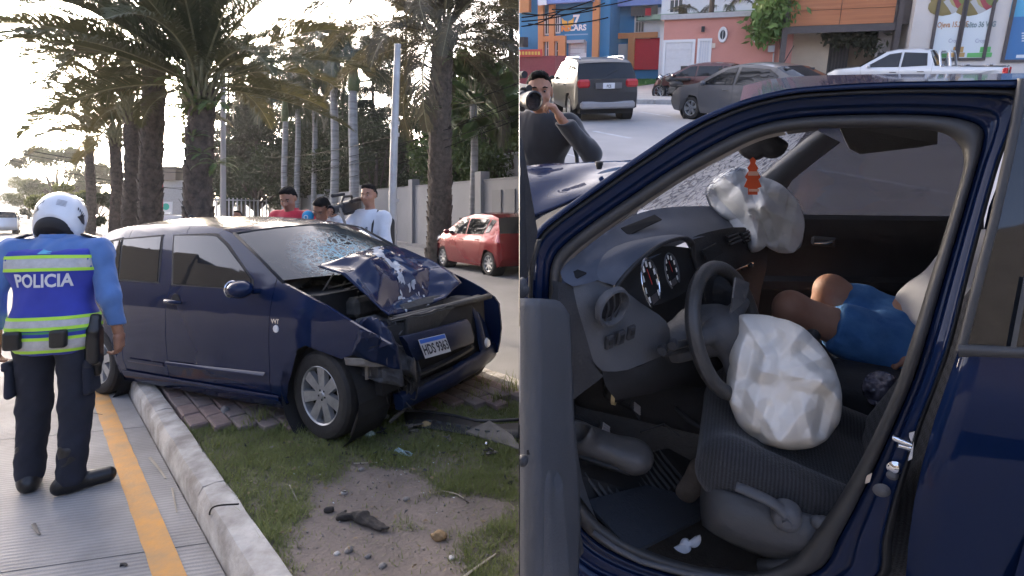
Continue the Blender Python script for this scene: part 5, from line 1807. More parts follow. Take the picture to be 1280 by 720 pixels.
f = wrap_map(vest, (.02, 0))
M_SILV = mat('reflective_tape', (.50, .50, .50), .45, var=.2, vscale=30, bump=.3, bscale=90)
M_LIME = mat('lime_tape', (.42, .72, .05), .6)
def tape(z, h_, a0=R(62), a1=R(298), sag=0.0):
 zz = lambda a: z - sag * math.cos((a - PI) * 1.0) * 0 + sag * (abs(a - PI) / 2) ** 2
 b = band(vest, 'reflective_band', f, a0, a1, lambda a: zz(a) - h_ / 2, lambda a: zz(a) + h_ / 2, M_SILV)
 f2 = lambda a, q: f(a, q) + Vector((math.cos(a), math.sin(a), 0)) * .002
 for e in (-1, 1):
  band(b, 'lime_edge', f2, a0, a1, lambda a: zz(a) + e * h_ / 2 - .009, lambda a: zz(a) + e * h_ / 2 + .009, M_LIME, k=1)
tape(1.315, .070, R(75), R(285), -.02)
tape(.985, .055, sag=-.02)
tape(.865, .075, sag=-.02)
band(vest, 'vest_piping', f, R(75), R(285), .93, .942, mat('green_tape', (.05, .25, .10), .6), k=1)
vs, fs = text_shape('POLICIA', .100, 0, .003, 'CENTER', .78)
m = MB()
m.add([f(PI + v.x / .175, 1.215 + v.y) + Vector((-.004, 0, 0)) for v in vs], fs)
m.build('lettering', mat('vest_lettering', (.62, .63, .64), .5), vest)
m = MB(); m.grid([[f(PI + y / .175, z) + Vector((-.003, 0, 0)) for y in (-.04, 0, .04)] for z in (1.365, 1.378, 1.392)]); m.build('flag_patch', mat('flag_blue', (.10, .42, .62), .6, var=.3, vscale=40), vest)
m = MB(); nk = J['neck']
m.lathe([(.080, -.02), (.076, .02), (.070, .045), (.064, .05)], (nk[0] - .005, nk[1], nk[2] + .0), n=28); m.build('collar', M_LBLUE, cop, smooth=180)
for q, y in (('L', .185), ('R', -.185)):
 m = MB(); m.rbox((.02, y, 1.447), (.055, .13, .014), .006, Matrix.Rotation(-.35 if y > 0 else .35, 3, 'X')); m.build('epaulette', M_BOOT, cop)
m = MB(); m.lathe([(.155, -.022), (.160, -.02), (.160, .02), (.155, .022)], (0, 0, 0), n=40)
belt = m.build('duty_belt', M_BOOT, cop, smooth=60); belt.location = (.0, 0, .905); belt.scale = (.90, 1.18, 1)
hol = sdf_obj('holster', [rbx((-.05, -.215, .83), (.05, .035, .11), .025, k=.02), rbx((-.06, -.22, .95), (.028, .025, .06), .015, Matrix.Rotation(.3, 3, 'Y'), k=.02), cap((-.03, -.215, .72), (-.02, -.215, .66), .03, .022, k=.02)], .008, M_BOOT, cop)
for y in (-.09, .12):
 sdf_obj('pouch', [rbx((-.165, y, .90), (.022, .04, .05), .012)], .007, M_BOOT, cop)
for q in 'LR':
 a = J['an' + q]; sdf_obj('boot_shaft', [cap(a + V3(0, 0, .01), a + V3(.0, 0, .15), .058, .062, k=.02)], .008, M_BOOT, cop, wrinkle=[(.003, (20, 20, 30), 1)])
for q, sg in (('L', 1), ('R', -1)):
 k_ = J['hi' + q] * .42 + J['kn' + q] * .58
 o = sdf_obj('cargo_pocket', [rbx(k_ + V3(-.02, sg * .085, 0), (.075, .022, .10), .02)], .008, M_NAVY, T_, wrinkle=[(.004, (14, 14, 14), 2)])
 o = sdf_obj('pocket_flap', [rbx(k_ + V3(-.02, sg * .092, .085), (.08, .022, .028), .014)], .008, M_NAVY, T_)
c = np.array(L(-.005, 0, .02)); u = Rm[:, 2]; fw = Rm[:, 0]
M_HELM = mat('white_helmet', (.66, .68, .70), .18, coat=.8, var=.08, vscale=6)
hel = sdf_obj('helmet', [ell(L(-.01, 0, .025), (.150, .125, .142), Rm, k=.03), ell(L(.02, 0, -.06), (.130, .115, .11), Rm, k=.04), cap(L(.10, -.04, -.085), L(.10, .04, -.085), .05, k=.03),
       ell(L(.005, 0, -.10), (.108, .094, .12), Rm, k=.012, sub=True), rbx(L(.15, 0, .0), (.07, .10, .042), .02, Rm, k=.01, sub=True)], .007, M_HELM, cop,
    cuts=[(L(-.03, 0, -.118), -u * .85 - fw * .45)])
sdf_obj('helmet_lining', [ell(L(-.005, 0, -.075), (.116, .102, .07), Rm, k=.02)], .007, M_RUBBER, hel, cuts=[(L(0, 0, -.123), -u)])
ht = bvh_of(hel)
def on_helmet(a, e, off=.002):
 """a = azimuth from the back of the helmet, e = elevation"""
 a, e = a - .25, e - .38
 d = Vector((-fw * math.cos(a) * math.cos(e) + Rm[:, 1] * math.sin(a) * math.cos(e) + u * math.sin(e)))
 o_ = Vector(L(-.01, 0, .02))
 h_ = ht.ray_cast(o_ + d * .4, -d, .4)
 return (h_[0] if h_[0] else o_ + d * .14) + d * off
M_DECAL = mat('helmet_decal', (.02, .022, .03), .3)
def decal(poly, name='decal', mm=None):
 m_ = MB()
 V_, F_ = poly_sheet(poly, .12)
 m_.add([on_helmet(a, e) for a, e in V_], F_)
 m_.build(name, mm or M_DECAL, hel, smooth=180)
for sg in (-1, 1):
 decal([(sg * .95, .85), (sg * .62, 1.05), (sg * .78, 1.02), (sg * 1.2, .72)])
 decal([(sg * 1.25, .15), (sg * .95, .32), (sg * .82, .20), (sg * .95, .10), (sg * .75, .02), (sg * 1.15, -.05), (sg * 1.4, .02)])
 for i in range(5):
  a_ = sg * (.58 + i * .11)
  decal([(a_, .42 - .02 * i), (a_ + sg * .05, .44 - .02 * i), (a_ + sg * .08, .30 - .02 * i), (a_ + sg * .03, .29 - .02 * i)])
for i in range(5):
 decal([(-.16, .44 - i * .055), (.16, .44 - i * .055), (.15, .415 - i * .055), (-.15, .415 - i * .055)], mm=mat('decal_grey', (.25, .26, .28), .4))
decal([(-.25, .98), (.20, .92), (.28, 1.02), (.0, 1.00), (-.2, 1.10)], mm=M_DECAL)
for sg in (-1, 1):
 m_ = MB(); m_.grid([[on_helmet(sg * .75, e, .004), on_helmet(sg * .85, e, .006), on_helmet(sg * .95, e, .004)] for e in np.linspace(1.0, 1.28, 6)]); m_.build('vent', M_DECAL, hel)
# ---- three men behind the car
M_RED = mat('red_polo', (.50, .015, .035), .85, var=.25, vscale=6, sheen=.2)
M_WHITE = mat('white_shirt', (.60, .62, .66), .85, var=.12, vscale=6)
M_SWEAT = mat('white_sweatshirt', (.58, .60, .63), .9, var=.12, vscale=6)
M_JEAN = mat('dark_jeans', (.03, .04, .07), .9, var=.3, vscale=6)
def at_px(px, Y, face_px_dx, z=0.0):
 """standing matrix facing: angle in degrees from towards-camera, positive turns to the left of the picture"""
 return TRS((P(px, 300, Y).x, Y, z), R(-90 - face_px_dx))
Jr = pose(head=(.06, 0, 1.615), face=(.85, .12, -.48), hup=(.45, 0, .85), elR=(-.06, -.24, 1.12), wrR=(.20, -.20, 1.17), elL=(.0, .25, 1.12), wrL=(.26, .12, 1.20))
red, L, Rm, S_, T_ = person('man in red polo shirt looking down behind the car roof', at_px(364, 6.0, 10, .11), Jr, M_RED, M_JEAN, M_BOOT,
       {'L': dict(d=(.8, -.4, .3), n=(0, -.5, .8), thumb=(.2, .2, 1), curl=.9), 'R': dict(d=(1, .4, .3), n=(0, .5, .8), thumb=(0, .2, 1), curl=.6)}, sleeves='short', h=.012)
nk = Jr['neck']
m = MB(); m.lathe([(.083, -.015), (.085, .0), (.072, .05), (.068, .05)], (nk[0], nk[1], nk[2] - .01), n=24); m.build('collar', M_RED, red, smooth=180)
Jw = pose(head=(.07, -.01, 1.56), neck=(.0, 0, 1.42), chest=(.01, 0, 1.22), face=(.75, -.25, -.6), hup=(.6, 0, .8), shL=(-.01, .185, 1.36), shR=(-.01, -.185, 1.36), elL=(.05, .25, 1.10), elR=(.05, -.25, 1.10), wrL=(.28, .08, 1.17), wrR=(.27, -.06, 1.17))
whi, L, Rm, S_, T_ = person('man in white shirt reading his phone behind the windshield', at_px(405, 5.95, -5, .05), Jw, M_WHITE, M_JEAN, M_BOOT,
       {'L': dict(d=(.7, -.5, .5), n=(0, -.7, .6), thumb=(0, 0, 1), curl=.8), 'R': dict(d=(.7, .5, .5), n=(0, .7, .6), thumb=(0, 0, 1), curl=.8)}, h=.012)
nk = Jw['neck']
m = MB(); m.lathe([(.083, -.015), (.085, .0), (.070, .05), (.066, .05)], (nk[0], nk[1], nk[2] - .01), n=24); m.build('collar', M_WHITE, whi, smooth=180)
mw = whi.matrix_world
ph = MB(); ph.rbox((0, 0, 0), (.008, .072, .145), .003); ph.mi = 1; ph.box((-.0045, 0, 0), (.002, .064, .13))
phone = ph.build('phone', [mat('phone_black', (.01, .01, .012), .25), mat('phone_screen', (.03, .035, .045), .08)])
phone.matrix_world = mw @ TRS((.345, .01, 1.225), 0, R(-35))
tag(phone, 'black smartphone held by the man in white shirt', 'phone')
Jc = pose(head=(.02, -.01, 1.655), face=(.92, .30, -.12), hup=(.1, 0, 1), elR=(.18, -.24, 1.28), wrR=(.36, -.20, 1.44), elL=(.05, .27, 1.12), wrL=(.30, .06, 1.10))
Jc['shR'] = V3(.0, -.19, 1.42)
cmn, L, Rm, S_, T_ = person('man in white printed sweatshirt carrying a video camera on his shoulder', at_px(463, 6.1, 28, .11), Jc, M_SWEAT, M_JEAN, M_BOOT,
       {'R': dict(d=(.9, .2, .2), n=(0, .9, .2), thumb=(.3, 0, 1), curl=.9), 'L': dict(d=(.7, -.6, .1), n=(0, -.5, .7), thumb=(0, 0, 1), curl=.7)}, h=.012)
fS = wrap_map(S_, (.02, 0))
m = MB()
for s_, z, sz, xx in (('BE', 1.215, .085, -.10), ('K', 1.215, .085, .09), ('=-S', 1.275, .06, .02)):
 vs, fs = text_shape(s_, sz, 0, .003)
 m.add([fS((v.x + xx) * 1.0 / .15 + .25, z + v.y) + Vector((.004, 0, 0)) for v in vs], fs)
m.build('shirt_print', mat('print_black', (.02, .025, .03), .7), S_)
m = MB(); m.tube([fS(.9, 1.05) , fS(.95, 1.2), fS(1.0, 1.33), Vector((.02, .13, 1.475)), Vector((-.10, .13, 1.40)), Vector((-.14, .13, 1.15))], .018, 6, flat=.4); m.build('backpack_strap', M_RUBBER, cmn, smooth=180)
sdf_obj('backpack', [rbx((-.21, 0, 1.2), (.07, .14, .20), .05)], .014, M_RUBBER, cmn)
def video_camera(label, mw, logo=False):
 root = thing('video_camera', label, 'video camera', mw)
 mk = mat('camera_black', (.018, .018, .019), .45, var=.3, vscale=30)
 m = MB(); m.rbox((0, 0, 0), (.26, .095, .12), .015); m.build('camera_body', mk, root)
 m = MB(); m.lathe([(0, .02), (.030, .02), (.032, .0), (.045, .0), (.048, .05), (.040, .055), (.040, .11), (.052, .12), (.055, .17), (.048, .175)], (.12, 0, .01), axis='x', n=20)
 ln = m.build('lens', mk, root, smooth=40)
 m = MB(); m.lathe([(0, 0), (.046, 0)], (.283, 0, .01), axis='x', n=20); m.build('lens_glass', M_GLASSD, ln)
 m = MB(); m.tube([(-.09, 0, .06), (-.08, 0, .105), (.06, 0, .115), (.10, 0, .065)], [.014, .016, .016, .012], 8); m.build('top_handle', mk, root, smooth=60)
 m = MB(); m.tube([(.02, -.02, .14), (.22, -.02, .15)], [.017, .02], 10); m.build('microphone', M_RUBBER, root, smooth=60)
 m = MB(); m.tube([(.05, .06, .06), (.02, .10, .065)], .014, 8); m.tube([(.06, .10, .065), (-.09, .10, .065)], [.022, .03], 12); m.build('viewfinder', mk, root, smooth=40)
 m = MB(); m.rbox((-.16, 0, -.005), (.07, .085, .10), .008); m.build('battery', mk, root)
 m = MB(); m.rbox((-.02, 0, -.075), (.18, .06, .035), .012); m.build('shoulder_pad', M_RUBBER, root)
 m = MB(); m.rbox((.03, -.05, .0), (.08, .004, .05), .002); m.build('side_panel', mat('camera_grey', (.14, .145, .15), .4), root)
 return root
mw = cmn.matrix_world
video_camera('black video camera on the shoulder of the man in the sweatshirt', mw @ TRS((.15, -.19, 1.53), R(8), R(10)))
mc = thing('microphone', 'microphone with blue foam ball held above the car roof', 'microphone', Matrix.Translation(P(385, 283, 5.85)))
m = MB(); m.tube([(0, 0, -.16), (0, 0, .05)], [.013, .016], 10); m.build('handle', M_RUBBER, mc, smooth=60)
m = MB(); m.ball((0, 0, .11), .062, 18, 12); m.build('foam_ball', mat('mic_blue', (.01, .22, .42), .7, bump=.4, bscale=80), mc, smooth=180)
m = MB(); m.lathe([(.016, 0), (.024, 0), (.024, .003), (.016, .003)], (0, -.064, .10), axis='y', n=18, closed=True); m.build('emblem', mat('sign_white'), mc)
for px, Y, lab, sk in ((235, 11.5, 'man whose forehead and black hair show over the rear of the car roof', 3), (298, 12.5, 'person of whom only dark hair shows over the middle of the roof', 4)):
 zoff = 0 if sk == 3 else -.06
 person(lab, at_px(px, Y, 0, zoff), pose(head=V3(.05, 0, 1.50), neck=V3(0, 0, 1.36), shL=V3(0, .18, 1.29), shR=V3(0, -.18, 1.29), chest=V3(0, 0, 1.17)), mat('brown_shirt', (.12, .07, .05), .9), M_JEAN, M_BOOT, {}, h=.016)
# ------------------------------------------------------------------ other vehicles
def build_car(root, spec, body, glass=None, step=.14):
 c = Car(root, spec['plan'], spec['prof'], body)
 top = []
 for nm, e, mm in spec['segs']:
  for p in (e if nm != 'bed_floor' else []):
   if not top or (abs(top[-1][0] - p[0]) + abs(top[-1][1] - p[1])) > 1e-4:
    top.append((p[0], p[1]))
 fx, rx, r_, cz, z0 = spec['arch']
 poly = top + arch_poly(fx, cz, r_ * 1.17, z0) + arch_poly(rx, cz, r_ * 1.17, z0)
 out = None
 for sg in (-1, 1):
  pn = c.side_panels(poly, sg, spec['panels'], step=step)
  for par, w in spec['wins']:
   c.window(w, sg, glass, .02, pn[par])
  for par, (hx, hz) in spec['handles']:
   m = MB(); m.tube([c.pt(hx - .09, hz, sg, .01), c.pt(hx - .05, hz, sg, .03), c.pt(hx + .05, hz, sg, .03), c.pt(hx + .09, hz, sg, .01)], .013, 6); m.build('door_handle', spec.get('hmat') or body, pn[par])
  mx, mz = spec['mirror']
  m = MB(); m.rbox((mx, sg * (c.S(mx, mz) + .10), mz), (.11, .17, .12), .04); m.build('mirror', body, pn['front_door'])
  for x in (fx, rx):
   wheel_well(root, c, x, cz, r_ * 1.18, sg)
   wheel(root, x, sg * (c.S(x, .4) - .115), r_, .2, sg, spec.get('spokes', 7))
  out = pn
 for nm, e, mm in spec['segs']:
  c.strip(nm, e, {'b': body, 'g': glass or M_GLASSD, 'k': M_PLASTIC}[mm], smooth=50)
 xs = [p[0] for p in top]
 c.shell(min(xs) + .12, max(xs) - .12, .22, spec['belt'] - .05)
 m = MB(); w = spec['cab']; m.box(((w[0] + w[1]) / 2, 0, (spec['belt'] + w[2]) / 2 - .03), (w[1] - w[0], 2 * w[3], w[2] - spec['belt'] + .06)); m.build('cabin', M_UNDER, root)
 return c
HATCH = dict(plan=[(-1.75, .70), (-1.6, .77), (-1, .80), (1, .80), (1.5, .76), (1.8, .62)], prof=[(.15, .93), (.3, .98), (.55, 1.0), (.78, .99), (.92, .955), (1.2, .86), (1.42, .77), (1.5, .70)],
    segs=[('rear_bumper', [(-1.62, .25, -.10, 0), (-1.72, .42, -.10, 0), (-1.70, .66, -.10, 0)], 'b'), ('tailgate', [(-1.70, .66, -.10, 0), (-1.62, 1.02, -.11, 0)], 'b'), ('rear_window', [(-1.62, 1.02, -.11, 0), (-1.42, 1.38, -.10, .03)], 'g'),
     ('roof', [(-1.42, 1.38, -.10, .03), (-1.1, 1.45, -.02, .045), (-.3, 1.46, 0, .05), (.25, 1.36, .12, .04)], 'b'), ('windshield', [(.25, 1.36, .12, .04), (1.0, .98, .22, .02)], 'g'),
     ('bonnet', [(1.0, .98, .22, .02), (1.45, .84, .16, .03), (1.62, .70, .14, .02)], 'b'), ('front_bumper', [(1.62, .70, .14, .02), (1.72, .45, .14, 0), (1.62, .22, .12, 0)], 'b')],
    arch=(1.18, -1.18, .29, .29, .2), belt=.95, cab=(-1.35, .6, 1.36, .56),
    panels=[('quarter_panel', [((-.80, .5), (1, .25))]), ('rear_door', [((-.794, .5), (-1, -.25)), ((-.10, 0), (1, -.03))]), ('front_door', [((-.094, 0), (-1, .03)), ((.88, .3), (1, -.1))]), ('fender', [((.886, .3), (-1, .1))])],
    wins=[('quarter_panel', [(-1.36, 1.30), (-1.18, 1.33), (-1.02, 1.02), (-1.18, 1.05)]), ('rear_door', [(-1.10, 1.34), (-.20, 1.35), (-.14, .96), (-.92, .99)]), ('front_door', [(-.10, 1.35), (.16, 1.32), (.80, 1.0), (.82, .95), (-.06, .96)])],
    handles=[('rear_door', (-.70, .84)), ('front_door', (.08, .82))], mirror=(.78, .99), spokes=8)
M_REDP = paint('red_paint', (.17, .006, .012), .25, coat=.6)
f_ = (Vector((-1.62, 14.7, 0)) - Vector((-.42, 12.96, 0))).normalized()
rc = thing('red_hatchback', 'small red hatchback on the far road in front of the grey wall', 'car', TRS((-.62, 14.45, 0), math.atan2(f_.y, f_.x)))
cr = build_car(rc, HATCH, M_REDP)
for sg in (-1, 1):
 cr.patch('tail_lamp', [(-1.66, .80), (-1.40, .86), (-1.44, 1.06), (-1.58, 1.10)], sg, M_REDLENS, .012)
 cr.patch('headlight', [(1.30, .80), (1.62, .66), (1.60, .78), (1.36, .88)], sg, M_WHITELENS, .012)
m = MB(); m.tube([(-1.2, .0, 1.49), (-1.42, 0, 1.62)], .008, 5); m.build('antenna', M_RUBBER, rc)
for px, py, lab, colr, rz in ((4, 292, 'silver car far down the left road at the frame edge', (.45, .46, .47), 130), (98, 283, 'white car parked beyond the bush beside the helmet', (.6, .61, .62), 20)):
 g_ = G(px, py); k = thing('distant_car', lab, 'car', TRS((g_.x, g_.y, 0), R(rz)))
 build_car(k, HATCH, paint('paint_' + lab.split()[0], colr, .3), step=.3)
# ------------------------------------------------------------------ debris on the median and road
def gz(px, py):
 g_ = G(px, py, .12); return Vector((g_.x, g_.y, median_z(g_.x, g_.y)))
def rock(px, py, s_, label, seed, m_, flat=.6):
 rng = random.Random(seed)
 p = gz(px, py)
 mb = MB(); mb.ball((0, 0, 0), (s_, s_ * rng.uniform(.7, 1.2), s_ * flat), 10, 7)
 mb.v = [tuple(Vector(v) * (1 + .30 * mnoise.noise((Vector(v) / s_ * 1.1 + Vector((seed, 0, 0)))))) for v in mb.v]
 o = mb.build('stone', m_, None, smooth=50, loc=p + Vector((0, 0, s_ * flat * .45)))
 o.rotation_euler.z = rng.uniform(0, 6)
 tag(o, label, 'stone', 'stones on the median')
M_STONE = mat('grey_stone', (.24, .225, .21), .9, var=.4, vscale=20, bump=.5, bscale=60)
M_STONEW = mat('pale_stone', (.50, .48, .45), .9, var=.3, vscale=30)
rock(281, 517, .055, 'large grey stone on the pavers under the car sill', 1, M_STONE, 1.0)
for i, (px, py, s_, lab) in enumerate([(430, 613, .016, 'small pale pebble on bare soil above the burnt wood'), (452, 586, .018, 'small grey stone in the bare soil below the car'), (421, 688, .014, 'white pebble near the lower edge of the soil'), (436, 684, .022, 'round grey stone near the lower edge of the soil'), (460, 690, .016, 'angular pebble at the lower edge of the soil'),
          (565, 692, .014, 'white pebble in the grass at lower right'), (508, 621, .02, 'grey stone at the edge of the right grass patch'), (387, 580, .018, 'dark stone at the border of the left grass'), (478, 702, .02, 'dark clod at the lower edge of the soil'), (340, 560, .02, 'brown clod in the left grass')]):
 rock(px, py, s_, lab, 10 + i, M_STONEW if 'pale' in lab or 'white' in lab else M_STONE)
rng = np.random.default_rng(3)
Vp, Fp = [], []
for i in range(900):
 x, y = rng.uniform(-2.2, .3), rng.uniform(1.9, 4.3)
 kn = (x - KA.x) * KN.x + (y - KA.y) * KN.y
 if kn < .16 or kn > 2.3 or x > CUT * y - .02: continue
 s_ = rng.uniform(.002, .007); z = median_z(x, y) + s_ * .3
 o = len(Vp)
 Vp += [(x + s_, y, z), (x - s_, y + s_ * .3, z), (x, y + s_, z), (x, y - s_, z), (x, y, z + s_), (x, y, z - s_)]
 for q in ((0, 2, 4), (2, 1, 4), (1, 3, 4), (3, 0, 4), (2, 0, 5), (1, 2, 5), (3, 1, 5), (0, 3, 5)):
  Fp.append([o + t for t in q])
tag(obj('pebbles', np_mesh('pebbles', np.array(Vp), np.array(Fp), M_STONE, 0)), 'tiny pebbles strewn over the soil', 'pebbles', kind='stuff')
for nm_, lab_, mm_, n_, cx_, cy_, sx_, sy_, s0, s1 in (('plastic_splinters', 'dark plastic splinters strewn below the smashed bumper', M_PLASTIC, 170, -.62, 3.45, .42, .34, .006, .026), ('glass_crumbs', 'pale glass crumbs strewn below the smashed bumper', mat('glass_crumb', (.42, .48, .5), .2), 140, -.65, 3.4, .4, .34, .003, .008), ('dead_leaves', 'brown dead leaves and straw scattered over the grass', mat('dead_leaf', (.22, .16, .09), .9, var=.4), 420, -.9, 2.9, .75, .75, .006, .018)):
 V_, F_ = [], []
 for i in range(n_):
  x, y = rng.normal(cx_, sx_), rng.normal(cy_, sy_)
  kn = (x - KA.x) * KN.x + (y - KA.y) * KN.y
  if kn < .17 or kn > 2.3 or x > CUT * y - .03 or y > 4.3: continue
  z = median_z(x, y) + rng.uniform(.006, .022); a_ = rng.uniform(0, 6.28); L_ = rng.uniform(s0, s1); w_ = L_ * rng.uniform(.15, .6); t_ = rng.uniform(-.5, .5, 4) * L_
  c_, q_ = math.cos(a_), math.sin(a_); o_ = len(V_)
  V_ += [(x + c_ * L_, y + q_ * L_, z + t_[0]), (x - q_ * w_, y + c_ * w_, z + t_[1]), (x - c_ * L_, y - q_ * L_, z + t_[2]), (x + q_ * w_, y - c_ * w_, z + t_[3])]
  F_.append([o_, o_ + 1, o_ + 2, o_ + 3])
 tag(obj(nm_, np_mesh(nm_, np.array(V_), np.array(F_), mm_, 0)), lab_, 'debris', kind='stuff')
p = gz(453, 650)
o = sdf_obj('charred_wood', [cap((-.12, .03, .02), (.0, .03, .03), .018, .02, k=.02), cap((-.01, .03, .03), (.13, -.05, .015), .024, .012, k=.02, flat=((0, 0, 1), .6)), cap((-.02, .01, .02), (.10, -.06, .012), .018, .008, k=.02), cap((-.12, .03, .02), (-.10, .07, .03), .012, .008, k=.01)], .005, mat('charred_wood', (.05, .042, .036), .9, col2=(.018, .016, .015), vscale=14, bump=.7, bscale=50), None, wrinkle=[(.004, (50, 50, 50), 1)])
o.location = p; tag(o, 'charred dark piece of wood on the bare soil', 'wood')
o = sdf_obj('charred_chip', [cap((-.015, 0, .01), (.015, .004, .008), .010, .007), cap((0, 0, .01), (.01, .02, .01), .006, .004)], .003, mat('charred_wood'), None); o.location = gz(411, 637); tag(o, 'small black charred chip left of the charred wood', 'wood')
bs = thing('torn_grille_strip', 'long torn black bumper grille strip lying in the grass', 'car part')
m = MB(); pts = [G(x, y, .17) for x, y in ((500, 513), (530, 514), (565, 519), (600, 526), (652, 524))]; m.tube(spline(pts, 20), .014, 6, flat=.8); m.build('upper_edge', M_PLASTIC, bs, smooth=180)
m = MB(); a = [G(x, y, .165) for x, y in ((505, 516), (540, 518), (575, 524), (610, 531), (652, 529))]; b = [G(x, y, .13) for x, y in ((508, 534), (543, 537), (578, 543), (612, 549), (652, 548))]
A_, B_ = spline(a, 24), spline(b, 24)
m.grid([[A_[i], tuple((Vector(A_[i]) + Vector(B_[i])) / 2 + Vector((0, -.012, 0))), B_[i]] for i in range(24)])
o = m.build('strip', M_PLASTIC, bs, smooth=40); md = o.modifiers.new('t', 'SOLIDIFY'); md.thickness = .006
for k in range(8):
 i = 5 + 2 * k
 if i > 21: break
 c_ = (Vector(A_[i]) + Vector(B_[i])) / 2 + Vector((0, -.018, .006)); d = (Vector(A_[i + 1]) - Vector(A_[i])).normalized()
 m = MB(); m.box(c_, (.034, .004, .022), Matrix.Rotation(math.atan2(d.y, d.x), 3, 'Z')); m.build('clip_tab', mat('faded_plastic', (.07, .08, .09), .6), bs)
o = thing('splash_shield', 'torn grey brown splash shield sheet on the grass', 'car part')
m = MB(); q = [gz(x, y) + Vector((0, 0, h_)) for x, y, h_ in ((582, 545, .03), (612, 537, .06), (640, 552, .04), (652, 566, .02), (625, 556, .01))]; m.prism(q, (0, .004, .008)); m.build('sheet', M_GREYP, o)
o = thing('torn_mesh', 'black honeycomb mesh scrap at the edge of the grass', 'car part')
for r_ in range(5):
 m = MB(); a, b = gz(628, 535 + r_ * 3.5) + Vector((0, 0, .035 - .006 * r_)), gz(652, 537 + r_ * 3.5) + Vector((0, 0, .035 - .006 * r_)); m.tube([a, b], .004, 4); m.build('mesh_wire', M_PLASTIC, o)
for k in range(5):
 m = MB(); a, b = gz(630 + 5 * k, 534) + Vector((0, 0, .036)), gz(632 + 5 * k, 552) + Vector((0, 0, .012)); m.tube([a, b], .004, 4); m.build('mesh_wire', M_PLASTIC, o)
for i, (px, py, s_, lab) in enumerate([(515, 540, .10, 'torn grey plastic shard under the bumper'), (608, 570, .08, 'black plastic fragment with shiny bulb on the grass'), (476, 545, .07, 'dark bracket fragment beside the torn liner'), (560, 552, .06, 'flat dark fragment beside the splash shield')]):
 rr = random.Random(50 + i); p = gz(px, py); m = MB()
 for k in range(5):
  rot = Matrix.Rotation(rr.uniform(0, 6), 3, 'Z') @ Matrix.Rotation(rr.uniform(-.6, .6), 3, 'X')
  m.box(Vector((rr.uniform(-.4, .4) * s_, rr.uniform(-.3, .3) * s_, .012 + .008 * k)), (s_ * rr.uniform(.4, .9), s_ * rr.uniform(.1, .3), .006), rot)
 tag(m.build('broken_trim', M_GREYP if i in (0, 3) else M_PLASTIC, None, loc=p), lab, 'car part', 'broken car trim on the grass')
m = MB(); m.ball((0, 0, 0), (.014, .014, .012), 10, 7); tag(m.build('lamp_bulb', M_CHROME, None, smooth=180, loc=gz(608, 560) + Vector((0, 0, .03))), 'small shiny lamp bulb on the black fragment', 'bulb')
p = gz(505, 567); m = MB(); rows = [[(-.06 + .12 * i / 8, -.018 + .036 * j / 4, .012 + .006 * math.sin(i * 1.1 + j * 2) + .004 * (j % 2)) for j in range(5)] for i in range(9)]; m.grid(rows)
o = m.build('face_mask', mat('mask_blue', (.36, .50, .58), .85), None, smooth=60, loc=p); o.rotation_euler = (.2, .1, R(-28)); md = o.modifiers.new('t', 'SOLIDIFY'); md.thickness = .002; tag(o, 'crumpled pale blue face mask on the grass below the bumper', 'face mask')
for px, py, c_, lab in ((531, 535, (.40, .30, .15), 'yellowish foam lump beside the torn grille strip'), (547, 668, (.30, .20, .10), 'brown torn rind in the grass at lower right'), (461, 546, (.30, .40, .36), 'pale green crumpled scrap behind the torn liner'), (479, 526, (.55, .54, .5), 'white round scrap hanging by the torn liner')):
 o = sdf_obj('litter_scrap', [ell((0, 0, .015), (.032, .022, .018)), ell((.02, .01, .012), (.02, .02, .012))], .004, mat('scrap_' + lab.split()[0] + lab.split()[1], c_, .9, var=.3, vscale=30), None, wrinkle=[(.005, (70, 70, 70), 2)])
 o.location = gz(px, py); tag(o, lab, 'litter', 'litter scraps on the median')
def stick(pts, r_, lab, m_, z=.006, ground=False):
 m = MB(); q = [(G(x, y, z) if ground else gz(x, y) + Vector((0, 0, .012))) for x, y in pts]; m.tube(spline(q, 10), [r_ * (1 - .5 * i / 9) for i in range(10)], 5, flat=.5)
 tag(m.build('twig', m_, None, smooth=60), lab, 'twig', 'twigs and dry leaves')
M_TWIG = mat('dry_twig', (.36, .32, .25), .9, var=.3)
stick([(187, 572), (198, 585), (207, 598)], .010, 'dry leaf stem on the road beside the kerb', M_TWIG, ground=True)
stick([(215, 610), (218, 625), (221, 640)], .006, 'straight pale twig on the road near the kerb', M_TWIG, ground=True)
stick([(93, 510), (110, 515), (128, 518)], .005, 'dark thin twig lying across the yellow line', M_RUBBER, ground=True)
stick([(42, 655), (46, 664), (50, 668)], .010, 'small withered leaf on the road in the lower left', M_GREYP, ground=True)
stick([(150, 706), (155, 705), (158, 707)], .012, 'small dark clump at the lower edge of the road', M_RUBBER, ground=True)
stick([(575, 722), (600, 704), (620, 690)], .008, 'long pale grass blade at the lower right corner', M_TWIG)
stick([(442, 580), (457, 579), (472, 579)], .005, 'thin pale twig on the soil below the wheel', M_TWIG)
stick([(553, 613), (570, 617), (580, 622)], .005, 'thin pale twig in the right grass patch', M_TWIG)
stick([(362, 608), (367, 618), (372, 626)], .004, 'thin dry straw in the left grass', M_TWIG)
m = MB(); q = [K(-.02, 1.0, 0)]
pts = [G(262, 668, .01), G(262, 650, .06), P(263, 638, 2.62), P(272, 632, 2.55), P(298, 630, 2.45)]
m.tube(spline(pts, 16), .004, 5); tag(m.build('loose_wire', M_CABLE, None, smooth=180), 'thin black wire bent over the kerb edge', 'wire')
g = MB(); g.add([(-600, -500, -.055), (600, -500, -.055), (600, -.6, -.055), (-600, -.6, -.055)], [(0, 1, 2, 3)])
NOCUT = [tag(g.build('street', M_ROAD2), kind='structure')]
rng = random.Random(5)
m = MB(); x = -90.0  # unseen building rows behind and left, added to darken the blue car's reflections
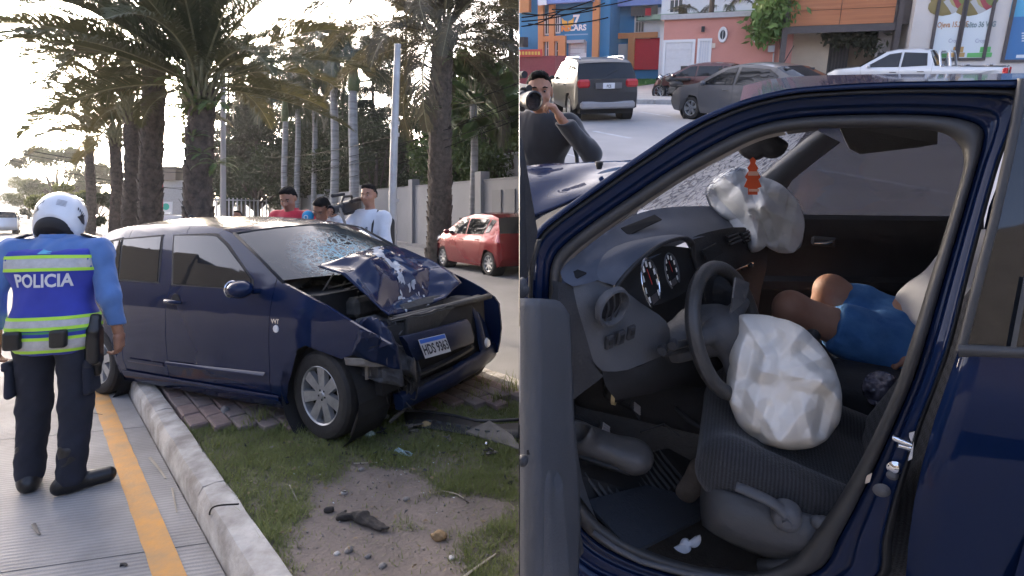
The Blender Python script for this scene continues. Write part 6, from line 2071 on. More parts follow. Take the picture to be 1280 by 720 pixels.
while x < 90:
 w, h_ = rng.uniform(5, 11), rng.uniform(4.0, 6.5)
 m.box((x + w / 2, -17 + rng.uniform(-2, 2), h_ / 2 - .05), (w - .2, 8, h_)); x += w
s_ = -12.0
while s_ < 62:
 w, h_ = rng.uniform(4, 9), rng.uniform(4.0, 6.5)
 c_ = K(s_ + w / 2, -15.5)
 m.box((c_.x, c_.y, h_ / 2 - .05), (w - .2, 6, h_), Matrix.Rotation(math.atan2(KD.y, KD.x), 3, 'Z')); s_ += w
NOCUT.append(tag(m.build('unseen_skyline', mat('unseen_dark_walls', (.08, .075, .07), .9, var=.4, vscale=.15)), kind='structure'))
LEFT_OBJECTS = [o for o in SC.objects if o not in NOCUT]
LEFT_SET = set(SC.objects)
# ================================================================== RIGHT PLACE: sloping street, buildings, parked traffic
def rthing(name, label, cat, loc=(0, 0, 0), rz=0.0, group=None, s=1.0):
 return thing(name, label, cat, MR @ TRS(loc, rz, s=s), group)
def rstruct(name, mb, m, smooth=None):
 o = mb.build(name, m, None, smooth)
 o.matrix_world = MR
 return tag(o, kind='structure')
M_STREET = mat('street_concrete', (.45, .42, .395), .9, var=.22, vscale=.5, bump=.3, bscale=50)
g = MB()
us = [-60, -20, -8, -3, 0, 3, 8, 20, 60]
vs_ = [-.2, 2, 6, 12, 20.5]
g.grid([[(u, v, 0) for u in us] for v in vs_])
g.grid([[(u, -.2, 0), (u, -.2, -12)] for u in us])
rstruct('street_surface', g, M_STREET)
g = MB()
for u0 in np.arange(-60, 60, 3.0):
 pass
M_PAVE2 = mat('pavement_concrete', (.34, .33, .32), .9, var=.2, vscale=1.2, bump=.2, bscale=40)
pv = MB()
pv.prism([(-60, 20.5, .14), (60, 20.5, .14), (60, 48, .14), (-60, 48, .14)], (0, 0, -.3))
rstruct('pavement', pv, M_PAVE2)
kb = thing('street_kerb', None, None, MR); tag(kb, kind='structure')
me_k = MB().rbox((0, 0, 0), (1.98, .16, .22), .02).mesh('kerb_stone', mat('kerb_grey', (.38, .37, .36), .9, var=.3, vscale=6))
for i in range(-9, 12):
 obj('kerb_stone', me_k, kb, (i * 2.0, 20.42, .06))
M_LINE = mat('worn_white_line', (.62, .62, .62), .8, col2=(.42, .42, .42), vscale=6)
lm = MB()
def lane(p0, p1, w):
 a, b = QW(*p0), QW(*p1); d = (b - a).normalized(); n = Vector((-d.y, d.x, 0)) * w / 2
 lm.add([a - n + Vector((0, 0, .004)), b - n + Vector((0, 0, .004)), b + n + Vector((0, 0, .004)), a + n + Vector((0, 0, .004))], [(0, 1, 2, 3)])
lane((742, 164), (788, 173), .12); lane((800, 140), (838, 146), .12); lane((1022, 212), (1192, 243), .13); lane((1150, 175), (1200, 181), .13); lane((700, 190), (760, 208), .05)
rstruct('lane_marking', lm, M_LINE)
vg = MB(); q = [QW(768, 112, .15), QW(829, 103, .15), QW(824, 94, .15), QW(770, 95, .15)]; vg.prism([Vector((p.x, p.y, .15)) for p in q], (0, 0, .03))
rstruct('grass_verge', vg, mat('verge_grass', (.07, .20, .045), .9, col2=(.05, .14, .03), vscale=4, bump=.8, bscale=40))
gb = RNG.uniform(0, 1, (9000, 2))
q = [np.array(p) for p in q]
B = (q[0] * ((1 - gb[:, :1]) * (1 - gb[:, 1:])) + q[1] * (gb[:, :1] * (1 - gb[:, 1:])) + q[2] * (gb[:, :1] * gb[:, 1:]) + q[3] * ((1 - gb[:, :1]) * gb[:, 1:])); B[:, 2] = .178
an = RNG.uniform(0, 6.28, 9000); d = np.stack([np.cos(an) * .04, np.sin(an) * .04, RNG.uniform(.05, .14, 9000)], 1); s_ = np.stack([-np.sin(an), np.cos(an), 0 * an], 1) * .02
V = np.stack([B - s_, B + s_, B + d], 1).reshape(-1, 3)
o = obj('verge_blades', np_mesh('verge_blades', V, np.arange(27000).reshape(-1, 3), mat('verge_grass'), 0)); o.matrix_world = MR; tag(o, 'bright green grass on the verge before the red wall', 'grass', kind='stuff')
def QV(px, V, W=.14):
 a = (px - CX) / FPX; w = W - HC; r_ = _rot
 k0, k1 = r_[0][1] * V + r_[0][2] * w, r_[1][1] * V + r_[1][2] * w
 return Vector(((a * k1 - k0) / (r_[0][0] - a * r_[1][0]), V, W))
class Facade:
 """vertical wall plane through two ground points; fp(px,py) gives the point of the wall seen at a photo pixel"""
 def __init__(s, pL, pR, root):
  s.a, s.b, s.root = Vector(pL), Vector(pR), root
  s.d = (s.b - s.a); s.d.z = 0; s.L = s.d.length; s.d.normalize()
  s.n = Vector((s.d.y, -s.d.x, 0))            # towards the street
  if s.n.y > 0: s.n = -s.n
 def st(s, px, py):
  r_ = _ray(px, py); o = Vector((0, 0, HC))
  t = (s.a - o).dot(s.n) / r_.dot(s.n)
  p = o + r_ * t
  return ((p - s.a).dot(s.d), p.z)
 def pt(s, u, z, off=0.0):
  return s.a + s.d * u + s.n * off + Vector((0, 0, z - s.a.z))
 def slab(s, name, u0, u1, z0, z1, o0, o1, m, parent=None):
  mb = MB(); mb.prism([s.pt(u0, z0, o0), s.pt(u1, z0, o0), s.pt(u1, z1, o0), s.pt(u0, z1, o0)], s.n * (o1 - o0))
  return mb.build(name, m, parent or s.root)
 def pslab(s, name, px0, py0, px1, py1, o0, o1, m, parent=None):
  pm = ((px0 + px1) / 2, (py0 + py1) / 2)
  u0, u1 = s.st(px0, pm[1])[0], s.st(px1, pm[1])[0]
  z1, z0 = s.st(pm[0], py0)[1], s.st(pm[0], py1)[1]
  return s.slab(name, u0, u1, z0, z1, o0, o1, m, parent)
 def opening(s, name, px0, py0, px1, py1, mp, mf, fw=.08, parent=None, sill=None, bars=0, hbars=0):
  """framed window or door: frame proud, pane set back, glazing bars"""
  pm = ((px0 + px1) / 2, (py0 + py1) / 2)
  u0, u1 = s.st(px0, pm[1])[0], s.st(px1, pm[1])[0]
  z1, z0 = s.st(pm[0], py0)[1], s.st(pm[0], py1)[1]
  mb = MB()
  for a, b, c, d in ((u0 - fw, u0, z0 - fw, z1 + fw), (u1, u1 + fw, z0 - fw, z1 + fw), (u0, u1, z1, z1 + fw), (u0, u1, z0 - fw, z0)):
   mb.prism([s.pt(a, c, .005), s.pt(b, c, .005), s.pt(b, d, .005), s.pt(a, d, .005)], s.n * .06)
  f = mb.build(name, mf, parent or s.root)
  s.slab('pane', u0, u1, z0, z1, .004, .02, mp, f)
  for i in range(bars):
   u = u0 + (u1 - u0) * (i + 1) / (bars + 1); s.slab('bar', u - .02, u + .02, z0, z1, .021, .05, mf, f)
  for i in range(hbars):
   z = z0 + (z1 - z0) * (i + 1) / (hbars + 1); s.slab('crossbar', u0, u1, z - .02, z + .02, .021, .045, mf, f)
  return f
M_WIN = mat('window_pane', (.06, .07, .08), .08, spec=.8)
M_WFRAME = mat('white_frame', (.66, .65, .64), .6)
pk = thing('pink_house', 'salmon pink single storey house with white garage door and oval windows', 'house', MR)
F1 = Facade(QV(826, 27), QV(978, 27), pk)
M_PINK = mat('salmon_render', (.55, .24, .19), .9, var=.12, vscale=.8, bump=.15, bscale=20)
zt = F1.st(900, 22)[1]
F1.slab('wall', 0, F1.L + .2, .1, zt, -6, 0, M_PINK)
F1.slab('coping', -.15, F1.L + .35, zt, zt + .22, -.35, .14, mat('grey_trim', (.42, .40, .40), .8, var=.15))
gd = F1.opening('garage_door', 831, 53, 864, 112, mat('white_panel', (.62, .60, .59), .6, var=.08), M_WFRAME, .12, hbars=0)
u0, u1 = F1.st(831, 82)[0], F1.st(864, 82)[0]; z1, z0 = F1.st(847, 53)[1], F1.st(847, 112)[1]
for i in range(6):
 F1.slab('door_panel', u0 + .03, u1 - .03, z0 + (z1 - z0) * i / 6 + .02, z0 + (z1 - z0) * (i + 1) / 6 - .02, .021, .04, mat('white_panel'), gd)
dr = F1.opening('house_door', 874, 51, 886, 84, mat('grille_white', (.58, .58, .6), .6), M_WFRAME, .10, bars=3)
for cx in (903.5, 946.5):
 cu, cz_ = F1.st(cx, 43.5); mb = MB()
 ring = lambda k, o_: [F1.pt(cu + math.cos(t) * .19 * k, cz_ + math.sin(t) * .33 * k, o_) for t in np.linspace(0, 2 * PI, 25)[:-1]]
 mb.grid([ring(.6, .02), ring(.62, .10), ring(.95, .12), ring(1.05, .04), ring(1.06, .0)], closev=True); f = mb.build('oval_window', M_WFRAME, pk, smooth=40)
 mb = MB(); mb.add(ring(.62, .03), [tuple(range(24))]); mb.build('pane', M_WIN, f)
 mb = MB(); mb.box(F1.pt(cu, cz_, .05), (.02, .02, .36)); mb.build('bar', M_WFRAME, f)
F1.pslab('meter_box', 960, 57, 968, 65, .002, .22, mat('grey_box', (.45, .45, .46), .6))
F1.pslab('house_number', 890, 54, 894, 60, .002, .05, mat('cream_plate', (.6, .5, .4), .6))
F1.pslab('wall_lamp', 877, 33, 881, 40, .002, .15, M_PLASTIC)
m = MB(); m.tube([F1.pt(*F1.st(967, 66), .06), F1.pt(*F1.st(966, 84), .06)], .03, 6); m.build('conduit', mat('grey_box'), pk)
m = MB(); m.tube([F1.pt(*F1.st(973, 25), .08), F1.pt(*F1.st(975, 90), .08)], .05, 6); m.build('downpipe', M_PINK, pk)
m = MB(); a = [F1.pt(6.5, zt, -1.5), F1.pt(13, zt, -1.5), F1.pt(13, zt, -5), F1.pt(6.5, zt, -5)]; ap = [F1.pt(9, zt + 1.9, -3.2), F1.pt(11.5, zt + 1.9, -3.2)]
m.add(a + ap, [(0, 1, 5, 4), (1, 2, 5), (2, 3, 4, 5), (3, 0, 4)]); m.build('roof', mat('brown_roof2', (.26, .22, .19), .9, var=.4, vscale=3), pk)
wbk = thing('white_house', 'white house with green eaves showing above the pink parapet', 'house', MR)
Fw = Facade(QV(822, 36), QV(905, 36), wbk)
Fw.slab('wall', 0, Fw.L + 6, .1, 9.5, -5, 0, mat('white_render2', (.66, .66, .67), .85, var=.06))
Fw.opening('window', 838, 0, 853, 15, M_WIN, M_WFRAME, .12, bars=2)
Fw.slab('eaves', -.4, Fw.L + 2, Fw.st(850, 24)[1], Fw.st(850, 18)[1], .002, .9, mat('green_eaves', (.20, .30, .22), .7))
tb_ = thing('timber_front_building', 'building with orange timber board upper front and dark steel frame', 'building', MR)
F2 = Facade(QV(980, 26.5), QV(1126, 26.5), tb_)
M_TIMB = mat('orange_timber', (.42, .15, .055), .55, col2=(.33, .11, .04), vscale=2.2, stretch=(.3, .3, 6), bump=.15, bscale=30)
M_DFRAME = mat('dark_steel', (.075, .062, .06), .6, var=.2)
zl = F2.st(1050, 33)[1]
F2.slab('backing', 0, F2.L, zl, 10, -4, -.03, M_DFRAME)
seam = F2.st(1050, 13)[1]
uu = [F2.st(984, 15)[0], F2.st(1051, 15)[0], F2.st(1119, 15)[0]]
hh = (seam - zl)
for r_ in range(4):
 for c_ in range(2):
  F2.slab('timber_board', uu[c_] + .012, uu[c_ + 1] - .012, zl + .06 + r_ * hh * .97 + .01, zl + .06 + (r_ + 1) * hh * .97 - .01, -.03, .03, M_TIMB)
F2.pslab('frame_post', 978, -40, 985, 112, -.3, .12, M_DFRAME)
F2.pslab('frame_post', 1119, -40, 1126, 112, -.3, .12, M_DFRAME)
F2.slab('frame_beam', F2.st(985, 33)[0], F2.st(1119, 33)[0], zl - .22, zl + .05, -.3, .10, M_DFRAME)
M_TAN = mat('tan_render', (.50, .40, .29), .9, var=.2, vscale=1)
F2.slab('porch_wall', 0, F2.L, .1, zl, -3.0, -2.2, M_TAN)
F2.pslab('porch_panel', 989, 40, 1039, 105, -1.2, -1.0, M_TAN)
F2.pslab('dark_door', 1040, 40, 1068, 98, -1.6, -1.5, mat('dark_grille', (.035, .03, .03), .5))
for i in range(6):
 F2.pslab('door_bar', 1042 + 4.4 * i, 40, 1043.5 + 4.4 * i, 98, -1.49, -1.44, M_DFRAME)
F2.pslab('grey_side_wall', 1098, 36, 1119, 105, -.9, -.6, mat('grey_render3', (.34, .31, .29), .9))
def creeper(root, pts, n, size, seed, m_, sp=.25):
 rng = np.random.default_rng(seed); P_ = np.array([np.array(p) for p in pts]); i = rng.integers(0, len(P_) - 1, n); t = rng.uniform(0, 1, (n, 1))
 C = P_[i] * (1 - t) + P_[i + 1] * t + rng.normal(0, sp, (n, 3)) * np.array([1, 1, .7])
 a = rng.normal(size=(n, 3)); a[:, 2] -= .8; a /= np.linalg.norm(a, axis=1)[:, None]; s = np.cross(a, rng.normal(size=(n, 3))); s /= np.linalg.norm(s, axis=1)[:, None]
 L = size * rng.uniform(.6, 1.4, (n, 1)); V = np.stack([C, C + a * L * .5 + s * L * .22, C + a * L, C + a * L * .5 - s * L * .22], 1).reshape(-1, 3)
 return obj('foliage', np_mesh('foliage', V, np.arange(4 * n).reshape(n, 4), m_, 0), root)
cp = thing('hanging_vine', 'dark vine hanging under the timber front beside the dark door', 'vine', MR)
creeper(cp, [F2.pt(*F2.st(1040, 42), -.9), F2.pt(*F2.st(1060, 46), -.9), F2.pt(*F2.st(1095, 42), -.9), F2.pt(*F2.st(1095, 58), -.9)], 900, .28, 2, leaf_mat('vine_leaf', (.06, .065, .04), (.035, .04, .025)), .22)
m = MB(); m.tube([F2.pt(*F2.st(1094, 36), -.9), F2.pt(*F2.st(1094, 60), -.9)], .03, 5); m.build('stem', M_TRUNK, cp)
sh = thing('white_shop', 'cream white shop front with tall poster covered windows', 'shop', MR)
F3 = Facade(QV(1126.5, 26), QV(1330, 26), sh)
F3.slab('wall', 0, F3.L + 4, .1, 10, -5, 0, mat('cream_white_render', (.60, .55, .50), .85, var=.08, vscale=.6))
def poster(px0, px1, py1, col, title, tcol, sub):
 pm_ = mat('poster_white', (.62, .66, .66), .5)
 f = F3.opening('poster_window', px0, -60, px1, py1, pm_, M_DFRAME, .10)
 F3.pslab('colour_band', px0 + .6, py1 - 6, px1 - .6, py1 - .5, .021, .024, mat('band_' + title[0], col, .5), f)
 F3.pslab('price_box', px0 + (px1 - px0) * .52, py1 - 13.5, px1 - 2, py1 - 6.5, .021, .026, mat('band_' + title[0], col, .5), f)
 u_, z_ = F3.st((px0 + px1) / 2, 31); mb = MB(); text_on(mb, title, .27, F3.pt(u_, z_, .026), F3.d, (0, 0, 1), bold=.008, xs=.62); mb.build('lettering', mat('ink_' + title[0], tcol, .6), f)
 u_, z_ = F3.st(px0 + (px1 - px0) * .62, 51); mb = MB(); text_on(mb, sub, .2, F3.pt(u_, z_, .026), F3.d, (0, 0, 1), xs=.7); mb.build('lettering', mat('ink_grey', (.25, .25, .35), .6), f)
 cols = [(.22, .17, .06), (.30, .05, .06), (.42, .42, .40), (.16, .20, .06), (.36, .30, .12)]
 for i in range(8):
  u_, z_ = F3.st(px0 + 3 + (px1 - px0 - 6) * ((i * .618) % 1), 1 + 12 * ((i * .37) % 1) - 4); mb = MB(); mb.lathe([(0, .018), (.24, .014), (.36, .0)], (0, 0, 0), axis='y', n=14)
  rot = Matrix((F3.d, -F3.n * -1, Vector((0, 0, 1)))).transposed(); mb.v = [tuple(F3.pt(u_, z_, .021) + F3.d * v[0] * (1 + .2 * (i % 3)) + F3.n * abs(v[1]) + Vector((0, 0, v[2]))) for v in mb.v]
  mb.build('printed_fruit', mat('fruit_%d' % (i % 5), cols[i % 5], .6), f)
poster(1175, 1206, 72, (.50, .30, .10), 'Ojeva 15.2 SE', (.45, .24, .12), 'Croptic')
poster(1208, 1240, 72, (.12, .42, .12), 'Bolito 36 WG', (.18, .24, .24), 'Croptic')
f = F3.opening('poster_window', 1269, -60, 1330, 74, mat('poster_blue', (.04, .16, .36), .4), M_DFRAME, .10)
F3.pslab('poster_top', 1269.5, -60, 1330, 20, .021, .024, mat('poster_sky', (.08, .34, .52), .5), f)
F3.pslab('poster_strip', 1270, 68, 1330, 72, .021, .026, mat('poster_white'), f)
for i in range(4): F3.pslab('poster_line', 1277, 40 + 3.2 * i, 1330, 41.6 + 3.2 * i, .021, .024, mat('poster_white'), f)
bs_ = thing('blue_shop', 'blue two storey car shop with orange columns and roller door', 'shop', MR)
F4 = Facade(QV(600, 38), QV(755, 38), bs_)
M_BSH = mat('shop_blue', (.045, .22, .42), .8, var=.12, vscale=.5); M_ORG = mat('shop_orange', (.62, .26, .10), .8, var=.1, vscale=.6)
F4.slab('wall', -8, F4.L + .3, .1, 12, -8, 0, M_BSH)
for px0, px1 in ((674.5, 681), (688, 694.5), (697, 709), (742, 750)):
 F4.pslab('column', px0, -30, px1, 100, .002, .35, M_ORG) if px0 != 697 else F4.pslab('column', 699, 45, 708, 100, .002, .30, M_ORG)
F4.pslab('cornice', 677, -8, 745, 5, .36, .9, mat('cornice_blue', (.22, .30, .58), .7))
F4.pslab('band', 676, 45, 705, 52, .002, .32, M_ORG)
for a, b, c, d in ((682, 20, 687.5, 42), (695, 20, 699, 40), (684, 52, 688, 70), (696, 53, 703, 74)):
 F4.opening('window', a, b, c, d, M_WIN, M_WFRAME, .10, bars=1, hbars=1)
rd = F4.opening('roller_door', 713, 54, 731, 92, mat('roller_white', (.62, .62, .62), .6, var=.1), mat('grey_trim'), .12, hbars=5)
F4.pslab('door_notice', 726, 66, 733, 84, .05, .08, M_WFRAME, rd)
F4.pslab('awning_box', 711, 50, 732, 54, .03, .45, mat('grey_trim'))
u_, z_ = F4.st(710, 29)
mb = MB()
for sx in (-1, 1):
 mb.prism([F4.pt(u_ + sx * .02, z_ - .34, .02), F4.pt(u_ + sx * .40, z_ - .1, .02), F4.pt(u_ + sx * .44, z_ + .36, .02), F4.pt(u_ + sx * .25, z_ + .18, .02), F4.pt(u_ + sx * .05, z_ + .14, .02)], F4.n * .06)
mb.build('emblem', mat('sign_gold', (.75, .42, .06), .5), bs_)
mb = MB(); a, b = F4.st(720.5, 26); text_on(mb, '7', .95, F4.pt(a, b, .06), F4.d, (0, 0, 1), bold=.03)
mb.build('lettering', mat('sign_white2', (.75, .75, .74), .5), bs_)
mb = MB(); a, b = F4.st(722, 35); text_on(mb, 'CARS', .52, F4.pt(a, b, .06), F4.d, (0, 0, 1), bold=.02)
mb.build('lettering', mat('sign_white2'), bs_)
mb = MB(); a, b = F4.st(708, 36); text_on(mb, 'ND', .45, F4.pt(a, b, .09), F4.d, (0, 0, 1), bold=.04); mb.build('lettering', mat('sign_orange', (.7, .25, .05), .5), bs_)
F4.pslab('wall_line', 706, 42.5, 735, 44, .002, .02, mat('faint_line', (.25, .4, .55), .6))
F4.pslab('water_tank', 654, 47, 662, 59, .3, 1.2, M_PLASTIC)
F4.pslab('orange_top', 640, -30, 664, 16, .002, .5, M_ORG)
F4.pslab('roof_sign', 679, -6, 689, 8, .95, 1.05, mat('sign_white2'))
ax_ = thing('red_annex', 'low dark red building with yellow lettered sign by the cameraman', 'building', MR)
F5 = Facade(QV(600, 33), QV(694, 33), ax_)
F5.slab('wall', -6, F5.L, .1, F5.st(670, 70)[1], -3.5, 0, mat('dark_red_render', (.32, .07, .08), .85, var=.15))
sb = F5.pslab('sign_board', 640, 62, 678, 71, .02, .15, mat('sign_red', (.60, .07, .06), .6))
for i in range(7):
 F5.pslab('sign_mark', 650 + i * 3.9, 64.5, 652.6 + i * 3.9, 68.5, .16, .17, mat('sign_yellow', (.75, .48, .10), .5), sb)
rb = thing('red_base_building', 'building with red lower wall, white window grid and blue upper floor', 'building', MR)
F6 = Facade(QV(752, 41), QV(832, 41), rb)
F6.slab('wall', -.2, F6.L + 4, .1, 14, -6, -.02, M_BSH)
F6.pslab('red_base', 793, 48, 832, 87, .0, .12, mat('bright_red_wall', (.60, .03, .05), .8, var=.1))
F6.pslab('orange_pier', 786, 42, 794, 88, .002, .4, M_ORG); F6.pslab('orange_band', 768, 41, 823, 48, .13, .35, M_ORG)
F6.pslab('shutter', 768, 55, 786, 88, .002, .1, mat('shutter_grey', (.45, .44, .43), .6, var=.1, vscale=2))
F6.pslab('white_upper', 806, 10, 832, 47, .14, .3, mat('white_render2'))
F6.opening('window', 794, 49, 810, 66, M_WIN, M_WFRAME, .12, bars=1, hbars=1, parent=None)
F6.opening('window', 795, 14, 805, 40, M_WIN, M_WFRAME, .10, bars=2, hbars=1)
F6.pslab('upper_windows', 790, 8, 823, 20, .31, .4, M_WIN)
F6.pslab('red_sign', 808, 11, 815, 20, .41, .5, mat('bright_red_wall'))
F6.pslab('parapet', 766, -20, 832, 8, .42, .8, mat('cornice_blue'))
F6.pslab('balcony_rail', 800, 22, 832, 26, .35, .9, mat('green_eaves'))
def rpole(label, px, py, r_, m_, h_, name='utility_pole', lean=0.0):
 p = QW(px, py, .14); k = rthing(name, label, 'pole', p); mb = MB(); mb.tube([(0, 0, 0), (lean, 0, h_)], [r_, r_ * .8], 12); mb.build('shaft', m_, k, smooth=60)
 return k
rpole('thick black utility pole beside the grey suv', 768, 96, .30, mat('tarred_pole', (.03, .028, .027), .8), 11, lean=-1.0)
rpole('pale concrete pole just left of the black pole', 758, 96, .32, mat('pale_concrete2', (.48, .44, .40), .9, var=.15), 11, lean=-1.2)
k = rpole('thin grey pole carrying a transformer before the red wall', 800, 96, .14, mat('pale_concrete2'), 10)
m = MB(); m.lathe([(0, 6.0), (.38, 6.0), (.42, 6.2), (.42, 7.1), (.3, 7.3), (0, 7.3)], (-.55, -.3, 0), n=16); m.build('transformer', mat('transformer_grey', (.06, .06, .065), .6), k, smooth=40)
m = MB(); m.box((-.4, -.1, 7.6), (2.0, .12, .14)); m.build('crossarm', M_DFRAME, k)
for i in range(3):
 m = MB(); m.lathe([(0, .0), (.09, .02), (.05, .1), (.09, .16), (.03, .3), (0, .3)], (-1.2 + .8 * i, -.1, 7.67), n=8); m.build('insulator', M_DFRAME, k)
rpole('slim grey pole between the two poles and the transformer pole', 783, 97, .12, mat('pale_concrete2'), 9, lean=-.9)
def rcable(a, b, Va, Vb, sag, lab, r_=.025):
 p, q = Q(*a, Va), Q(*b, Vb); mb = MB(); mb.tube([p.lerp(q, i / 16) + Vector((0, 0, -sag * 4 * (i / 16) * (1 - i / 16))) for i in range(17)], r_, 5)
 o = mb.build('overhead_cable', M_CABLE, None, smooth=180); o.matrix_world = MR; tag(o, lab, 'cable', 'cables before the blue shop')
for i, (a, b) in enumerate([((652, 22), (752, -4)), ((652, 27), (756, 4)), ((652, 17), (745, 12)), ((660, 30), (760, 22)), ((690, 12), (800, -3)), ((652, 33), (700, 14))]):
 rcable(a, b, 24, 27, .15, ['upper cable over the blue shop', 'second cable over the blue shop', 'straight cable across the shop cornice', 'lowest cable across the shop emblem', 'cable running towards the transformer', 'short slack cable at the shop corner'][i], .03)
tr = thing('hanging_creeper', 'green creeper hanging over the pink house corner', 'creeper', MR)
a = lambda px, py: F1.pt(*F1.st(px, py), .35)
creeper(tr, [a(972, -6), a(966, 8), a(962, 20), a(957, 30), a(955, 45)], 1500, .32, 4, leaf_mat('creeper_leaf', (.13, .22, .05), (.07, .13, .035)), .28)
creeper(tr, [a(975, -4), a(970, 12), a(964, 24)], 900, .32, 5, leaf_mat('creeper_leaf', (.13, .22, .05), (.07, .13, .035)), .4).name = 'foliage'
m = MB(); m.tube([a(974, -8), a(968, 10), a(956, 48)], .02, 5); m.build('stem', M_TRUNK, tr)
pl = thing('drooping_plant', 'dark drooping leaves of a plant above the pink parapet', 'plant', MR)
b0 = F1.pt(*F1.st(885, 8), -2.5)
for i in range(15):
 o = obj('frond', FR['royal'][i % 4], pl); o.matrix_local = TRS(b0 + Vector((random.uniform(-2.6, 2.6), 0, random.uniform(0, 1.2))), i * 2.4, R(random.uniform(-60, -10)), 0, .55)
m = MB(); m.tube([b0 + Vector((0, 0, -5)), b0 + Vector((0, 0, .6))], .12, 6); m.build('stem', M_TRUNK, pl)
_n = _rot @ Vector((0, 0, 1)); _p = MR @ Vector((0, 0, 0))
mb = MB(); tp, bt = [], []
for y in np.linspace(.15, 21, 30):
 x = CUT * y + .03; z = _p.z - (_n.x * (x - _p.x) + _n.y * (y - _p.y)) / _n.z
 tp.append(Vector((x, y, z - .004))); bt.append(Vector((x, y, -.2)))
mb.grid([tp, bt])
tag(mb.build('retaining_wall', mat('path_concrete')), kind='structure')
# ------------------------------------------------------------------ traffic on the sloping street
M_GREYC = paint('graphite_paint', (.030, .030, .033), .35, coat=.25, metal=.0)
M_GREYS = paint('grey_paint', (.10, .10, .105), .3, coat=.7, metal=.0)
M_SILV2 = paint('silver_paint', (.52, .53, .54), .3, metal=.3)
SUVS = dict(plan=[(-2.3, .80), (-2.1, .89), (-1, .93), (1, .93), (1.8, .90), (2.3, .74)], prof=[(.2, .93), (.4, .985), (.75, 1.0), (1.0, .98), (1.1, .95), (1.4, .87), (1.65, .79), (1.75, .70)],
   segs=[('rear_bumper', [(-2.15, .38, -.10, 0), (-2.27, .52, -.10, 0), (-2.26, .80, -.10, 0)], 'b'), ('tailgate', [(-2.26, .80, -.10, 0), (-2.20, 1.16, -.11, 0)], 'b'), ('rear_window', [(-2.20, 1.16, -.11, 0), (-1.88, 1.56, -.10, .02)], 'g'),
     ('roof', [(-1.88, 1.56, -.12, .03), (-1.5, 1.66, -.02, .04), (-.3, 1.69, 0, .05), (.45, 1.60, .12, .04)], 'b'), ('windshield', [(.45, 1.60, .12, .04), (1.15, 1.13, .22, .02)], 'g'),
     ('bonnet', [(1.15, 1.13, .22, .02), (1.9, 1.0, .16, .03), (2.15, .85, .14, .02)], 'b'), ('front_bumper', [(2.15, .85, .14, .02), (2.25, .55, .14, 0), (2.1, .32, .12, 0)], 'b')],
   arch=(1.38, -1.36, .36, .36, .3), belt=1.10, cab=(-1.8, .7, 1.58, .62),
   panels=[('quarter_panel', [((-.95, .5), (1, .25))]), ('rear_door', [((-.944, .5), (-1, -.25)), ((-.02, 0), (1, -.03))]), ('front_door', [((-.014, 0), (-1, .03)), ((1.05, .3), (1, -.1))]), ('fender', [((1.056, .3), (-1, .1))])],
   wins=[('quarter_panel', [(-1.85, 1.42), (-1.35, 1.52), (-1.12, 1.14), (-1.62, 1.17)]), ('rear_door', [(-1.24, 1.53), (-.10, 1.56), (-.05, 1.12), (-1.02, 1.14)]), ('front_door', [(.02, 1.56), (.36, 1.52), (.95, 1.16), (.96, 1.11), (.05, 1.12)])],
   handles=[('rear_door', (-.80, .98)), ('front_door', (.2, .96))], mirror=(.92, 1.14), spokes=6)
a, b = QW(722, 151), QW(775, 147)
fwd = Vector((-.47, .88, 0)).normalized()
cen = (a + b) / 2 + fwd * 1.38
suv = rthing('grey_suv', 'dark grey suv driving away, seen from behind beside the cameraman', 'car', cen, math.atan2(fwd.y, fwd.x), s=.95)
cs = build_car(suv, SUVS, M_GREYC)
for sg in (-1, 1):
 m = MB(); m.rbox((-2.27, sg * .66, 1.04), (.16, .34, .22), .05); m.build('tail_lamp', M_REDLENS, suv)
 m = MB(); m.tube([(-1.6, sg * .62, 1.66), (-1.5, sg * .63, 1.745), (.1, sg * .65, 1.74), (.25, sg * .65, 1.68)], .025, 6); m.build('roof_rail', M_CHROME, suv, smooth=60)
m = MB(); m.rbox((-2.385, 0, .98), (.03, .72, .16), .01); m.build('number_recess', M_GREYS, suv)
plate(suv, (-2.405, 0, .98), (0, -1, 0), (0, 0, 1), .32, .15, 'PCE', blue=False)
m = MB(); m.rbox((-2.30, 0, .47), (.2, 1.5, .20), .05); m.build('bumper_skirt', mat('bumper_silver', (.26, .25, .25), .4), suv)
m = MB(); m.tube([(-2.25, .05, 1.23), (-2.13, -.3, 1.38)], .012, 5); m.build('rear_wiper', M_RUBBER, suv)
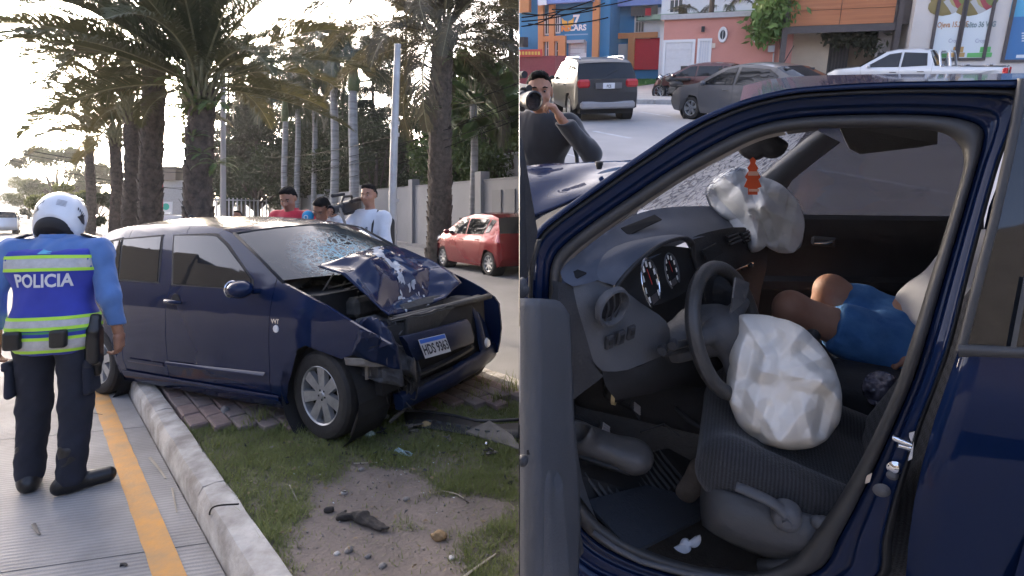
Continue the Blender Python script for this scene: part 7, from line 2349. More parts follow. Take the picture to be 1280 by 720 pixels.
SEDAN = dict(plan=[(-2.2, .72), (-2.0, .80), (-1, .85), (1, .85), (1.7, .82), (2.2, .66)], prof=[(.15, .93), (.3, .98), (.6, 1.0), (.85, .975), (.93, .95), (1.2, .84), (1.40, .74), (1.47, .66)],
    segs=[('rear_bumper', [(-2.1, .26, -.10, 0), (-2.2, .45, -.10, 0), (-2.18, .70, -.10, 0)], 'b'), ('boot_lid', [(-2.18, .70, -.10, 0), (-2.12, .96, -.10, .02), (-1.75, 1.02, -.1, .03)], 'b'), ('rear_window', [(-1.75, 1.02, -.10, .03), (-1.0, 1.36, -.08, .035)], 'g'),
     ('roof', [(-1.0, 1.36, -.08, .035), (-.5, 1.43, 0, .04), (0, 1.43, 0, .04), (.45, 1.34, .12, .035)], 'b'), ('windshield', [(.45, 1.34, .12, .035), (1.15, .96, .20, .02)], 'g'),
     ('bonnet', [(1.15, .96, .20, .02), (1.8, .84, .16, .03), (2.05, .70, .14, .02)], 'b'), ('front_bumper', [(2.05, .70, .14, .02), (2.15, .45, .14, 0), (2.0, .22, .12, 0)], 'b')],
    arch=(1.32, -1.30, .31, .31, .2), belt=.93, cab=(-1.2, .7, 1.34, .54),
    panels=[('quarter_panel', [((-.85, .5), (1, .25))]), ('rear_door', [((-.844, .5), (-1, -.25)), ((-.02, 0), (1, -.03))]), ('front_door', [((-.014, 0), (-1, .03)), ((1.0, .3), (1, -.1))]), ('fender', [((1.006, .3), (-1, .1))])],
    wins=[('rear_door', [(-1.12, 1.17), (-.85, 1.31), (-.10, 1.36), (-.05, .95), (-.98, .97)]), ('front_door', [(.02, 1.36), (.32, 1.30), (.92, .99), (.94, .94), (.05, .95)])],
    handles=[('rear_door', (-.72, .84)), ('front_door', (.2, .82))], mirror=(.88, .97), spokes=6)
fw_ = QW(862, 149)
hd = Vector((-.80, .60, 0)).normalized(); lf = Vector((-hd.y, hd.x, 0))
cen = fw_ - hd * 1.32 - lf * .75
sed = rthing('grey_sedan', 'grey sedan passing directly behind the near car roof', 'car', cen, math.atan2(hd.y, hd.x), s=.98)
cd_ = build_car(sed, SEDAN, M_GREYS)
for sg in (-1, 1):
 cd_.patch('tail_lamp', [(-2.14, .72), (-1.95, .74), (-1.92, .92), (-2.1, .90)], sg, M_REDLENS, .012)
m = MB(); m.tube([(-.75, 0, 1.47), (-.95, 0, 1.85)], .012, 5); m.build('antenna', M_RUBBER, sed)
oc = rthing('old_car', 'dark beige old car with crowded windows in front of the pink house', 'car', QW(872, 124), math.atan2(.25, -1), s=.95)
build_car(oc, HATCH, paint('maroon_paint', (.12, .055, .05), .3), step=.25)
def motorbike(label, p, rz, s_=1.0):
 k = rthing('motorbike', label, 'motorbike', p, rz, 'motorbikes by the garage', s_)
 for x in (-.62, .62):
  w = bpy.data.objects.new('wheel', None); COL.objects.link(w); w.parent = k; w.location = (x, 0, .3)
  m = MB(); m.lathe([(.22, -.04), (.29, -.05), (.30, 0), (.29, .05), (.22, .04)], axis='y', n=20); m.build('tyre', M_TYRE, w, smooth=60)
  m = MB(); m.lathe([(.20, -.02), (.22, -.02), (.22, .02), (.20, .02)], axis='y', n=20, closed=True)
  for i in range(6):
   a_ = i * PI / 3; m.tube([(0, 0, 0), (math.cos(a_) * .21, 0, math.sin(a_) * .21)], .012, 4)
  m.build('rim', M_ALLOY, w)
 m = MB(); m.tube([(.62, .06, .3), (.45, .06, .85)], .025, 6); m.tube([(.62, -.06, .3), (.45, -.06, .85)], .025, 6); m.build('fork', M_CHROME, k)
 sdf_obj('fuel_tank', [ell((.15, 0, .80), (.22, .12, .11), k=.05), ell((-.1, 0, .62), (.3, .12, .16), k=.05)], .025, M_PLASTIC, k)
 sdf_obj('saddle', [rbx((-.35, 0, .80), (.32, .11, .05), .04)], .025, M_RUBBER, k)
 m = MB(); m.tube([(.42, -.34, 1.0), (.46, -.1, .92), (.46, .1, .92), (.42, .34, 1.0)], .018, 6); m.build('handlebar', M_PLASTIC, k)
 m = MB(); m.ball((.56, 0, .86), (.09, .09, .1), 10, 8); m.build('headlamp', M_CHROME, k, smooth=180)
 m = MB(); m.rbox((0, 0, .38), (.35, .22, .28), .05); m.build('engine', M_ENG2, k)
 m = MB(); m.tube([(.1, -.13, .3), (-.3, -.14, .28), (-.75, -.15, .36)], [.03, .035, .045], 8); m.build('exhaust', M_CHROME, k, smooth=60)
motorbike('black motorbike parked before the garage door', QW(841, 125), R(160), 1.0)
motorbike('motorbike half hidden behind the dark old car', QW(850, 122), R(175), 1.0)
PICK = dict(plan=[(-2.6, .86), (-2.4, .90), (0, .91), (1.5, .90), (2.0, .86), (2.5, .70)], prof=[(.3, .93), (.5, .985), (.85, 1.0), (1.08, .985), (1.16, .955), (1.5, .82), (1.72, .74), (1.8, .66)],
   segs=[('rear_bumper', [(-2.55, .50, -.04, 0), (-2.62, .62, -.04, 0)], 'k'), ('tailgate', [(-2.60, .64, -.02, 0), (-2.58, 1.16, -.02, 0)], 'b'), ('bed_floor', [(-2.58, 1.16, 0, 0), (-2.52, 1.16, 0, -.02), (-2.5, .8, 0, 0), (-.82, .8, 0, 0), (-.80, 1.2, 0, 0)], 'k'),
     ('rear_window', [(-.80, 1.2, 0, 0), (-.60, 1.68, 0, .03)], 'g'), ('roof', [(-.60, 1.68, 0, .03), (-.3, 1.74, 0, .04), (.3, 1.74, .05, .04), (.62, 1.66, .12, .03)], 'b'), ('windshield', [(.62, 1.66, .12, .03), (1.3, 1.18, .2, .02)], 'g'),
     ('bonnet', [(1.3, 1.18, .2, .02), (2.1, 1.08, .16, .03), (2.35, .95, .12, .0)], 'b'), ('front_bumper', [(2.35, .95, .12, 0), (2.45, .6, .12, 0), (2.3, .42, .1, 0)], 'b')],
   arch=(1.55, -1.45, .37, .38, .36), belt=1.14, cab=(-.62, .9, 1.66, .60),
   panels=[('bed_side', [((-.74, .5), (1, .0))]), ('rear_door', [((-.734, .5), (-1, 0)), ((.15, 0), (1, 0))]), ('front_door', [((.156, 0), (-1, 0)), ((1.2, .3), (1, -.1))]), ('fender', [((1.206, .3), (-1, .1))])],
   wins=[('rear_door', [(-.52, 1.60), (.08, 1.64), (.10, 1.18), (-.58, 1.22)]), ('front_door', [(.19, 1.64), (.52, 1.58), (1.08, 1.22), (1.10, 1.17), (.2, 1.18)])],
   handles=[('rear_door', (-.45, 1.02)), ('front_door', (.32, 1.0))], mirror=(1.05, 1.2), spokes=6, hmat=M_PLASTIC)
pdir = Vector((-.93, .36, 0)).normalized()
pp = QW(1130, 126)
pk_ = rthing('silver_pickup', 'silver double cab pickup with roll bar parked before the shop', 'pickup truck', pp, math.atan2(pdir.y, pdir.x), s=1.0)
cp_ = build_car(pk_, PICK, M_SILV2)
for sg in (-1, 1):
 m = MB(); m.rbox((-2.56, sg * .83, .98), (.14, .14, .32), .03); m.build('tail_lamp', M_REDLENS, pk_)
 for x in (-1.0, -1.5, -2.1):
  m = MB(); m.rbox((x, sg * .87, 1.20), (.10, .05, .05), .015); m.build('bed_hook', M_CHROME, pk_)
for i, x in enumerate((-.95, -1.2)):
 m = MB(); m.tube([(x, -.78, 1.18), (x + .08, -.72, 1.55), (x + .1, -.55, 1.66), (x + .1, .55, 1.66), (x + .08, .72, 1.55), (x, .78, 1.18)], .035, 8); m.build('roll_bar', M_SILV2, pk_, smooth=60)
for y in (-.4, 0, .4):
 m = MB(); m.tube([(-.88, y, 1.2), (-.84, y, 1.66)], .02, 6); m.build('guard_bar', M_SILV2, pk_, smooth=60)
m = MB(); m.box((-.90, 0, 1.42), (.02, 1.3, .44)); m.build('guard_screen', M_GLASSD, pk_)
m = MB(); m.rbox((-2.625, 0, 1.02), (.03, .16, .08), .02); m.build('tailgate_handle', M_PLASTIC, pk_)
m = MB(); m.grid([[(x, -.88, 1.175), (x, .88, 1.175)] for x in (-2.5, -1.0)]); m.build('bed_liner', M_UNDER, pk_)
jx = Q(676, 220, 2.9)
base = Vector((jx.x, 2.9, 0)); kk = 1.0
Jk = pose(head=(.03, 0, 1.62), face=(1, .35, -.05), elR=(.20, -.24, 1.22), wrR=(.24, -.10, 1.50), elL=(.10, .36, 1.24), wrL=(.24, .20, 1.47))
M_BLACKS = mat('black_sweater', (.022, .022, .025), .95, var=.3, vscale=6, sheen=.3)
hdg = math.atan2(-1, .05)
mwk = MR @ TRS((base.x, base.y, 0), hdg, s=.86)
kam, L, Rm, S_, T_ = person('man in black sweater filming with a shoulder video camera', mwk, Jk, M_BLACKS, M_JEAN, M_BOOT,
       {'L': dict(d=(.25, -.45, .85), n=(.2, -.85, -.3), thumb=(-.8, 0, .3), curl=.8), 'R': dict(d=(.3, .3, .8), n=(0, .8, 0), thumb=(0, 0, 1), curl=.8)}, h=.010, face=True)
nk = Jk['neck']; m = MB(); m.lathe([(.083, -.02), (.082, .0), (.070, .05), (.066, .05)], (nk[0], nk[1], nk[2] - .01), n=24); m.build('collar', mat('blue_grey_collar', (.12, .14, .2), .9), kam, smooth=180)
video_camera('large black video camera in front of the sweater man', mwk @ TRS((.20, -.14, 1.575), R(48), 0) @ Matrix.Scale(1.05, 4))
m = MB(); m.tube([(-.08, .16, 1.44), (-.02, .24, 1.2), (.03, .27, .95), (.0, .26, .70)], .016, 6, flat=.4); m.build('shoulder_strap', M_RUBBER, kam, smooth=180)
# ------------------------------------------------------------------ the blue car with its door open, and everything in its cabin
v0 = 1.15
def side_v(W):
 return v0 + max(0.0, W - 1.0) * .42
def QS(px, py, off=0.0):
 """point on the near flank of the car (leaning in above the belt), off = metres inwards"""
 V = v0 + off
 for _ in range(5):
  p = Q(px, py, V); V = side_v(p.z) + off
 return Q(px, py, V)
rcar = thing('open_car', 'dark blue hatchback with driver door open and airbags deployed', 'car', MR)
M_DASH = mat('dash_plastic', (.085, .10, .135), .55, var=.12, vscale=6, bump=.12, bscale=220)
M_TRIM = mat('cabin_grey', (.085, .087, .094), .6, var=.12, vscale=6, bump=.15, bscale=200)
M_TRIMD = mat('cabin_black', (.030, .031, .035), .65, var=.2, vscale=8, bump=.2, bscale=160)
M_SEAL = mat('door_seal', (.045, .044, .044), .55, var=.25, vscale=10)
M_CARPET = mat('carpet_black', (.030, .029, .029), .95, var=.3, vscale=30, bump=.5, bscale=150)
M_CREAM = mat('pillar_trim', (.34, .31, .27), .7)
M_SEAT = mat('seat_fabric', (.042, .043, .049), .9, var=.25, vscale=30, bump=.4, bscale=240, sheen=.2)
M_HEAD = mat('headliner', (.16, .15, .14), .95)
def ribbed(m, sc, k):
 nt, b = nodes_of(m)
 tc = nt.nodes.new('ShaderNodeTexCoord'); wv = nt.nodes.new('ShaderNodeTexWave'); wv.bands_direction = 'X'; wv.inputs['Scale'].default_value = sc; wv.inputs['Distortion'].default_value = 1.2
 nt.links.new(tc.outputs['Object'], wv.inputs['Vector'])
 rp = [n for n in nt.nodes if n.type == 'VALTORGB'][0]
 mx = nt.nodes.new('ShaderNodeMixRGB'); mx.blend_type = 'MULTIPLY'; mx.inputs[0].default_value = k
 nt.links.new(rp.outputs[0], mx.inputs[1]); nt.links.new(wv.outputs[0], mx.inputs[2]); nt.links.new(mx.outputs[0], b.inputs['Base Color'])
ribbed(M_SEAT, 34, .65)
inner = [(698, 352), (705, 328), (737, 299), (796, 258), (854, 220), (912, 188), (956, 169), (1005, 161), (1060, 159), (1120, 159), (1165, 162), (1190, 170), (1203, 184), (1206, 200), (1203, 220), (1185, 280), (1163, 350), (1140, 425),
   (1120, 485), (1095, 540), (1068, 592), (1040, 638), (1012, 676), (985, 703), (945, 716), (900, 714), (840, 700), (785, 678), (742, 648), (715, 605), (704, 540), (700, 470), (697, 400)]
outer = [(662, 300), (676, 282), (700, 263), (752, 226), (806, 189), (862, 153), (925, 126), (985, 111), (1055, 105), (1125, 102), (1190, 101), (1250, 100), (1292, 104), (1279, 150), (1259, 200), (1238, 275), (1218, 355), (1200, 430),
   (1183, 478), (1166, 525), (1152, 575), (1141, 625), (1134, 675), (1130, 730), (1040, 762), (900, 765), (830, 760), (770, 745), (722, 722), (688, 680), (670, 590), (662, 500), (657, 400)]
NI = 132
Ic = spline([p + (0,) for p in inner + inner[:1]], NI + 1)[:-1]
Oc = spline([p + (0,) for p in outer + outer[:1]], NI + 1)[:-1]
def ring(name, prof, m, i0=0, i1=NI, closed=True, smooth=180, parent=None):
 """band round the door opening; prof: (t from opening edge 0 to flank 1, depth inwards)"""
 rows = []
 for i in range(i0, i1 + (0 if closed else 1)):
  a, b = Ic[i % NI], Oc[i % NI]
  rows.append([QS(a[0] + (b[0] - a[0]) * t, a[1] + (b[1] - a[1]) * t, d) for t, d in prof])
 if closed: rows.append(rows[0])
 mb = MB(); mb.grid(rows)
 return mb.build(name, m, parent or rcar, smooth=smooth)
ring('weatherstrip', [(-.02, .16), (-.02, .075), (.03, .050), (.12, .040), (.22, .042), (.27, .055), (.28, .075)], M_SEAL)
ring('pillar_trim', [(-.10, .13), (-.055, .09), (-.015, .08)], M_CREAM, 0, 26, False)
ring('door_frame', [(.27, .085), (.30, .062), (.40, .055), (.47, .055), (.50, .040), (.53, .037), (.66, .034), (.72, .030), (.745, .018)], M_BLUE)
ring('drip_seal', [(.735, .04), (.75, .010), (.79, .006), (.84, .010), (.86, .03)], M_RUBBER, 0, 52, False)
ring('roof_moulding', [(.85, .03), (.87, .0), (.93, -.004), (1.0, .006)], M_BLUE, 0, 50, False)
ring('door_edge', [(.735, .03), (.76, .018), (.80, .02), (.84, .05)], M_RUBBER, 52, 100, False)
ring('sill_panel', [(.72, .03), (.80, .012), (1.0, .0), (1.05, .02)], M_BLUE, 92, 130, False)
rows = []
for (x, y) in [(806, 189), (862, 153), (925, 126), (985, 111), (1055, 105), (1125, 102), (1190, 101), (1250, 100), (1330, 100)]:
 p = QS(x, y, .0)
 rows.append([p + Vector((0, d, -.016 * d)) for d in (0.0, .04, .15, .35, .6, .85, 1.05, 1.16)])
m = MB(); m.grid(rows[2:]); rf2 = m.build('roof', M_BLUE, rcar, smooth=180)
m = MB(); m.grid([[p + Vector((0, .05, -.06)) if j < 3 else p + Vector((0, 0, -.055)) for j, p in enumerate(r_)] for r_ in rows[2:]]); m.build('headliner', M_HEAD, rcar, smooth=180)
fe = [(1200, 432), (1184, 478), (1168, 525), (1154, 575), (1143, 625), (1136, 675), (1131, 735)]
rws = []
for j, (x, y) in enumerate(fe):
 row = []
 for k in range(9):
  t = k / 8
  bul = -.030 * math.sin(PI * min(1, (j + .3) / 6.3)) - .01
  row.append(QS(x + (1330 - x) * t, y + (8 * t if j == 0 else 8 * t), bul + (.03 if k == 0 else 0)))
 rws.append(row)
m = MB(); m.grid(rws)
rdoor = m.build('rear_door', M_BLUE, rcar, smooth=180)
gl = [(1283, 105), (1266, 190), (1247, 275), (1226, 355), (1208, 430)]
m = MB(); m.grid([[QS(x + (1340 - x) * t, y if i < 4 else y + 9 * t, -.004 - .01 * t) for t in (0, .25, .5, .75, 1)] for i, (x, y) in enumerate(gl)]); m.build('rear_window', M_GLASSD, rdoor, smooth=180)
m = MB(); rows2 = []
for (x, y) in [(1276, 98), (1268, 150), (1259, 195), (1241, 275), (1220, 355), (1201, 430), (1198, 438)]:
 rows2.append([QS(x - 5, y, .012), QS(x - 3, y, -.012), QS(x + 4, y, -.016), QS(x + 9, y, -.006)])
m.grid(rows2); m.build('window_trim', M_SEAL, rdoor, smooth=180)
m = MB(); m.grid([[QS(x, y0 + 6 * t, d) for y0, d in ((430, -.012), (433, -.024), (441, -.024), (446, -.012))] for t, x in ((0, 1198), (.35, 1245), (1, 1335))]); m.build('belt_moulding', M_SEAL, rdoor, smooth=180)
m = MB(); m.grid([[QS(x, y, -.02), QS(x + 7, y, -.022)] for x, y in ((1280, 345), (1262, 440))]); m.build('window_divider', M_SEAL, rdoor)
def onp(px, py, off=.03): return QS(px, py, off)
m = MB(); m.tube([onp(1119, 548, .03), onp(1119, 548, -.005), onp(1136, 555, -.005), onp(1136, 556, .03)], .006, 8); m.tube([onp(1122, 556, .0), onp(1138, 560, .0)], .006, 8); st_ = m.build('striker', M_CHROME, rcar, smooth=60)
m = MB(); q = [onp(1136, 540, .022), onp(1143, 538, .022), onp(1140, 572, .022), onp(1135, 575, .022)]; m.prism(q, (0, -.003, 0)); m.build('striker_plate', M_CHROME, st_)
for (x, y, r_) in ((1119, 585, .013), (1116, 594, .010), (1102, 613, .014)):
 p = onp(x, y, .028); m = MB(); m.lathe([(0, -.008), (r_ * .6, -.008), (r_, -.002), (r_ * 1.2, 0)], p, axis='y', n=14); m.build('screw', M_CHROME if r_ == .013 else M_TRIM, rcar, smooth=60)
m = MB(); q = [onp(1083, 594, .045), onp(1090, 591, .045), onp(1087, 602, .045), onp(1081, 604, .045)]; m.prism(q, (0, -.002, 0)); m.build('sticker', mat('cream_plate'), rcar)
WSc = np.array([[np.array(Q(704, 331, v0 + .10)), np.array(Q(800, 262, v0 + .70)), np.array(Q(885, 268, v0 + 1.42))], [np.array(Q(800, 257, v0 + .16)), np.array(Q(890, 205, v0 + .75)), np.array(Q(955, 217, v0 + 1.36))], [np.array(Q(930, 178, v0 + .24)), np.array(Q(985, 158, v0 + .75)), np.array(Q(1026, 158, v0 + 1.30))]])
def crack_glass2():
 m = mat('shattered_glass', (.20, .20, .27), .25, spec=.6)
 nt, b = nodes_of(m)
 tc = nt.nodes.new('ShaderNodeTexCoord')
 vo = nt.nodes.new('ShaderNodeTexVoronoi'); vo.feature = 'DISTANCE_TO_EDGE'; vo.inputs['Scale'].default_value = 26
 nz = nt.nodes.new('ShaderNodeTexNoise'); nz.inputs['Scale'].default_value = 9; nz.inputs['Detail'].default_value = 6
 ad = nt.nodes.new('ShaderNodeMixRGB'); ad.inputs[0].default_value = .18
 nt.links.new(tc.outputs['Object'], nz.inputs['Vector']); nt.links.new(tc.outputs['Object'], ad.inputs[1]); nt.links.new(nz.outputs[1], ad.inputs[2]); nt.links.new(ad.outputs[0], vo.inputs['Vector'])
 rp = nt.nodes.new('ShaderNodeValToRGB'); rp.color_ramp.elements[0].position = .0; rp.color_ramp.elements[0].color = (.36, .36, .44, 1); rp.color_ramp.elements[1].position = .09; rp.color_ramp.elements[1].color = (.05, .05, .085, 1)
 nt.links.new(vo.outputs[0], rp.inputs[0]); nt.links.new(rp.outputs[0], b.inputs['Base Color'])
 al = nt.nodes.new('ShaderNodeMapRange'); al.inputs[1].default_value = .0; al.inputs[2].default_value = .12; al.inputs[3].default_value = .95; al.inputs[4].default_value = .45
 nt.links.new(vo.outputs[0], al.inputs[0]); nt.links.new(al.outputs[0], b.inputs['Alpha'])
 return m
m = MB(); m.grid([[Vector(bil(WSc, i / 12 * 2, j / 16 * 2, 3, 3)) for j in range(17)] for i in range(13)]); m.build('windshield', crack_glass2(), rcar, smooth=180)
m = MB()
pl0, pl1 = [(1051, 178), (1018, 203), (990, 226), (975, 250)], [(1021, 163), (985, 190), (954, 217), (930, 240)]
m.grid([[Q(*a, v0 + 1.42), Q((a[0] + b[0]) / 2, (a[1] + b[1]) / 2, v0 + 1.30), Q(*b, v0 + 1.38)] for a, b in zip(pl0, pl1)])
m.build('far_pillar', mat('pillar_blue_grey', (.085, .095, .115), .7, bump=.1, bscale=150), rcar, smooth=180)
def outline_blob(name, pts, V, thick, m_, parent=None, ridges=(), folds=(), nphi=72, nb=22, seed=0, back=1.0, lean=0.0, flatten=1.0, smooth=180):
 """closed, rounded body whose silhouette is the traced outline at depth V; thick = half thickness towards the viewer"""
 P3 = [np.array(Q(x, y, V + lean * (y - pts[0][1]))) for x, y in pts]
 C = np.mean(P3, axis=0)
 e3 = np.array(Vector((0, 0, HC)) - Vector(C)); e3 /= np.linalg.norm(e3)
 e1 = np.cross(np.array([0, 0, 1.0]), e3); e1 /= np.linalg.norm(e1); e2 = np.cross(e3, e1)
 pol = sorted((math.atan2((p - C) @ e2, (p - C) @ e1), np.linalg.norm((p - C) - ((p - C) @ e3) * e3)) for p in P3)
 an = np.array([a for a, _ in pol]); rr = np.array([r_ for _, r_ in pol])
 an = np.concatenate([an - 2 * PI, an, an + 2 * PI]); rr = np.concatenate([rr, rr, rr])
 ext = rr.max() * 1.05
 fns = [facets(k_, 2 * ext, 2 * ext, a_, seed + 10 * i_) for i_, (k_, a_) in enumerate(folds)]
 be, ph = np.meshgrid(PI * np.arange(1, nb) / nb, -PI + 2 * PI * np.arange(nphi) / nphi, indexing='ij')
 be, ph = be.ravel(), ph.ravel()
 r_ = np.interp(ph, an, rr) * np.sin(be) ** flatten
 x_, y_ = r_ * np.cos(ph), r_ * np.sin(ph)
 z_ = thick * np.cos(be) * np.where(be < PI / 2, 1, back)
 for fn in fns:
  z_ = z_ + fn(x_ + ext, y_ + ext) * np.sin(be) ** .5 * (be < PI / 2)
 for (xa, ya, xb, yb, wd, am) in ridges:
  pa, pb_ = [np.array([(p - C) @ e1, (p - C) @ e2]) for p in (np.array(Q(xa, ya, V)), np.array(Q(xb, yb, V)))]
  ab = pb_ - pa; t_ = np.clip(((x_ - pa[0]) * ab[0] + (y_ - pa[1]) * ab[1]) / (ab @ ab), 0, 1)
  dd = np.hypot(x_ - pa[0] - t_ * ab[0], y_ - pa[1] - t_ * ab[1])
  z_ = z_ + am * np.maximum(0, 1 - dd / wd) * (be < PI / 2)
 A_ = (C + x_[:, None] * e1 + y_[:, None] * e2 + z_[:, None] * e3).reshape(nb - 1, nphi, 3)
 rows = [list(r2) for r2 in A_]
 mb = MB(); mb.grid(rows, closev=True)
 n0, n1 = len(mb.v), len(mb.v) + 1
 mb.v += [tuple(C + e3 * thick), tuple(C - e3 * thick * back)]
 for i in range(nphi):
  mb.f.append((n0, i, (i + 1) % nphi)); mb.f.append((n1, (nb - 2) * nphi + (i + 1) % nphi, (nb - 2) * nphi + i)); mb.m += [0, 0]
 o = mb.build(name, m_, parent, smooth=smooth)
 return o
mir2 = outline_blob('rear_view_mirror', [(921, 186), (925, 176), (945, 170), (975, 172), (986, 180), (980, 192), (955, 196), (930, 196)], v0 + .72, .03, M_TRIMD, rcar)
m = MB(); m.tube([Q(955, 182, v0 + .74), Q(968, 160, v0 + .74)], .012, 8); m.build('mirror_stalk', M_TRIMD, mir2, smooth=60)
vis = MB(); q = [Q(1048, 156, v0 + .95), Q(1172, 158, v0 + .95), Q(1172, 180, v0 + .95), Q(1150, 184, v0 + .93), Q(1075, 193, v0 + .92), Q(1062, 186, v0 + .92)]; vis.prism(q, (0, .02, 0)); vis.build('sun_visor', M_TRIM, rcar)
q = [Q(975, 150, v0 + .5), Q(1010, 150, v0 + .45), Q(1024, 163, v0 + .6), Q(985, 168, v0 + .6)]; vis = MB(); vis.prism(q, (0, .02, .0)); vis.build('sun_visor', M_HEAD, rcar)
M_TINT = mat('violet_tinted_glass', (.045, .033, .095), .04, spec=.4, alpha=.68)
vf = v0 + 1.52
m = MB(); m.prism([Q(930, 268, vf), Q(1015, 155, vf - .14), Q(1235, 165, vf - .14), Q(1215, 278, vf)], (0, .005, 0)); m.build('passenger_window', M_TINT, rcar)
m = MB(); rws = []
for y, d in ((268, .0), (274, -.03), (290, -.045), (312, -.035), (322, -.02), (345, -.035), (352, -.07), (362, -.07), (372, -.03), (440, -.02), (560, .0)):
 rws.append([Q(x, y + (x - 1000) * .012, vf + d) for x in (930, 985, 1060, 1130, 1230)])
m.grid(rws); pd = m.build('passenger_door', M_TRIMD, rcar, smooth=35)
m = MB(); m.rbox(Q(1030, 302, vf - .05), (.10, .02, .045), .012); hp_ = m.build('handle_bezel', M_TRIM, pd)
m = MB(); m.tube([Q(1018, 304, vf - .07), Q(1033, 304, vf - .075), Q(1040, 302, vf - .07)], [.006, .007, .009], 8); m.build('door_pull', M_CHROME, hp_, smooth=60)
m = MB()
fl_ = [Q(690, 735, v0 + .02), Q(1000, 735, v0 + .02)]
m.add([(-.75, v0 - .0, .09), (1.6, v0 - .0, .09), (1.6, v0 + 1.5, .09), (-.75, v0 + 1.5, .09)], [(0, 1, 2, 3)])
m.add([(-.62, v0 + .02, .08), (-.62, v0 + 1.55, .08), (-.42, v0 + 1.55, .95), (-.42, v0 + .02, .95)], [(0, 1, 2, 3)])
m.add([(1.25, v0 + .02, .2), (1.25, v0 + 1.5, .2), (1.35, v0 + 1.4, 1.35), (1.35, v0 + .1, 1.35)], [(0, 1, 2, 3)])
m.build('floor_pan', M_CARPET, rcar)
sdf_obj('centre_tunnel', [rbx((.25, v0 + .76, .38), (.8, .10, .17), .05), rbx((-.12, v0 + .76, .62), (.16, .11, .22), .05)], .02, M_TRIMD, rcar)
m = MB(); m.tube([Q(1040, 455, v0 + .78), Q(1018, 425, v0 + .76)], [.016, .014], 8); m.ball(Q(1016, 420, v0 + .76), .024, 12, 8); m.build('gear_lever', M_TRIMD, rcar, smooth=60)
def surf(name, rows, m_, parent=None, smooth=180, thick=0.0, sub=1):
 """surface through pixel control rows (px, py, V offset)"""
 P_ = [[np.array(Q(a, b, v0 + c)) for a, b, c in r_] for r_ in rows]
 if sub > 1:
  P_ = [spline([tuple(p) for p in r_], (len(r_) - 1) * sub + 1) for r_ in P_]
  cols = list(zip(*P_)); cols = [spline(list(c), (len(c) - 1) * sub + 1) for c in cols]
  P_ = list(zip(*cols))
 mb = MB(); mb.grid(P_)
 o = mb.build(name, m_, parent or rcar, smooth=smooth)
 if thick:
  md = o.modifiers.new('t', 'SOLIDIFY'); md.thickness = thick
 return o
dash = surf('dashboard', [[(700, 340, .07), (702, 346, .07), (706, 352, .07), (716, 358, .07)],
       [(722, 314, .18), (728, 322, .18), (735, 332, .16), (742, 352, .14)],
       [(765, 286, .40), (776, 296, .38), (790, 310, .34), (800, 330, .30)],
       [(800, 266, .68), (815, 276, .66), (838, 286, .60), (858, 302, .56)],
       [(850, 258, .95), (866, 268, .92), (888, 280, .88), (905, 292, .84)],
       [(925, 258, 1.25), (932, 268, 1.22), (940, 282, 1.16), (948, 300, 1.12)],
       [(985, 258, 1.48), (985, 268, 1.46), (984, 284, 1.42), (982, 310, 1.38)]], M_DASH, sub=3)
m = MB(); q = [Q(776, 288, v0 + .44), Q(818, 271, v0 + .62), Q(827, 277, v0 + .60), Q(785, 297, v0 + .42)]; m.prism([p + Vector((0, 0, .005)) for p in q], (0, 0, .003)); m.build('defrost_vent', M_UNDER, dash)
m = MB(); q = [Q(702, 353, v0 + .09), Q(722, 343, v0 + .12), Q(733, 347, v0 + .12), Q(712, 358, v0 + .09)]; m.prism([p + Vector((0, 0, .01)) for p in q], (0, 0, .004)); m.build('side_demist_vent', M_UNDER, dash)
vp = surf('vent_panel', [[(716, 357, .09), (740, 351, .14), (772, 356, .22)], [(722, 385, .075), (752, 376, .12), (800, 378, .26)], [(734, 425, .075), (764, 412, .12), (833, 402, .30)], [(742, 452, .08), (770, 446, .12), (838, 428, .32)], [(753, 464, .09), (785, 462, .14), (838, 440, .34)]], M_TRIM, sub=3)
surf('dash_end', [[(690, 350, .03), (716, 357, .09)], [(694, 385, .03), (722, 385, .075)], [(700, 425, .04), (734, 425, .075)], [(706, 470, .05), (744, 458, .08)], [(716, 500, .05), (755, 470, .09)]], M_TRIMD, sub=2)
surf('knee_panel', [[(753, 464, .09), (800, 458, .20), (840, 440, .34), (905, 440, .62)], [(757, 482, .12), (805, 474, .24), (845, 462, .38), (900, 470, .66)], [(770, 500, .25), (815, 492, .35), (850, 482, .5), (890, 490, .75)]], M_TRIMD, sub=2)
surf('centre_stack', [[(858, 300, .58), (885, 290, .72), (930, 284, .95), (960, 300, 1.08)], [(872, 335, .58), (898, 322, .72), (940, 318, .95), (958, 335, 1.08)], [(882, 375, .60), (905, 365, .74), (935, 358, .95), (950, 370, 1.08)], [(890, 430, .66), (912, 425, .80), (930, 420, .95), (945, 425, 1.08)]], M_TRIMD, sub=3)
m = MB(); m.prism([p + Vector((.035, -.012, .012)) for p in (Q(863, 314, v0 + .60), Q(880, 305, v0 + .69), Q(888, 317, v0 + .69), Q(870, 328, v0 + .60))], (.004, 0, 0)); m.build('display', M_UNDER, rcar)
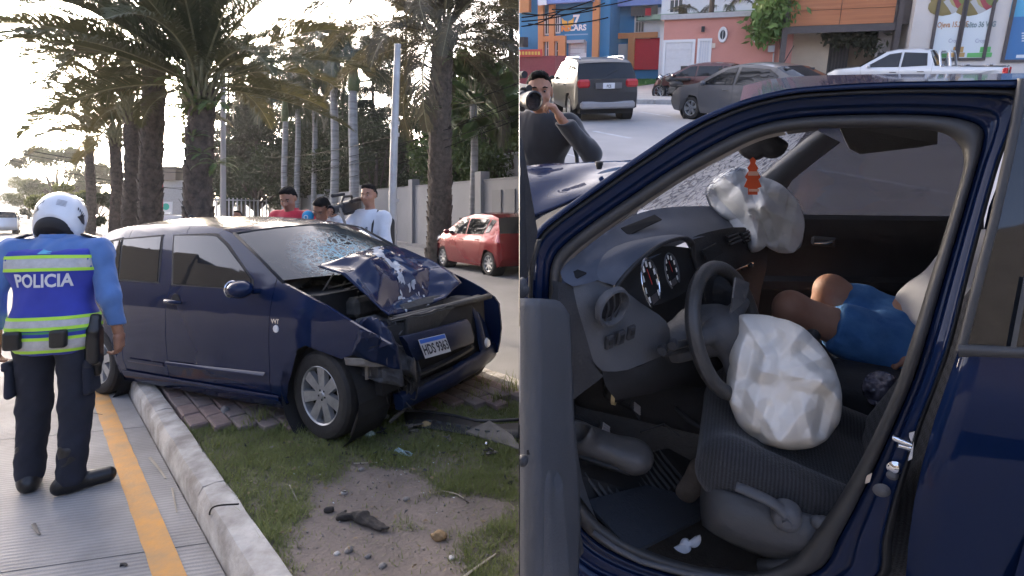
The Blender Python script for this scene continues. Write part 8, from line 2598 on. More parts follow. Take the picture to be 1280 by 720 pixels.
for i in range(2):
 x0, y0 = 892 + i * 18, 296 - i * 3
 m = MB(); m.prism([p + Vector((.035, -.012, .012)) for p in (Q(x0, y0, v0 + .78 + .1 * i), Q(x0 + 14, y0 - 5, v0 + .87 + .1 * i), Q(x0 + 20, y0 + 7, v0 + .87 + .1 * i), Q(x0 + 6, y0 + 13, v0 + .78 + .1 * i))], (.003, 0, 0)); vv = m.build('centre_vent', M_UNDER, rcar)
 for k in range(3):
  t = (k + .5) / 3; a = Q(x0 + 6 * t + 1, y0 + 13 * t - 1, v0 + .78 + .1 * i) + Vector((.042, -.014, .012)); b = Q(x0 + 14 + 6 * t, y0 - 5 + 12 * t, v0 + .86 + .1 * i) + Vector((.042, -.014, .012))
  m = MB(); m.tube([a, b], .004, 5); m.build('vent_slat', M_TRIM, vv)
for (x, y) in ((883, 337), (915, 332), (925, 329)):
 m = MB(); m.ball(Q(x, y, v0 + .72 + (x - 883) * .004) + Vector((.035, -.01, 0)), .011, 10, 8); m.build('control_knob', M_CHROME if x == 883 else M_TRIMD, rcar, smooth=180)
m = MB(); m.tube([Q(895, 342, v0 + .70) + Vector((.03, 0, 0)), Q(930, 327, v0 + .9) + Vector((.03, 0, 0))], .003, 6); m.build('stack_trim', M_CHROME, rcar)
surf('binnacle', [[(727, 333, .17), (742, 348, .15), (772, 358, .19)], [(748, 318, .24), (762, 326, .21), (780, 343, .21)], [(780, 304, .34), (792, 308, .30), (800, 325, .27)], [(815, 296, .45), (822, 298, .42), (826, 307, .37)], [(845, 293, .53), (850, 295, .51), (852, 300, .46)], [(862, 297, .57), (866, 304, .56), (862, 312, .52)]], M_DASH, sub=3)
m = MB(); m.tube(spline([Q(x, y, v0 + d) for x, y, d in ((768, 362, .18), (781, 344, .21), (800, 325, .27), (826, 306, .37), (852, 298, .46), (865, 304, .53), (866, 318, .54), (872, 340, .55))], 30), [.006] * 18 + [.009] * 8 + [.006] * 4, 8); m.build('binnacle_lip', M_TRIMD, rcar, smooth=180)
cf = surf('cluster_face', [[(772, 358, .22), (800, 326, .31), (826, 308, .40), (862, 310, .54)], [(780, 368, .24), (806, 345, .34), (832, 326, .43), (868, 328, .56)], [(792, 380, .25), (815, 368, .34), (842, 358, .44), (872, 345, .56)], [(802, 384, .25), (825, 380, .34), (848, 370, .44), (868, 356, .54)]], M_UNDER, sub=3)
def dial(px, py, V, r_, big):
 c = Q(px, py, V) + Vector((.022, -.012, .004))
 a_ = (Q(px + 12, py - 9, V + .09) - Q(px, py, V)); ax = a_.normalized()
 up = Vector((-.35, 0, 1)); up = (up - ax * up.dot(ax)).normalized(); nn = ax.cross(up)
 if nn.x < 0: nn = -nn
 pt = lambda t, k: c + (ax * math.cos(t) + up * math.sin(t)) * r_ * k
 mb = MB(); mb.grid([[pt(t, .92) + nn * .002, pt(t, .96) + nn * .008, pt(t, 1.0) + nn * .004] for t in np.linspace(-.9, PI + .9, 30)]); d_ = mb.build('dial', M_CHROME if big else M_TRIM, cf, smooth=180)
 mb = MB()
 for t in np.linspace(-.7, PI + .7, 9):
  p = pt(t, .76); mb.prism([p + (ax * x + up * y) * r_ * .085 + nn * .003 for x, y in ((-1, -1.3), (1, -1.3), (1, 1.3), (-1, 1.3))], nn * .001)
 mb.build('dial_numerals', mat('dial_white', (.75, .74, .70), .5), d_)
 mb = MB(); mb.prism([c + nn * .005 - up * r_ * .05, c + nn * .005 + ax * r_ * .04, c + nn * .005 + up * r_ * .6 - ax * r_ * .12], nn * .001); mb.build('needle', mat('needle_red', (.6, .03, .03), .5), d_)
 mb = MB(); mb.prism([c + nn * .003 + ax * x * r_ + up * y * r_ for x, y in ((-.35, -.72), (.35, -.72), (.35, -.42), (-.35, -.42))], nn * .001); mb.build('dial_display', mat('lcd', (.06, .06, .065), .3), d_)
dial(803, 353, v0 + .27, .072, True)
dial(829, 338, v0 + .40, .055, False)
c = Q(760, 384, v0 + .10) + Vector((.012, -.006, .006))
ax = (Q(776, 378, v0 + .16) - Q(744, 390, v0 + .085)).normalized(); up = Vector((.05, -.18, 1)); up = (up - ax * up.dot(ax)).normalized(); nn = up.cross(ax)
if nn.dot(Vector((.3, -1, 0))) < 0: nn = -nn
pt = lambda t, k, o_: c + (ax * math.cos(t) + up * math.sin(t)) * .046 * k + nn * o_
T = np.linspace(0, 2 * PI, 33)
m = MB(); m.grid([[pt(t, 1.18, -.004), pt(t, 1.12, .010), pt(t, 1.0, .012), pt(t, .90, .0), pt(t, .86, -.02)] for t in T]); vr = m.build('air_vent', M_TRIM, vp, smooth=50)
m = MB(); m.add([pt(t, .9, -.012) for t in T[:-1]], [tuple(range(32))]); m.build('vent_throat', M_UNDER, vr)
for k in (-.45, 0, .45):
 m = MB(); m.tube([pt(PI / 2, .0, .0) + ax * .046 * k * (1 - .15) - up * .046 * math.sqrt(1 - k * k) * .86, pt(0, 0, .004) + ax * .046 * (k + .1), pt(0, 0, .0) + ax * .046 * k + up * .046 * math.sqrt(1 - k * k) * .86], .004, 6, flat=.5); m.build('vent_slat', M_TRIMD, vr)
for i, (x, y) in enumerate(((761, 427), (775, 421), (788, 415))):
 c2 = Q(x, y, v0 + .105 + .016 * i); m = MB(); m.rbox(c2 + nn * .002, (.026, .012, .042), .004, Matrix((ax, nn, up)).transposed()); s_ = m.build('switch', M_TRIMD, vp)
 m = MB(); m.rbox(c2 + nn * .008 + up * .004, (.016, .004, .018), .002, Matrix((ax, nn, up)).transposed()); m.build('switch_cap', M_RUBBER, s_)
wc = Q(908, 411, v0 + .40)
tilt = R(24)
wu = Vector((-math.sin(tilt), 0, math.cos(tilt))); wv_ = Vector((.38, 1, 0)).normalized(); wu = (wu - wv_ * wu.dot(wv_)).normalized(); wn_ = wv_.cross(wu)
if wn_.x < 0: wn_ = -wn_
WRAD = .178
wheel_ = MB()
T = np.linspace(0, 2 * PI, 49)
rr_ = []
for t in T:
 d = wv_ * math.cos(t) + wu * math.sin(t)
 rr_.append([wc + d * (WRAD + .0205 * math.cos(a)) + wn_ * .0215 * math.sin(a) for a in np.linspace(0, 2 * PI, 13)])
wheel_.grid(rr_)
sw = wheel_.build('steering_wheel', mat('wheel_leather', (.055, .053, .052), .42, var=.2, vscale=12, bump=.15, bscale=200), rcar, smooth=180)
def at_w(a, b, n=0.0): return wc + wv_ * a + wu * b + wn_ * n
hubp = []
for a0, b0, a1, b1, r0, r1 in ((0, 0, -.15, .03, .035, .022), (0, 0, .15, .03, .035, .022), (0, -.02, -.03, -.15, .03, .02), (0, -.02, .03, -.15, .03, .02)):
 hubp.append(cap(at_w(a0, b0, -.015), at_w(a1, b1, -.004), r0, r1, k=.02))
hubp.append(ell(at_w(0, 0, -.02), (.055, .075, .07), k=.03))
sdf_obj('wheel_hub', hubp, .008, M_TRIM, sw)
for s_, a_ in ((1, .06), (-1, -.05)):
 tf = MB(); tf.prism([at_w(-.05, a_, .05), at_w(.05, a_, .05), at_w(.06, a_ + s_ * .05, .075), at_w(.0, a_ + s_ * .085, .07), at_w(-.06, a_ + s_ * .045, .075)], wn_ * .005); tf.build('torn_cover', M_TRIM, sw)
sdf_obj('column_shroud', [cap(at_w(0, -.01, -.06), Q(845, 428, v0 + .38), .055, .06, k=.03), cap(at_w(0, 0, -.03), at_w(0, 0, -.09), .075, .075, k=.03)], .009, M_TRIM, rcar)
stk = MB(); stk.tube([Q(872, 425, v0 + .33), Q(845, 432, v0 + .24), Q(830, 437, v0 + .22)], [.010, .011, .014], 8); stk.tube([Q(868, 435, v0 + .33), Q(842, 440, v0 + .26), Q(828, 442, v0 + .24)], [.008, .009, .010], 8); stk.build('control_stalk', M_TRIMD, rcar, smooth=60)
for (x, y) in ((828, 437), (841, 430)):
 m = MB(); m.lathe([(0, .012), (.012, .012), (.014, 0), (.012, -.012), (0, -.012)], Q(x, y, v0 + .21), axis='y', n=14); m.build('stalk_knob', M_TRIMD, rcar, smooth=60)
M_BAG = mat('airbag_nylon', (.80, .77, .71), .9, spec=.2, var=.06, vscale=4, bump=.12, bscale=300, bdist=.004)
M_BAG2 = mat('airbag_nylon_grey', (.74, .78, .82), .9, spec=.2, var=.06, vscale=4, bump=.12, bscale=300, bdist=.004)
BAGR = [(928, 398, 958, 446, .03, .022), (958, 446, 944, 525, .03, .020), (1002, 415, 958, 466, .03, .024), (956, 466, 1024, 476, .034, .026), (1022, 478, 976, 542, .032, .022), (972, 540, 938, 488, .03, .016), (1034, 445, 990, 462, .03, .02), (1046, 500, 1022, 478, .022, .02), (930, 428, 918, 505, .025, .02), (1000, 500, 1012, 552, .024, .016), (982, 504, 1022, 488, .03, -.02), (945, 425, 935, 470, .025, -.022), (1000, 440, 1030, 466, .025, -.022), (960, 505, 950, 540, .02, -.02), (1030, 495, 1020, 535, .02, -.02), (972, 420, 950, 440, .02, -.02)]
bag = outline_blob('driver_airbag', [(922, 390), (913, 415), (911, 455), (914, 500), (925, 528), (945, 545), (975, 556), (1005, 556), (1030, 546), (1045, 528), (1049, 500), (1046, 470), (1036, 445), (1018, 420), (998, 402), (972, 393), (945, 388)], v0 + .36, .115, M_BAG, None,
     ridges=BAGR, folds=[(14, .022), (48, .026), (170, .008)], nphi=240, nb=120, seed=2, flatten=.62)
bag.matrix_world = MR; tag(bag, 'large creased cream airbag hanging from the steering wheel onto the seat', 'airbag')
pb = outline_blob('passenger_airbag', [(881, 240), (888, 226), (901, 217), (918, 209), (931, 208), (954, 221), (984, 236), (1001, 259), (1004, 292), (1000, 308), (991, 315), (972, 315), (957, 306), (948, 312), (939, 314), (931, 300), (909, 276), (890, 262)], v0 + 1.08, .13, M_BAG2, None,
     ridges=[(905, 222, 950, 260, .05, .05), (950, 260, 945, 305, .05, .05), (950, 260, 995, 280, .05, .04), (930, 215, 960, 300, .03, -.06), (985, 245, 970, 310, .035, -.05), (895, 245, 930, 280, .035, -.05)], folds=[(16, .05), (60, .03), (200, .010)], nphi=220, nb=110, seed=7, flatten=.65)
pb.matrix_world = MR; tag(pb, 'pale blue white airbag hanging from the passenger dashboard', 'airbag')
af = thing('air_freshener', 'orange tree shaped air freshener hanging from the mirror', 'air freshener', MR)
M_ORF = mat('freshener_orange', (.62, .08, .015), .6)
A = lambda x, y: Q(x, y, v0 + .70)
m = MB(); half = [(0, 196), (4, 200), (3, 204), (7, 210), (5, 213), (10, 221), (7, 224), (11, 233), (6, 235), (6, 243)]
m.prism([A(941 + x, y) for x, y in half] + [A(941 - x, y) for x, y in half[::-1][:-1]], (0, -.004, 0)); m.build('card', M_ORF, af)
m = MB(); m.prism([A(935, 214), A(948, 214), A(948, 219), A(935, 219)], (0, -.0065, 0)); m.prism([A(936, 236), A(949, 236), A(949, 239), A(936, 239)], (0, -.0065, 0)); m.build('printed_band', mat('freshener_print', (.75, .45, .35), .6), af)
m = MB(); m.tube([A(941, 197), A(945, 190), A(950, 185)], .0015, 4); m.build('string', M_CABLE, af)
M_SEATP = mat('seat_base_plastic', (.055, .057, .062), .5, var=.15, vscale=6, bump=.12, bscale=180)
seat = thing('front_chair', 'black fabric driver seat with recline lever below the airbag', 'seat', MR)
sF, sR = Q(895, 575, v0 + .16), Q(1055, 648, v0 + .16)
sU = (sR - sF); sU.y = 0; sU.normalize(); sW = Vector((-sU.z, 0, sU.x)); Rs = np.array(Matrix((sU, Vector((0, 1, 0)), sW)).transposed())
sc_ = Vector((sF.x + .22, v0 + .36, sF.z - .115))
cush = sdf_obj('cushion', [rbx(sc_ + Vector((0, 0, .035)), (.255, .20, .055), .045, Rs, k=.03), rbx(sc_ + Vector((0, -.19, .045)), (.245, .055, .085), .05, Rs, k=.03), rbx(sc_ + Vector((0, .19, .045)), (.245, .055, .085), .05, Rs, k=.03), rbx(sc_ + sU * -.20 + Vector((0, 0, .025)), (.07, .22, .07), .05, Rs, k=.04)], .010, M_SEAT, seat)
sdf_obj('backrest', [rbx(sc_ + Vector((.34, 0, .28)), (.075, .23, .36), .06, np.array(Matrix.Rotation(R(22), 3, 'Y')), k=.03), rbx(sc_ + Vector((.30, -.20, .25)), (.085, .05, .33), .05, np.array(Matrix.Rotation(R(22), 3, 'Y')), k=.03)], .012, M_SEAT, seat)
bs2 = surf('seat_valance', [[(886, 606, .22), (884, 630, .20), (886, 655, .22)], [(900, 612, .13), (898, 640, .10), (900, 662, .13)], [(950, 628, .115), (950, 658, .08), (948, 684, .115)], [(1000, 642, .115), (1000, 672, .08), (1000, 695, .115)], [(1048, 655, .12), (1048, 682, .09), (1048, 702, .12)]], M_SEATP, seat, thick=.02, sub=4)
m = MB(); m.tube(spline([Q(920, 608, v0 + .07), Q(940, 616, v0 + .065), Q(965, 628, v0 + .062), Q(982, 642, v0 + .065)], 14), [.014] * 3 + [.015] * 8 + [.018, .02, .02], 10, flat=.7, up=(0, 0, 1)); lv = m.build('recline_lever', M_TRIM, seat, smooth=180)
c = Q(983, 646, v0 + .07); m = MB(); m.lathe([(0, -.022), (.022, -.022), (.030, -.015), (.034, .0), (.034, .02)], c, axis='y', n=24); m.lathe([(0, -.026), (.010, -.026), (.011, -.02)], c, axis='y', n=14); m.build('lever_hub', M_TRIM, lv, smooth=50)
outline_blob('height_lever', [(1012, 648), (1024, 644), (1038, 650), (1036, 662), (1018, 660)], v0 + .09, .02, M_TRIM, seat)
m = MB(); m.tube([Q(950, 708, v0 + .10), Q(975, 709, v0 + .09), Q(1000, 700, v0 + .09), Q(1030, 672, v0 + .10)], [.018, .02, .018, .012], 8); m.build('belt_guide', M_SEATP, rcar, smooth=180)
pst = thing('front_chair', 'dark passenger seat under the man in blue shorts', 'seat', MR)
hp3 = Q(1115, 452, v0 + 1.02)
sdf_obj('cushion', [rbx(hp3 + Vector((-.08, 0, -.16)), (.28, .24, .08), .06)], .016, M_SEAT, pst)
sdf_obj('backrest', [rbx(hp3 + Vector((.36, 0, .20)), (.09, .24, .38), .07, np.array(Matrix.Rotation(R(25), 3, 'Y')))], .016, M_SEAT, pst)
hipN, hipF = Q(1118, 438, v0 + .93), Q(1128, 420, v0 + 1.13)
knN, knF = Q(990, 386, v0 + .93), Q(1040, 364, v0 + 1.14)
anN, anF = Q(955, 470, v0 + .98), Q(985, 460, v0 + 1.20)
M_SKIN2 = mat('skin_pale', (.42, .24, .165), .55, col2=(.35, .175, .115), vscale=9, spec=.35)
shd = Vector((.42, 0, .40)); mid = (hipN + hipF) / 2
chs = mid + Vector((.22, 0, .26)); nck = mid + Vector((.40, 0, .48)); hed = mid + Vector((.50, 0, .62))
hpz, L, Rm = head_prims(np.array(hed), (-.75, -.1, .45), (.5, 0, .85))
bp_ = hpz + [cap(nck - Vector((.04, 0, .05)), hed, .05, .05, k=.03), ell(chs, (.14, .16, .17), k=.05), ell(mid + Vector((.08, 0, .08)), (.13, .15, .13), k=.05)]
for h_, k_, a_ in ((hipN, knN, anN), (hipF, knF, anF)):
 bp_ += [cap(h_, k_, .080, .056, k=.04), cap(k_, a_, .056, .036, k=.03), ell(k_ + Vector((-.008, 0, .008)), (.05, .052, .05), k=.03), cap(a_, a_ + Vector((-.16, 0, -.05)), .038, .026, k=.03)]
for y in (-.2, .2):
 s_ = nck + Vector((-.05, y, -.08)); e_ = s_ + Vector((-.10, y * .25, -.24)); w_ = e_ + Vector((-.20, -y * .3, -.10))
 bp_ += [cap(s_, e_, .048, .04, k=.03), cap(e_, w_, .04, .028, k=.03), cap(nck - Vector((.03, 0, .04)), s_, .05, .055, k=.04)]
parts = [sdf(bp_, .010)]
for y in (-.2, .2):
 s_ = nck + Vector((-.05, y, -.08)); e_ = s_ + Vector((-.10, y * .25, -.24)); w_ = e_ + Vector((-.20, -y * .3, -.10))
 parts.append(sdf(hand_prims(np.array(w_), d=(-1, 0, -.3), n=(0, 0, -1), thumb=(0, -y, .2), curl=.4), .005))
V, F = join_vf(parts)
pas = obj('person', np_mesh('person', V, F, M_SKIN2, 180)); pas.matrix_world = MR
tag(pas, 'person in blue shorts slumped in the passenger seat with knees up', 'person')
sp_ = []
for h_, k_ in ((hipN, knN), (hipF, knF)):
 sp_ += [cap(h_, h_.lerp(k_, .62), .098, .088, k=.05)]
sp_.append(ell(mid + Vector((.02, 0, .02)), (.13, .19, .12), k=.06))
axn = np.array((knN - hipN).normalized())
sdf_obj('shorts', sp_, .009, mat('blue_denim_shorts', (.035, .135, .36), .9, col2=(.07, .21, .46), vscale=10, bump=.2, bscale=150), pas, cuts=[(np.array(hipN.lerp(knN, .60)), axn), (np.array(mid + Vector((.12, 0, .06))), (1, 0, .6))], infl=.006, wrinkle=[(.008, (14, 14, 14), 2), (.005, (32, 32, 32), 5)])
sdf_obj('shirt', [ell(chs, (.15, .17, .18), k=.05), ell(mid + Vector((.12, 0, .12)), (.14, .165, .14), k=.05)] + [cap(nck + Vector((-.05, y, -.08)), nck + Vector((-.12, y * 1.2, -.24)), .064, .06, k=.04) for y in (-.2, .2)], .011, mat('grey_tee', (.40, .41, .45), .9, var=.1), pas, infl=.012, wrinkle=[(.006, (12, 12, 12), 1)])
hair_obj(pas, L, Rm)
o = outline_blob('plastic_bag', [(1078, 478), (1088, 466), (1105, 464), (1118, 470), (1124, 490), (1114, 506), (1096, 510), (1082, 498)], v0 + .68, .05, mat('bag_plastic', (.05, .055, .09), .2, spec=.8, col2=(.16, .15, .19), vscale=26), None, folds=[(60, .016), (200, .006)], nphi=80, nb=30, smooth=8)
o.matrix_world = MR; tag(o, 'crumpled dark shiny plastic bag between the seats', 'bag')
for i, (x, y, V, nm) in enumerate(((755, 538, .34, 'brake_pedal'), (794, 512, .46, 'clutch_pedal'))):
 c = Q(x, y, v0 + V); rot = Matrix.Rotation(R(-35), 3, 'Y') @ Matrix.Rotation(R(12), 3, 'Z')
 m = MB(); m.rbox(c, (.012, .062, .052), .005, rot); pd2 = m.build('pedal', M_RUBBER, rcar)
 for k in range(5):
  m = MB(); m.box(c + rot @ Vector((.008, -.024 + .012 * k, 0)), (.004, .005, .046), rot @ Matrix.Rotation(.7, 3, 'X')); m.build('pedal_rib', mat('rib_grey', (.42, .38, .36), .6), pd2)
 m = MB(); m.tube([c, c + Vector((-.10, .0, .03)), c + Vector((-.12, 0, .22))], .010, 6); m.build('pedal_arm', M_UNDER, pd2)
M_CLOG = mat('clog_rubber', (.07, .066, .064), .5, var=.2, vscale=14)
ca, cb = Q(726, 548, v0 + .22), Q(790, 570, v0 + .26)
clog = sdf_obj('rubber_clog', [cap(ca, cb, .056, .048, k=.03, flat=((0, 0, 1), .7)), ell(cb, (.062, .06, .042), k=.03), cap(ca + Vector((-.02, 0, .02)), ca + Vector((.02, -.02, .035)), .03, .03, k=.03), ell(ca + Vector((-.004, -.02, .045)), (.036, .032, .03), k=.012, sub=True)], .006, M_CLOG)
clog.matrix_world = MR; tag(clog, 'black rubber clog lying under the pedals', 'shoe')
m = MB(); m.tube([ca + Vector((-.045, -.02, -.005)), ca + Vector((0, -.05, -.022)), cb + Vector((0, -.052, -.018)), cb + Vector((.05, -.02, -.018))], .008, 6); m.build('sole_rim', M_RUBBER, clog, smooth=180)
outline_blob('steering_shaft_boot', [(755, 492), (768, 470), (785, 468), (790, 482), (778, 500), (764, 504)], v0 + .42, .04, M_TRIMD, rcar)
m = MB(); a = Q(768, 496, v0 + .38); m.lathe([(.022, -.006), (.026, -.006), (.026, .006), (.022, .006)], a, axis='x', n=16, closed=True); m.build('yellow_tag', mat('tag_cream', (.6, .5, .28), .7), rcar)
kick = surf('kick_panel', [[(697, 395, .02), (716, 500, .05)], [(700, 480, .02), (720, 545, .10)], [(703, 545, .02), (728, 600, .14)], [(714, 605, .02), (745, 648, .10)]], M_TRIM, sub=2)
fm = thing('floor_mat', 'black ribbed rubber mat in the driver footwell', 'mat', MR)
mc0 = [(712, 590, .18), (835, 560, .62), (890, 590, .66), (880, 640, .46), (750, 655, .16)]
m = MB(); q = [Q(x, y, v0 + d) for x, y, d in mc0]; m.prism(q, (0, 0, -.012)); m.build('mat_sheet', M_RUBBER, fm)
for i in range(15):
 t = (i + .5) / 15; a = Q(*[728 + (826 - 728) * t, 598 + (566 - 598) * t], v0 + .22 + .38 * t); b = Q(*[762 + (872 - 762) * t, 646 + (622 - 646) * t], v0 + .18 + .30 * t)
 m = MB(); m.tube([a + Vector((0, -.01, .024)), a.lerp(b, .8) + Vector((0, -.01, .024))], .006, 5); m.build('rib', mat('mat_rubber', (.05, .05, .052), .7), fm)
cf2 = MB(); q = [Q(732, 632, v0 + .14), Q(808, 612, v0 + .34), Q(886, 632, v0 + .40), Q(884, 648, v0 + .36), Q(800, 692, v0 + .07), Q(780, 684, v0 + .06)]; cf2.prism([p + Vector((0, -.01, .015)) for p in q], (0, .0, .012))
o = cf2.build('carpet_flap', mat('carpet_blue_black', (.020, .025, .034), .95, bump=.5, bscale=160), rcar)
sp2 = surf('sill_plate', [[(742, 664, .03), (770, 684, .03), (800, 700, .03), (860, 716, .03), (960, 728, .03)], [(748, 656, .09), (775, 676, .09), (808, 692, .09), (865, 707, .09), (960, 717, .09)]], M_TRIM, thick=.01)
sa, sb_ = Q(858, 616, v0 + .36), Q(878, 590, v0 + .40)
o = sdf_obj('shoe', [cap(sa, sb_, .034, .040, k=.02, flat=((0, 1, 0), .6)), ell(sb_, (.04, .03, .045), k=.02)], .006, mat('dusty_suede', (.13, .105, .085), .95, var=.3, vscale=20, bump=.4, bscale=120)); o.matrix_world = MR; tag(o, 'dusty brown shoe leaning by the seat front', 'shoe')
o = outline_blob('crumpled_paper', [(842, 684), (850, 680), (862, 676), (876, 668), (877, 674), (864, 684), (850, 690)], v0 + .18, .012, mat('paper_white', (.62, .62, .64), .8), None, folds=[(30, .006)], nphi=40, nb=14, smooth=15); o.matrix_world = MR; tag(o, 'crumpled white paper beside the sill', 'paper')
m = MB(); m.tube([Q(845, 510, v0 + .55), Q(860, 525, v0 + .5), Q(884, 540, v0 + .45)], .008, 6); m.tube([Q(800, 540, v0 + .5), Q(830, 530, v0 + .55), Q(850, 545, v0 + .5)], .004, 5); m.build('loose_cables', M_TRIMD, rcar, smooth=180)
for i in range(26):
 pass
def dsurf(name, rows, m_, thick, parent=None, sub=3, smooth=180):
 return surf(name, rows, m_, parent, smooth, thick, sub)
door = surf('driver_door', [[(640, 372, -.42), (664, 374, -.22), (684, 378, -.08), (697, 392, -.02)], [(640, 420, -.42), (668, 420, -.22), (690, 430, -.09), (700, 455, -.03)], [(640, 480, -.42), (668, 480, -.24), (688, 500, -.10), (704, 520, -.03)], [(640, 560, -.42), (668, 560, -.28), (692, 575, -.12), (710, 590, -.03)], [(640, 650, -.42), (672, 640, -.28), (698, 650, -.12), (712, 655, -.03)], [(640, 735, -.42), (675, 735, -.28), (700, 735, -.12), (708, 735, -.04)]], M_TRIM, thick=.03, sub=3)
for pts, r_, mm in ((((686, 384, -.075), (694, 430, -.095), (692, 500, -.105), (697, 575, -.125), (702, 650, -.125), (704, 730, -.125)), .005, M_UNDER), (((652, 376, -.30), (655, 430, -.32), (653, 480, -.33), (656, 560, -.36)), .004, M_UNDER), (((688, 378, -.06), (698, 430, -.06), (702, 520, -.055), (710, 600, -.055), (711, 700, -.06)), .007, M_RUBBER)):
 m = MB(); m.tube(spline([Q(x, y, v0 + d) + Vector((.012, -.012, 0)) for x, y, d in pts], 24), r_, 6); m.build('door_seam', mm, door, smooth=180)
sdf_obj('map_pocket', [cap(Q(676, 610, v0 - .24), Q(682, 740, v0 - .24), .05, .06, k=.03), cap(Q(660, 600, v0 - .30), Q(664, 740, v0 - .30), .05, .06, k=.03)], .01, M_TRIM, door)
outline_blob('door_pocket', [(646, 690), (660, 668), (672, 690), (676, 730), (646, 735)], v0 - .30, .02, M_TRIMD, door, flatten=.5)
outline_blob('window_switch', [(648, 571), (656, 568), (660, 578), (652, 584)], v0 - .40, .012, M_TRIMD, door)
outline_blob('lock_button', [(646, 350), (654, 346), (659, 356), (656, 372), (646, 376)], v0 - .30, .015, M_TRIMD, door)
m = MB(); m.prism([Q(647, 160, v0 - .10), Q(653, 176, v0 - .08), Q(661, 228, v0 - .05), Q(672, 290, v0 - .03), (Q(668, 312, v0 - .03)), Q(660, 345, v0 - .04), Q(645, 372, v0 - .10)], (-.02, .004, 0)); m.build('door_window_frame', M_TRIMD, door)
m = MB(); m.tube([Q(674, 300, v0 - .02), Q(664, 335, v0 - .03), Q(663, 376, v0 - .05)], .006, 6); m.build('door_seal_lip', M_RUBBER, door, smooth=180)
m = MB(); m.ball(Q(683, 452, v0 - .06), .010, 10, 8); m.build('door_screw', M_CHROME, door, smooth=180)
surf('hinge_pillar', [[(688, 374, .0), (697, 352, .03)], [(690, 440, .0), (700, 470, .03)], [(700, 560, .0), (706, 560, .03)], [(708, 640, .0), (716, 610, .03)], [(706, 720, -.01), (730, 690, .02)]], M_TRIMD, sub=2)
bcp = [[(640, 284, .70), (640, 262, .76), (640, 236, .86), (640, 208, 1.02)], [(680, 266, .72), (674, 250, .78), (675, 230, .88), (670, 206, 1.05)], [(712, 254, .74), (710, 240, .80), (712, 224, .92), (715, 203, 1.08)], [(745, 240, .78), (750, 228, .85), (752, 216, .96), (755, 203, 1.12)], [(800, 222, .88), (800, 214, .94), (800, 208, 1.02), (800, 201, 1.16)]]
bo = surf('bonnet', bcp, M_BLUE, sub=6)
for v in bo.data.vertices:
 v.co.z += .016 * mnoise.noise(v.co * 7) + .012 * abs(mnoise.noise(v.co * 3.2 + Vector((3, 1, 0))))
md = bo.modifiers.new('t', 'SOLIDIFY'); md.thickness = .012
surf('front_wing', [[(640, 345, .10), (640, 296, .34)], [(672, 318, .10), (678, 270, .38)], [(700, 296, .10), (712, 255, .46)]], M_UNDER, sub=3)
c = Q(749, 205, v0 + .95); m = MB(); m.lathe([(0, .012), (.014, .010), (.016, 0), (.010, -.02)], c, n=12); m.build('washer_nozzle', M_RUBBER, bo, smooth=60)
U0 = QS(1325, 440, 0).x
def sv(W): return side_v(W)
m = MB(); m.grid([[Vector((u, sv(w) - (.03 if .3 < w < .95 else .01) + .10 * smoothstep(1.2, 1.95, u), w)) for w in (.24, .4, .6, .8, .95, 1.03)] for u in np.linspace(U0, 1.95, 10)]); m.build('quarter_panel', M_BLUE, rcar, smooth=180)
m = MB(); m.grid([[Vector((u, sv(w) + .10 * smoothstep(1.2, 1.95, u) - .002, w)) for w in (1.04, 1.2, 1.42)] for u in np.linspace(U0, 1.62, 6)]); m.build('rear_side_window', M_GLASSD, rcar, smooth=180)
m = MB(); m.grid([[Vector((u, sv(w) + .10 * smoothstep(1.2, 1.95, u), w)) for w in (1.03, 1.25, 1.44)] for u in np.linspace(1.63, 1.92, 4)]); m.build('rear_pillar', M_BLUE, rcar, smooth=180)
re_ = QS(1330, 100, 0)
m = MB(); m.grid([[Vector((u, re_.y + d, re_.z - .016 * d - .05 * smoothstep(1.3, 1.9, u))) for d in (0, .3, .6, .9, 1.16)] for u in np.linspace(re_.x - .01, 1.88, 8)]); m.build('roof_rear', M_BLUE, rcar, smooth=180)
m = MB(); m.grid([[Vector((1.95 - .07 * k, v, w)) for v in np.linspace(v0 + .1, v0 + 1.45, 5)] for k, w in ((0, .25), (0, .95), (1, 1.44))]); m.build('tailgate', M_BLUE, rcar, smooth=40)
m = MB(); m.grid([[Vector((u, v0 + 1.56 - max(0, w - 1) * .42, w)) for w in (.24, .6, .95, 1.2, 1.44)] for u in np.linspace(.95, 1.95, 5)]); m.build('far_flank', M_BLUE, rcar, smooth=180)
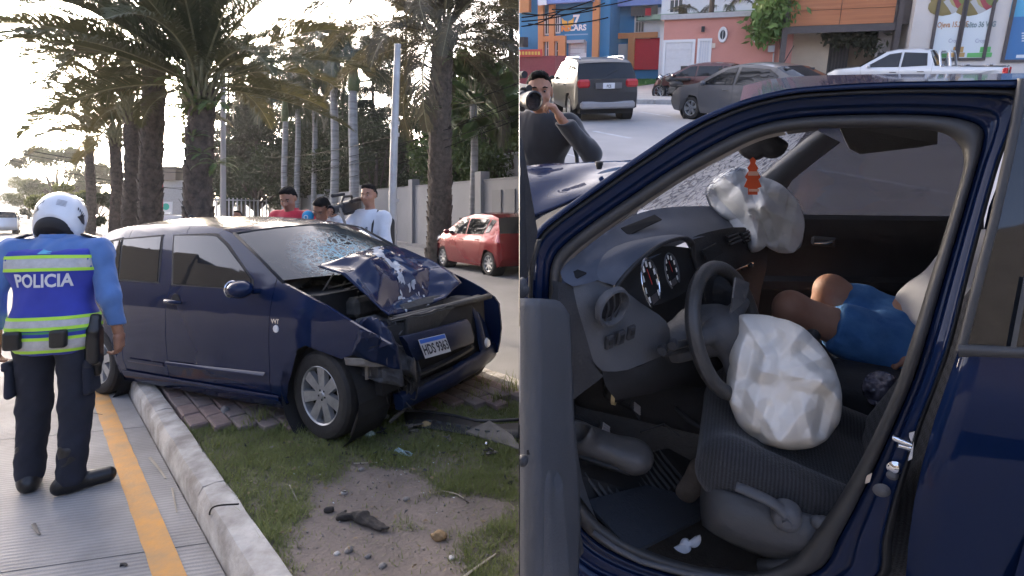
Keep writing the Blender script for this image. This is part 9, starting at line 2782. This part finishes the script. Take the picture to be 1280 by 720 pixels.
# ------------------------------------------------------------------ morning haze
m = MB(); m.box((-60, 60, 22), (1300, 1240, 76))
HAZE = m.build('haze', [])
tag(HAZE, 'thin pale morning haze filling the whole air', 'haze', kind='stuff')
hm = bpy.data.materials.new('haze_air'); hm.use_nodes = True
hn = hm.node_tree; hn.nodes.remove(hn.nodes['Principled BSDF'])
pv_ = hn.nodes.new('ShaderNodeVolumePrincipled'); pv_.inputs['Color'].default_value = (.9, .9, .9, 1); pv_.inputs['Density'].default_value = .00045; pv_.inputs['Anisotropy'].default_value = .3
hn.links.new(pv_.outputs[0], [n for n in hn.nodes if n.type == 'OUTPUT_MATERIAL'][0].inputs['Volume'])
HAZE.data.materials.append(hm)
NOCUT.append(HAZE)
SC.cycles.volume_bounces = 0
# ------------------------------------------------------------------ trim each place at the plane where the two meet
bpy.context.view_layer.update()
def trim(objs, keep_left):
 n_w = Vector((1, -CUT, 0)) if keep_left else Vector((-1, CUT, 0))
 n_w.normalize()
 off = .001 if keep_left else -.001
 p_w = Vector((0, 0, 0)) - n_w * .0015
 for o in objs:
  if o.type != 'MESH':
   continue
  mw = o.matrix_world
  me = o.data
  if not len(me.vertices):
   continue
  co = np.empty(len(me.vertices) * 3, dtype=np.float32)
  me.vertices.foreach_get('co', co)
  co = co.reshape(-1, 3)
  M = np.array(mw)
  d = (co @ M[:3, :3].T + M[:3, 3] - np.array(p_w)) @ np.array(n_w)
  if d.max() <= 0:
   continue
  if d.min() >= 0:
   if not o.children:
    bpy.data.objects.remove(o)
   else:
    o.data = bpy.data.meshes.new(me.name)
   continue
  if me.users > 1:
   me = me.copy()
   o.data = me
  inv = mw.inverted()
  bm = bmesh.new()
  bm.from_mesh(me)
  pl = inv @ p_w
  nl = (mw.to_3x3().transposed() @ n_w).normalized()
  bmesh.ops.bisect_plane(bm, geom=bm.verts[:] + bm.edges[:] + bm.faces[:], dist=1e-6, plane_co=pl, plane_no=nl, clear_outer=True)
  bm.to_mesh(me)
  bm.free()
trim(LEFT_OBJECTS, True)
trim([o for o in list(SC.objects) if o not in LEFT_SET and o not in NOCUT], False)
for o in list(SC.objects):
 if o.type == 'EMPTY' and not o.children:
  bpy.data.objects.remove(o)
